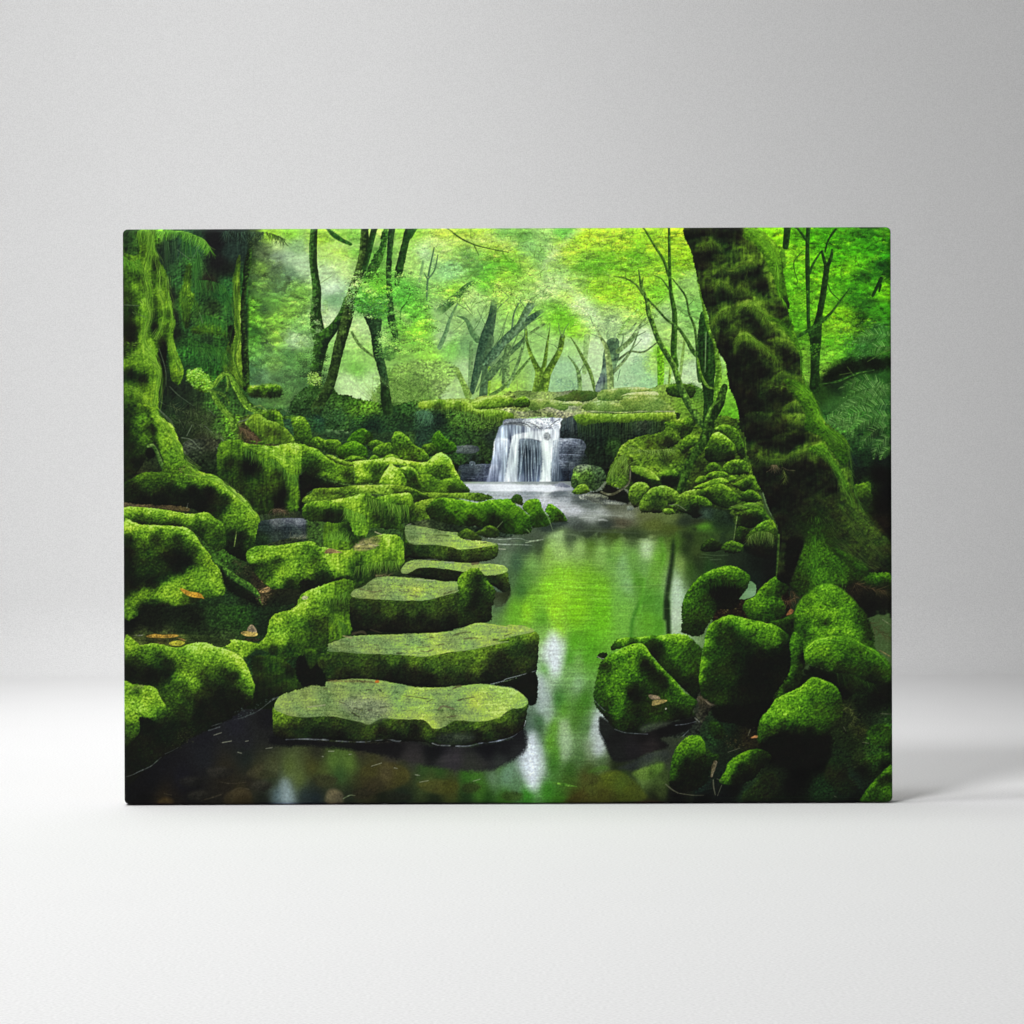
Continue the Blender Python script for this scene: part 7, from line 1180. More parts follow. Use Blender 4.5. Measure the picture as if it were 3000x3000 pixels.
# ---- the leaning trunk in front
shape('D', '-75,40 -30,250 10,420 45,560 80,720 130,850 150,950 190,1080 240,1230 310,1350 335,1550 380,1650 422,1780 440,1930 H440,180 H490,270 H510,420 H560,560 H600,680 H660,800 H720,950 H790,1100 H805,1200 H812,1350 H780,1560 H830,1620 H900,1660 H1000,1720 H1200,1700 H1440,1660 H1500,1600 H1600,1540 H1890,1510 H1890,1300 H1700,1080 H1600,930 H1530,830 H1500,640 H1460,480 H1478,350 H1450,290 H1350,200 H1250,120 H1170,0 1180,1780 1140,1650 1060,1540 1020,1400 1030,1280 1000,1180 940,1000 900,900 908,800 890,720 870,620 850,500 840,380 800,260 740,170 640,90 500,40',
 '50,120=.1 150,200=.3 250,230=.2 100,330=.04 400,120=.04 300,120=.06 560,120=.6 650,200=.6 520,230=.35 450,280=.45 700,300=.6 600,330=.4 400,330=.25 250,450=.35 300,430=.3 520,400=.4 600,480=.03 450,500=.05 700,450=.5 780,400=.6 820,420=.2 770,550=.55 650,600=.02 250,580=.4 300,600=.3 200,680=.15 300,680=.03 150,750=.06 470,630=.35 400,650=.15 520,700=.4 450,780=.45 560,780=.5 640,850=.5 700,930=.45 550,900=.03 650,980=.02 480,850=.12 400,820=.25 300,830=.35 220,900=.35 280,960=.04 180,950=.45 160,1000=.5 250,1100=.08 300,1200=.04 350,1050=.25 380,1000=.3 480,1080=.5 420,1100=.4 550,1120=.35 450,1200=.08 550,1250=.03 650,1180=.25 750,1270=.35 650,1250=.25 720,1100=.04 600,1080=.05 760,1000=.4 850,1000=.5 820,900=.15 870,780=.06 850,720=.3 760,780=.2 780,680=.55 720,750=.3 900,1100=.5 850,1180=.06 800,1130=.35 950,1200=.45 980,1300=.15 900,1280=.05 920,1400=.2 400,1400=.03 600,1400=.02 500,1500=.03 350,1500=.03 850,1450=.3 950,1500=.35 750,1560=.25 650,1580=.2 1000,1560=.4 550,1600=.05 750,1650=.03 900,1580=.3 980,1630=.45 1060,1650=.5 900,1680=.07 450,1750=.05 600,1750=.03 1000,1730=.4 1120,1720=.4 1150,1800=.5 930,1800=.2 1050,1850=.5 1180,1880=.5 750,1850=.13 780,1800=.16 550,1850=.05 900,1880=.3 '
 'H500,60=.06 H650,80=.07 H750,80=.18 H900,100=.35 H1050,80=.5 H1120,40=.45 H1180,100=.5 H1000,200=.3 H850,200=.2 H1150,200=.35 H820,230=.28 H600,200=.05 H700,300=.03 H1000,280=.02 H900,350=.03 H1200,280=.4 H1200,330=.5 H1100,370=.4 H1000,400=.3 H1270,400=.4 H1150,430=.3 H650,430=.23 H800,460=.28 H550,430=.18 H900,500=.03 H1050,520=.02 H1250,500=.03 H1350,280=.35 H1440,330=.4 H1400,420=.3 H1330,480=.4 H1400,600=.4 H1450,500=.25 H1350,650=.05 H700,600=.03 H850,650=.05 H1000,650=.04 H1100,700=.03 H1300,750=.02 H750,800=.02 H900,850=.02 H1000,900=.06 H1100,830=.1 H1180,840=.13 H1250,830=.1 H1430,700=.33 H1450,800=.23 H1000,1000=.07 H1200,1000=.1 H1300,950=.13 H1400,950=.18 H900,1000=.03 H850,1150=.06 H1050,1080=.1 H1200,1100=.04 H1350,1080=.13 H1450,1080=.23 H1500,1000=.18 H1500,900=.28 H1600,950=.26 H1400,1200=.09 H1600,1150=.13 H1700,1150=.18 H1550,1250=.22 H1650,1300=.2 H1750,1350=.14 H1500,1400=.1 H1600,1450=.1 H1800,1450=.06 H950,1250=.02 H920,1400=.02 H880,1550=.02 H850,1250=.1 H830,1330=.18 H800,1450=.18 H1500,1550=.05 H1400,1250=.06 H1300,1150=.06 H1050,1500=.03 H1200,1600=.1',
 'olive', 'bark', amp=1.4, fuzz=2.4, rim=.04, eps=6, lift=.03,
 lines=(('410,860 480,780 560,780 650,850 730,950', 5, .12), ('170,980 230,890 330,820', 5, .12), ('400,1090 480,1070 560,1120 680,1200 790,1290', 6, .1), ('650,130 740,260 790,400 800,560', 6, .12), ('700,950 850,1040 950,1180 1000,1250', 5, .1), ('720,1560 900,1560 1020,1600 1110,1700 1180,1850', 6, .1), ('840,1780 980,1720 1080,1780', 5, .1), ('200,480 280,430 360,450 480,390 560,380', 6, .1), ('200,620 260,570 330,600 380,680', 6, .12), ('60,260 150,200 250,230', 6, .1),
        ('H620,420 H720,470 H860,470 H940,410 H1100,370 H1220,330 H1320,470 H1400,620 H1430,720', 6, .12), ('H1100,180 H1230,260 H1330,360', 6, .1), ('H1040,60 H1150,40 H1230,140', 7, .08), ('H1560,960 H1680,1100 H1820,1280', 5, .08)))
for o, hi in (('40,295 90,220 170,185 250,228 285,310 200,300 100,300', .36), ('198,520 235,432 300,418 390,458 480,388 560,368 605,430 520,470 380,510 260,530', .42), ('198,700 213,590 270,556 335,590 385,680 395,770 330,690 260,640', .4), ('390,650 440,600 520,640 565,725 480,745 400,740', .42),
              ('393,870 420,788 500,738 572,758 662,850 738,960 735,1110 650,1010 560,870 460,835', .52), ('148,990 210,888 310,796 362,860 350,960 270,925 215,1000 225,1150', .46), ('335,1070 370,975 432,1030 420,1100', .36), ('378,1170 410,1078 480,1046 560,1078 640,1148 740,1208 825,1318 700,1290 600,1225 520,1155 440,1165 390,1290', .52),
              ('690,1130 780,1088 880,1118 960,1188 1015,1265 960,1262 860,1205 760,1165', .48), ('640,1630 700,1538 800,1418 862,1416 940,1468 995,1535 900,1550 800,1590 720,1610', .36), ('870,1580 1000,1556 1080,1598 1150,1678 1195,1800 1100,1700 1000,1645', .46), ('835,1800 900,1708 980,1688 1060,1748 1120,1848 1205,1935 1050,1860 950,1790', .42),
              ('H585,425 H650,462 H740,482 H860,450 H940,408 H1080,366 H1200,296 H1265,330 H1335,460 H1220,430 H1100,420 H960,460 H850,510 H700,520 H600,480', .42), ('H480,60 H600,20 H760,60 H880,160 H780,240 H640,180', .2), ('H860,80 H960,40 H1090,60 H1200,140 H1230,230 H1080,200 H940,190', .46)):
    pl = [k.split(',') for k in o.replace('H', '').split()]; pre = 'H' if o[0] == 'H' else ''
    xs_ = [float(k[0]) for k in pl]; ys_ = [float(k[1]) for k in pl]
    m_ = sorted(range(len(pl)), key=lambda i: ys_[i]); h_ = (max(ys_)-min(ys_))
    tn = ' '.join('%s%g,%g=%.2f' % (pre, xs_[i], ys_[i]+h_*.05, max(.08, hi*(1-.55*(ys_[i]-min(ys_))/h_))) for i in m_)
    shape('D', o, tn, 'olive', 'hang', fuzz=3.5, soft=3.5, rim=.25, under=.3, alpha=.8, bristle=.3)
    # the hollow under each tuft
    dn = ' '.join('%s%g,%g' % (pre, xs_[i], ys_[i]+h_*.62) for i in range(len(pl)))
    shape('D', dn, dn.split()[0]+'=.03 '+dn.split()[-1]+'=.02', 'olive', 'bark', fuzz=3, soft=14, alpha=.34, bristle=.05)
shape('D', '500,40 640,90 740,170 800,260 840,380 850,500 870,620 890,720 800,700 760,560 700,420 640,300 560,200 470,150', '560,120=.55 650,170=.6 740,260=.6 780,380=.58 800,480=.5 640,250=.5 720,380=.5 840,600=.4 780,600=.52 840,470=.25 820,560=.4', 'deep', 'd1', fuzz=3, soft=3, alpha=.85)
shape('D', '700,920 800,980 900,1090 1010,1250 1000,1180 940,1000 900,900 830,920 740,900', '760,940=.35 850,1000=.5 930,1120=.5 880,960=.3', 'deep', 'd1', fuzz=3, soft=3, alpha=.85)
shape('D', '850,1520 950,1490 1060,1540 1140,1650 1180,1780 1250,1930 H1350,200 H1450,290 H1478,350 H1460,480 H1400,520 H1320,420 H1200,260 H1050,180 1050,1780', '950,1530=.35 1050,1630=.5 1130,1750=.5 1200,1900=.5 H1180,100=.5 H1250,220=.4 H1400,300=.42 H1440,380=.38 H1350,380=.4 H1120,160=.35 1080,1720=.4', 'deep', 'd1', fuzz=3, soft=3, alpha=.85)
shape('H', '1080,380 1200,310 1250,340 1320,460 1400,600 1480,760 1440,780 1360,640 1280,520 1180,440', '1200,340=.55 1130,380=.45 1280,440=.45 1350,560=.42 1420,700=.38', 'deep', fuzz=3, soft=3, alpha=.85)
hairs('D', '60,250 200,200 260,430 320,600 450,640 520,420', 260, 60, 1.57, .25, ['3c5018','243410','506820','141c0a'], .5, .25, .5, 171)
hairs('D', '180,950 300,830 480,800 650,860 720,950', 260, 70, 1.57, .25, ['4c7018','2c4410','688c24','10180a'], .5, .25, .55, 172)
hairs('D', '400,1100 500,1080 700,1220 800,1300', 200, 70, 1.6, .3, ['4c7018','2c4410','688c24'], .5, .25, .55, 173)
hairs('D', '650,150 750,280 790,450 800,650 870,780', 240, 70, 1.35, .25, ['4c9010','6cb41c','2c600c','88cc28'], .5, .25, .5, 174)
hairs('D', '900,1000 1000,1200 1020,1400 1100,1600', 160, 80, 1.35, .2, ['3c7810','5ca01c','20480c'], .5, .25, .5, 175)
hairs('H', '620,430 800,480 950,420 1150,380 1300,480', 200, 80, 1.57, .35, ['3c5c18','243c10','587c24'], .5, .25, .5, 176)
hairs('H', '1250,200 1450,330 1500,700 1600,950', 240, 110, 1.25, .2, ['2c5014','487020','143010','5c8828'], .5, .2, .5, 177)
hairs('H', '1500,900 1650,1050 1800,1250 1880,1350', 160, 110, .9, .3, ['3c4c1c','5c5c2c','243010','6c5c34'], .5, .2, .55, 178)
hairs('H', '740,520 790,520', 30, 90, 1.5, .6, ['7c6848','54482f','948060'], .45, .3, .7, 179)
hairs('H', '850,560 870,620 850,680', 40, 60, 1.5, .5, ['4c5c20','6c7c34'], .45, .3, .6, 180)
stroke('H', '840,545:3 890,570:3 960,575:2', '544c34', alpha=.7); stroke('H', '690,590:2 760,545:3', '5c5038', alpha=.7)
stroke('H', '490,280:5 500,450:5 525,590:4', '3c6018', '64882c', alpha=.8); stroke('H', '805,1180:10 800,1350:10 785,1560:6', '34541a', '587c28', alpha=.8)
stroke('H', '655,780:3 690,900:3 740,1000:2', '7c9868', alpha=.6, amp=.3)
for i, (pth, n, wd, cc, al) in enumerate((('D520,80 640,150 740,270 790,400 800,560', 260, 44, ['5ca018', '7cc424', '3c7010', '98d838'], .5), ('D700,920 800,980 900,1090 1000,1230', 160, 30, ['5c9018', '7cb028', '345c10'], .5), ('D950,1520 1050,1600 1140,1720 1220,1900 H1300,220 H1420,320', 300, 40, ['5ca018', '7cc424', '3c7010'], .5),
                                          ('H1150,330 1250,400 1330,520 1420,700 1500,900 1600,1050 1750,1250', 300, 40, ['4c8418', '6ca828', '2c540f', '88b83c'], .45), ('D60,250 150,190 250,240 280,330', 90, 20, ['5c7820', '7c9830', '34480f'], .5), ('D190,500 260,440 360,460 480,390 570,390', 120, 20, ['5c7820', '7c9830', '34480f'], .5),
                                          ('D190,640 260,575 330,610 380,680', 90, 18, ['5c7820', '7c9830', '34480f'], .5), ('D400,860 470,790 560,770 650,850 725,950', 160, 24, ['5c8820', '7cac30', '345c0f'], .5), ('D160,990 230,890 330,820', 90, 22, ['6c8824', '8cac38', '3c540f'], .5), ('D390,1100 480,1065 570,1120 680,1200 790,1290', 160, 22, ['5c8820', '7cac30', '345c0f'], .5),
                                          ('D720,1560 900,1560 1000,1590', 90, 20, ['4c7818', '6c9c28'], .4), ('H620,430 720,470 860,465 940,410 1100,370', 130, 18, ['4c6c1c', '6c8c28', '2c440f'], .5))):
    strands('D', pth, n, wd, cc, alpha=al*.6, seed=400+i)
# roots spilling towards the viewer
shape('H', '850,1130 1000,930 1200,820 1400,840 1600,960 1750,1110 1890,1310 1890,1490 1700,1510 1450,1460 1300,1300 1150,1160 980,1260', '950,1060=.12 1100,950=.16 1250,900=.2 1400,930=.28 1300,1050=.2 1450,1100=.3 1550,1050=.34 1650,1180=.32 1500,1250=.26 1400,1200=.18 1650,1320=.28 1780,1380=.22 1600,1430=.2 1800,1460=.14 1100,1080=.12 1250,1150=.12', 'olive', 'd1', soft=12, fuzz=4, alpha=.7, bristle=.25, amp=1.3)
shape('H', '1085,1190 1140,1168 1222,1198 1285,1290 1355,1370 1465,1470 1485,1550 1455,1650 1350,1655 1200,1690 1050,1785 950,1705 915,1640 958,1520 1000,1380 1042,1270',
 '1150,1205=.4 1120,1300=.45 1200,1350=.5 1100,1450=.5 1250,1450=.45 1200,1550=.55 1350,1500=.4 1400,1580=.4 1050,1550=.35 1050,1620=.28 1150,1650=.45 980,1680=.25 1300,1600=.45 1000,1450=.35', 'deep', 'moss', fuzz=2.5, soft=5, mul=.88, rim=.03)
shape('H', '1000,1010 1140,940 1290,1020 1350,1180 1330,1330 1250,1280 1170,1230 1090,1260 1030,1130', '1100,1030=.16 1200,1050=.2 1280,1150=.22 1150,1150=.26 1120,1220=.32 1220,1240=.34 1290,1290=.28', 'deep', 'd1', soft=14, fuzz=5, alpha=.85, bristle=.25)
strands('H', '1160,1000 1160,1150 1130,1320 1100,1500', 120, 70, ['3c7814', '54941c', '28500f'], seed=618)
shape('H', '880,1250 960,1180 1040,1260 1000,1380 955,1520 900,1640 840,1600 870,1450', '940,1250=.02 930,1400=.02 890,1550=.02', 'deep', soft=3, fuzz=3)
shape('H', '945,1932 1000,1800 1080,1728 1180,1658 1280,1638 1375,1668 1455,1730 1525,1800 1595,1880 1640,1932 L1645,100 L1675,200 L1705,290 L1705,380 L1730,430 L1805,500 L1890,620 L1890,710 L1700,745 L1500,655 L1350,645 L1200,592 L1090,562 L1045,600 L1005,740 L900,825 L750,910 L765,850 L850,720 L918,600 L905,450 L915,340 L948,260 L955,120',
 '1200,1700=.6 1300,1680=.6 1350,1780=.6 1200,1850=.6 1450,1850=.55 1100,1850=.45 1550,1900=.3 1340,1795=.35 L1100,50=.6 L1300,60=.65 L1450,80=.55 L1570,120=.35 L1640,150=.15 L1100,150=.45 L1200,130=.55 L1250,180=.3 L1350,140=.6 L1400,170=.6 L1050,260=.25 L1150,250=.6 L1300,230=.65 L1450,230=.6 L1550,280=.5 L1650,300=.2 L1000,350=.45 L970,420=.4 L1100,300=.35 L1200,320=.55 L1400,310=.4 L1520,340=.45 L1620,380=.3 L1150,400=.6 L1090,450=.55 L1250,380=.55 L1350,430=.5 L1500,430=.3 L1550,480=.4 L1650,450=.35 L1200,480=.5 L1100,520=.45 L1300,530=.4 L1450,560=.3 L1600,560=.25 L1750,500=.4 L1800,560=.35 L1850,650=.3 L1700,600=.25 L1700,680=.12 L1000,550=.15 L960,500=.35 L950,600=.4 L900,700=.3 L1000,640=.2 L1050,650=.3 L900,800=.25 L820,820=.35 L1400,610=.3',
 'deep', 'moss', fuzz=2.2, rim=.04, soft=2.5, lines=(('L920,600 L860,720 L770,860', 4, .1), ('L1060,430 L1130,370 L1230,340', 6, .1), ('L1180,200 L1280,165 L1360,200', 7, -.1), ('L1020,420 L1030,520', 6, -.14), ('L1120,240 L1250,215 L1420,235 L1560,320', 5, .08)))
shape('L', '1095,575 1200,600 1350,650 1500,660 1700,750 1890,715 1890,900 1700,860 1550,820 1420,900 1380,820 1320,745 1210,700 1140,670', '1200,640=.04 1300,680=.03 1450,750=.12 1600,780=.14 1400,800=.03 1750,800=.04 1550,720=.2', 'deep', 'd1', soft=3, fuzz=3)
shape('L', '1045,505 1060,420 1130,350 1250,310 1400,298 1530,330 1640,390 1720,430 1800,500 1888,612 1888,705 1700,742 1500,656 1350,642 1200,594 1090,562',
 '1150,400=.6 1090,450=.55 1250,380=.58 1350,430=.5 1500,430=.35 1550,480=.42 1650,450=.45 1200,480=.5 1100,520=.42 1300,530=.38 1450,560=.28 1600,560=.25 1750,500=.42 1800,560=.35 1850,650=.3 1700,620=.22 1700,690=.1 1250,330=.6 1400,320=.5 1520,350=.45 1200,570=.2 1400,620=.16', 'deep', 'moss', fuzz=2, rim=.22, lines=(('1045,505 1060,420 1130,350 1250,308', 3, .1),))
shape('L', '918,335 948,262 1000,290 1035,380 1045,500 1060,560 1040,605 1000,742 900,826 752,912 765,850 850,720 918,600 905,450',
 '930,350=.5 980,420=.4 960,500=.34 1020,500=.1 950,600=.38 1010,620=.14 900,700=.3 970,700=.12 820,820=.36 880,790=.12 930,440=.5 900,650=.4', 'deep', 'moss', fuzz=1.8, lines=(('918,600 850,720 765,860', 4, .12), ('1030,330 1040,420 1040,520', 7, -.12)))
strands('L', '1060,250 1150,225 1300,215 1450,225 1560,300', 60, 26, ['4c9018', '6cb424', '2c5c0c'], seed=610)
strands('L', '1080,430 1200,350 1380,320 1540,360 1720,450 1860,600', 140, 40, ['4c9018', '6cb424', '2c5c0c'], seed=611)
strands('H', '1130,1400 1150,1550 1200,1680 1230,1800', 150, 80, ['4c9018', '6cb424', '2c5c0c'], seed=616)
strands('H', '1350,1500 1400,1620 1420,1750', 80, 50, ['4c8c18', '5ca020', '2c5c0c'], seed=617)
strands('H', '1150,1210 1160,1330 1150,1480 1120,1620', 120, 60, ['3c7c14', '5ca020', '24500c'], seed=612)
strands('H', '1240,1280 1330,1420 1420,1560', 90, 40, ['3c7c14', '5ca020', '24500c'], seed=613)
shape('H', '1290,1290 1400,1330 1560,1420 1660,1540 1500,1640 1440,1660 1480,1550 1460,1460 1350,1365', '1400,1380=.3 1500,1480=.32 1560,1560=.26 1480,1600=.18 1340,1330=.32', 'deep', 'd1', soft=4, fuzz=4)
strands('H', '1230,1020 1330,1180 1460,1300 1600,1430 1760,1500', 150, 70, ['34541a', '4c6c28', '243c12', '5c6c30'], alpha=.4, seed=614)
strands('H', '1380,900 1480,1040 1600,1200 1780,1380', 150, 50, ['34541a', '4c7028', '243c12', '5c6c30'], alpha=.4, seed=615)
hairs('L', '1350,640 1500,670 1700,740', 90, 110, 1.2, .3, ['20380f','32541a','101c0a'], .5, .2, .5, 181)
shape('L', '72,805 52,720 62,600 88,440 128,240 178,168 280,118 350,98 430,118 560,148 720,178 800,208 870,258 908,312 902,400 922,470 902,650 800,800 700,900 450,935 250,955 100,875',
 '180,200=.6 300,130=.65 400,150=.65 550,190=.65 700,240=.6 780,280=.55 780,350=.5 650,300=.5 550,280=.3 700,400=.35 850,300=.25 870,400=.05 500,200=.6 250,210=.28 350,220=.22 250,330=.2 400,300=.17 500,400=.14 120,350=.6 90,550=.6 65,700=.55 130,450=.28 200,600=.23 300,550=.23 350,700=.22 200,800=.14 420,550=.14 550,550=.02 700,550=.01 600,700=.0 480,750=.04 400,850=.1 250,880=.26 750,450=.03 650,450=.05 850,500=.02 160,280=.4 100,760=.2 150,650=.22',
 'deep', fuzz=2.2, lines=(('140,240 115,400 80,560 65,740', 4, .1),))
shape('L', '180,960 450,930 700,880 830,780 900,650 760,900 720,980 640,1100 600,1180 400,1130 220,1090', '400,1000=.0 650,950=.0 500,1080=.02 250,1020=.03', 'deep', soft=4, fuzz=3)
shape('L', '620,1310 605,1210 638,1080 718,980 778,890 880,838 1000,778 1070,718 1135,678 1205,700 1325,750 1385,830 1415,950 1408,1060 1320,1110 1300,1200 1290,1330 1000,1290 850,1240 700,1280',
 '1130,710=.55 1050,780=.6 1200,760=.55 900,870=.6 1000,850=.6 1150,830=.5 1300,800=.45 800,950=.6 1000,950=.55 1150,900=.35 1300,900=.35 1370,930=.2 1250,1000=.35 1100,1020=.45 950,1030=.55 850,1020=.65 750,1000=.6 680,1060=.6 900,1080=.4 1050,1100=.4 1200,1150=.28 750,1100=.5 670,1150=.4 640,1220=.35 720,1180=.25 850,1130=.28 950,1180=.12 1100,1200=.06 1250,1250=.04 700,1240=.14 1000,1270=.02 850,1220=.04 1180,1070=.4', 'deep', fuzz=2.2, lines=(('720,1000 800,980 900,1020', 6, .1), ('780,900 900,850 1050,770', 6, .06)))
shape('L', '650,1320 720,1250 850,1190 1000,1210 1150,1220 1290,1230 1300,1400 1200,1500 900,1550 750,1450', '800,1280=.01 1000,1300=.0 1200,1320=.01 900,1450=.0', 'deep', soft=6, fuzz=4)
hairs('L', '1420,950 1480,980 1520,1050 1470,1130', 80, 60, 1.2, .9, ['4c5824','2c3414','687038'], .5, .4, .6, 182)
shape('L', '-225,1670 -190,1420 -130,1308 -40,1238 60,1238 112,1300 132,1400 172,1480 155,1600 100,1710 -100,1770 -205,1710',
 '-60,1290=.6 30,1260=.55 80,1330=.45 -100,1370=.55 -150,1450=.45 -190,1600=.4 0,1400=.3 -60,1480=.07 50,1480=.1 -100,1600=.05 0,1600=.05 80,1550=.08 100,1450=.2 -150,1680=.03 -20,1330=.5', 'deep', fuzz=2.2)
shape('L', '120,1340 180,1400 250,1420 230,1480 160,1460', '170,1400=.3 200,1440=.22', 'deep', soft=3)
shape('L', '245,1660 310,1560 330,1488 450,1398 600,1358 690,1380 745,1440 685,1505 620,1585 560,1645 450,1695 300,1690', '500,1400=.5 420,1450=.5 600,1372=.3 350,1530=.5 310,1620=.45 450,1520=.15 580,1450=.14 680,1430=.14 500,1620=.04 650,1500=.05 400,1640=.06', 'deep', fuzz=2.2, lines=(('320,1640 350,1540 440,1440 560,1380', 7, .08),))
shape('L', '150,1120 220,1100 300,1180 280,1280 180,1240', '210,1150=.25 250,1220=.15', 'deep', soft=4, fuzz=3)
shape('L', '460,1800 560,1700 660,1600 760,1580 820,1680 780,1800 600,1880 480,1860', '600,1720=.2 540,1790=.22 700,1640=.14 720,1740=.12 560,1850=.12', 'moss', soft=3, fuzz=3)
shape('L', '1585,1870 1640,1740 1720,1640 1800,1560 1895,1525 1895,1880', '1680,1690=.4 1850,1560=.4 1780,1640=.14 1850,1650=.1 1700,1780=.25 1800,1750=.4 1860,1720=.5 1750,1820=.3 1830,1830=.35 1620,1830=.3', 'deep', fuzz=2.2, lines=(('1610,1840 1670,1720 1800,1590 1880,1545', 4, .14),))
shape('L', '1640,1200 1750,1120 1880,1150 1890,1330 1780,1340 1680,1300', '1750,1160=.25 1830,1190=.34 1720,1250=.35 1820,1290=.35 1860,1320=.1', 'deep', soft=3, fuzz=4)
shape('L', '1560,1470 1680,1430 1820,1390 1860,1420 1720,1490 1620,1520', '1700,1460=.32 1800,1420=.32 1620,1490=.2', 'deep', soft=3, fuzz=4)
shape('L', '1230,1620 1280,1480 1370,1420 1450,1470 1480,1620 1560,1700 1450,1800 1300,1700', '1350,1480=.16 1300,1600=.18 1430,1600=.1 1400,1700=.16 1500,1700=.1', 'moss', soft=5, fuzz=4)
stroke('L', '210,1485:14 190,1540:16 175,1615:8', '50482f', '988c70', fuzz=2)
for p in ('L225,1640:3 270,1660:3', 'L190,1650:4 195,1720:5 210,1790:3', 'L270,1700:3 230,1800:2', 'L-260,1690:4 -200,1740:5 -140,1775:3', 'L-130,1777:2.5 0,1795:3 100,1795:2', 'L330,1390:2.5 440,1350:2.5', 'L540,1175:3 520,1230:3', 'L1420,1150:3 1440,1190:2', 'L1600,1295:3 1660,1305:3', 'L1770,1025:3 1880,1030:2', 'L15,1065:3 55,1105:3', 'L1330,1800:2 1350,1810:2'):
    stroke('L', p, '606048', '908c74', alpha=.75, amp=.5)
shape('L', '545,1255 580,1232 610,1235 600,1255', '580,1245=9c6c40', tex='flat', fuzz=1)
leaves('L', '1400,1100 1700,1000 1880,1100 1700,1500 1450,1500', 200, ['34401c','4c5828','1c2410'], 1.1, .5, 183)
leaves('L', '300,1250 500,1200 620,1150 600,1260 400,1380', 120, ['4c4424','6c5c34','2c3018'], 1.1, .5, 184)
leaves('L', '-200,1250 0,1220 100,1230 0,1300', 60, ['2c3428','4c5444'], 1, .5, 185)
# final tone: inks slightly warmer and less saturated, a touch of grain
_l = IMG.mean(-1, keepdims=True); _s = (IMG.max(-1)-IMG.min(-1))
IMG += (_l-IMG)*.06
IMG[..., 0] += .012*_s*np.clip(IMG[..., 1]*1.6-.2, 0, 1)
def blur(a, s):
    k = np.exp(-2*math.pi**2*((_fx*s)**2+(_fy*s)**2))
    return np.stack([np.fft.irfft2(np.fft.rfft2(a[..., i])*k, (PH, PW)) for i in range(3)], -1)
np.clip(IMG, 0, 1, out=IMG)
IMG += .38*(IMG-blur(IMG, 1.5))
np.clip(IMG, 0, 1, out=IMG)
IMG **= 1.05
IMG[..., 0] *= .975
IMG += .012*N_fine[..., None]*(.25+IMG)
np.clip(IMG, 0, 1, out=IMG)
# --- PAINT END

# ------------------------------------------------------------------ the stretched canvas print standing on the floor
PRINT_W, PRINT_H, DEPTH, RAD = 2250*PX, 1684*PX, 0.032, 0.0052
GAP = 0.0012                                        # the bottom edge is rounded and sits on two staple folds
root = bpy.data.objects.new('canvas_print', None)
scene.collection.objects.link(root)
root.empty_display_size = .1
root['label'] = 'stretched canvas print of a mossy green forest stream and waterfall, standing on white floor'
root['category'] = 'canvas print'

def canvas_material():
    m, N, L, b = material('printed_canvas')
    at = N.new('ShaderNodeAttribute'); at.attribute_name = 'ink'
    tc = N.new('ShaderNodeTexCoord')
    def weave(rot, scale):
        mp = N.new('ShaderNodeMapping'); mp.inputs['Rotation'].default_value = (0, rot, 0)
        wv = N.new('ShaderNodeTexWave'); wv.wave_type = 'BANDS'; wv.bands_direction = 'X'; wv.inputs['Scale'].default_value = scale
        wv.inputs['Distortion'].default_value = 1.2; wv.inputs['Detail'].default_value = 1
        L.new(tc.outputs['Object'], mp.inputs['Vector']); L.new(mp.outputs['Vector'], wv.inputs['Vector'])
        return wv.outputs['Fac']
    mx = N.new('ShaderNodeMath'); mx.operation = 'MAXIMUM'
    L.new(weave(0, 260), mx.inputs[0]); L.new(weave(math.pi/2, 260), mx.inputs[1])
    bp = N.new('ShaderNodeBump'); bp.inputs['Strength'].default_value = .12; bp.inputs['Distance'].default_value = .0002
    L.new(mx.outputs[0], bp.inputs['Height']); L.new(bp.outputs['Normal'], b.inputs['Normal'])
    L.new(at.outputs['Color'], b.inputs['Base Color'])
    b.inputs['Roughness'].default_value = .75
    b.inputs['Specular IOR Level'].default_value = .12
    return m

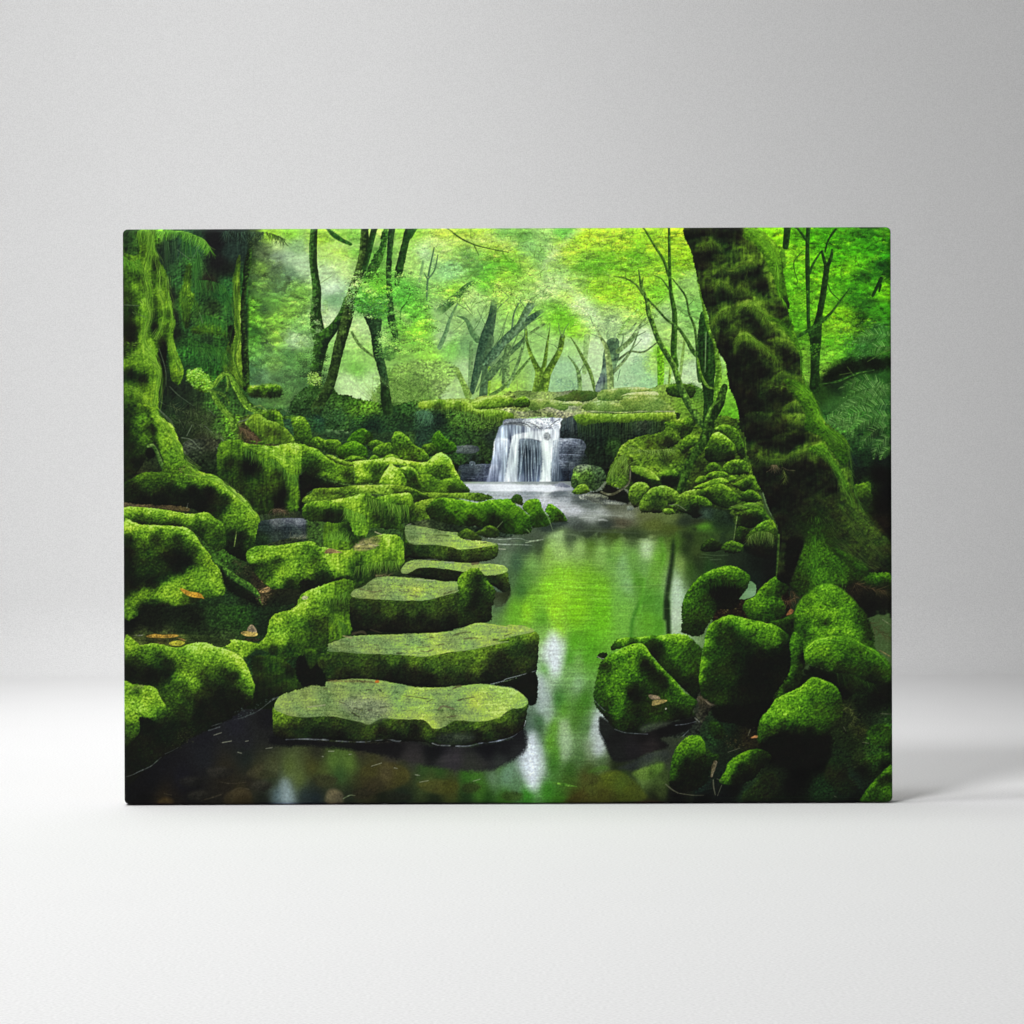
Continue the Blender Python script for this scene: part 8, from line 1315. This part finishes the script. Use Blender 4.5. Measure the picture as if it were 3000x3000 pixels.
def build_canvas():
    # arc-length grid laid over the frame: flat face, rounded edge, then down the sides
    cell = PRINT_W/(PW-1)
    def axis(half, n):
        inner = np.linspace(-(half-RAD), half-RAD, n)
        arc = (np.arange(1, 7)/6)*RAD*math.pi/2
        side = RAD*math.pi/2+np.linspace(.15, 1, 5)*(DEPTH-RAD)
        out = np.concatenate([arc, side])
        return np.concatenate([-(half-RAD)-out[::-1], inner, half-RAD+out])
    hx, hz = PRINT_W/2, PRINT_H/2
    gx = axis(hx, PW-int(2*RAD/cell)); gz = axis(hz, PH-int(2*RAD/cell))
    X, Z = np.meshgrid(gx, gz)
    ex = np.clip(np.abs(X)-(hx-RAD), 0, None); ez = np.clip(np.abs(Z)-(hz-RAD), 0, None)
    e = np.hypot(ex, ez); ok = e > 1e-9
    nx = np.where(ok, ex/np.where(ok, e, 1), 0)*np.sign(X); nz = np.where(ok, ez/np.where(ok, e, 1), 0)*np.sign(Z)
    a = np.minimum(e/RAD, math.pi/2)
    px = np.clip(X, -(hx-RAD), hx-RAD)+nx*RAD*np.sin(a)
    pz = np.clip(Z, -(hz-RAD), hz-RAD)+nz*RAD*np.sin(a)
    py = np.minimum(RAD*(1-np.cos(a))+np.maximum(e-RAD*math.pi/2, 0), DEPTH)
    co = np.stack([px, py, pz+hz], -1).reshape(-1, 3)
    # the ink carries on round the edges
    u = (hx+np.clip(X, -hx, hx))/PRINT_W*(PW-1); v = (hz-np.clip(Z, -hz, hz))/PRINT_H*(PH-1)
    u0 = np.clip(u.astype(int), 0, PW-2); v0 = np.clip(v.astype(int), 0, PH-2); fu = (u-u0)[..., None]; fv = (v-v0)[..., None]
    col = (IMG[v0, u0]*(1-fu)+IMG[v0, u0+1]*fu)*(1-fv)+(IMG[v0+1, u0]*(1-fu)+IMG[v0+1, u0+1]*fu)*fv
    col = np.where(col <= .04045, col/12.92, ((col+.055)/1.055)**2.4)
    rgba = np.ones(col.shape[:2]+(4,), np.float32); rgba[..., :3] = col
    ny, nxn = X.shape
    idx = np.arange(ny*nxn).reshape(ny, nxn)
    quads = np.stack([idx[:-1, :-1], idx[:-1, 1:], idx[1:, 1:], idx[1:, :-1]], -1).reshape(-1, 4)
    me = bpy.data.meshes.new('canvas')
    me.vertices.add(len(co)); me.vertices.foreach_set('co', co.astype(np.float32).ravel())
    me.loops.add(quads.size); me.loops.foreach_set('vertex_index', quads.astype(np.int32).ravel())
    me.polygons.add(len(quads)); me.polygons.foreach_set('loop_start', np.arange(0, quads.size, 4, dtype=np.int32))
    me.polygons.foreach_set('use_smooth', np.ones(len(quads), bool))
    at = me.color_attributes.new('ink', 'FLOAT_COLOR', 'POINT')
    at.data.foreach_set('color', rgba.ravel())
    me.update(calc_edges=True)
    me.materials.append(canvas_material())
    o = bpy.data.objects.new('canvas', me); scene.collection.objects.link(o)
    return o

canvas = build_canvas()
canvas.parent = root; canvas.location = (0, 0, GAP)

def wood_material():
    m, N, L, b = material('pine_wood')
    tc = N.new('ShaderNodeTexCoord'); mp = N.new('ShaderNodeMapping'); mp.inputs['Scale'].default_value = (4, 40, 40)
    ns = N.new('ShaderNodeTexNoise'); ns.inputs['Scale'].default_value = 3; ns.inputs['Detail'].default_value = 6
    cr = N.new('ShaderNodeValToRGB'); cr.color_ramp.elements[0].color = (.42, .27, .14, 1); cr.color_ramp.elements[1].color = (.62, .45, .27, 1)
    L.new(tc.outputs['Object'], mp.inputs['Vector']); L.new(mp.outputs['Vector'], ns.inputs['Vector'])
    L.new(ns.outputs['Fac'], cr.inputs['Fac']); L.new(cr.outputs['Color'], b.inputs['Base Color'])
    b.inputs['Roughness'].default_value = .7
    return m
WOOD = wood_material()
def bar(length, loc, rz):
    # a stretcher bar with mitred ends, behind the cloth
    bm = bmesh.new(); t, wd, h = .026, .038, length/2
    pts = [(-h, 0), (h, 0), (h-wd, wd), (-h+wd, wd)]
    f = [bm.verts.new((x, .004, y)) for x, y in pts]; k = [bm.verts.new((x, .004+t, y)) for x, y in pts]
    bm.faces.new(f); bm.faces.new(k[::-1])
    for i in range(4): bm.faces.new((f[i], k[i], k[(i+1) % 4], f[(i+1) % 4]))
    bmesh.ops.recalc_face_normals(bm, faces=bm.faces[:])
    o = mesh_object('stretcher_bar', bm, WOOD, root)
    o.location = loc; o.rotation_euler = (0, rz, 0)
IN = .0035
bar(PRINT_W-2*IN, (0, 0, GAP+IN), 0)
bar(PRINT_W-2*IN, (0, 0, GAP+PRINT_H-IN), math.pi)
bar(PRINT_H-2*IN, (-PRINT_W/2+IN, 0, GAP+PRINT_H/2), math.pi/2)
bar(PRINT_H-2*IN, (PRINT_W/2-IN, 0, GAP+PRINT_H/2), -math.pi/2)

cx = (sum(p[0] for p in (TL, TR, BL, BR))/4-1500)*PX
root.location = (cx, 0, 0)
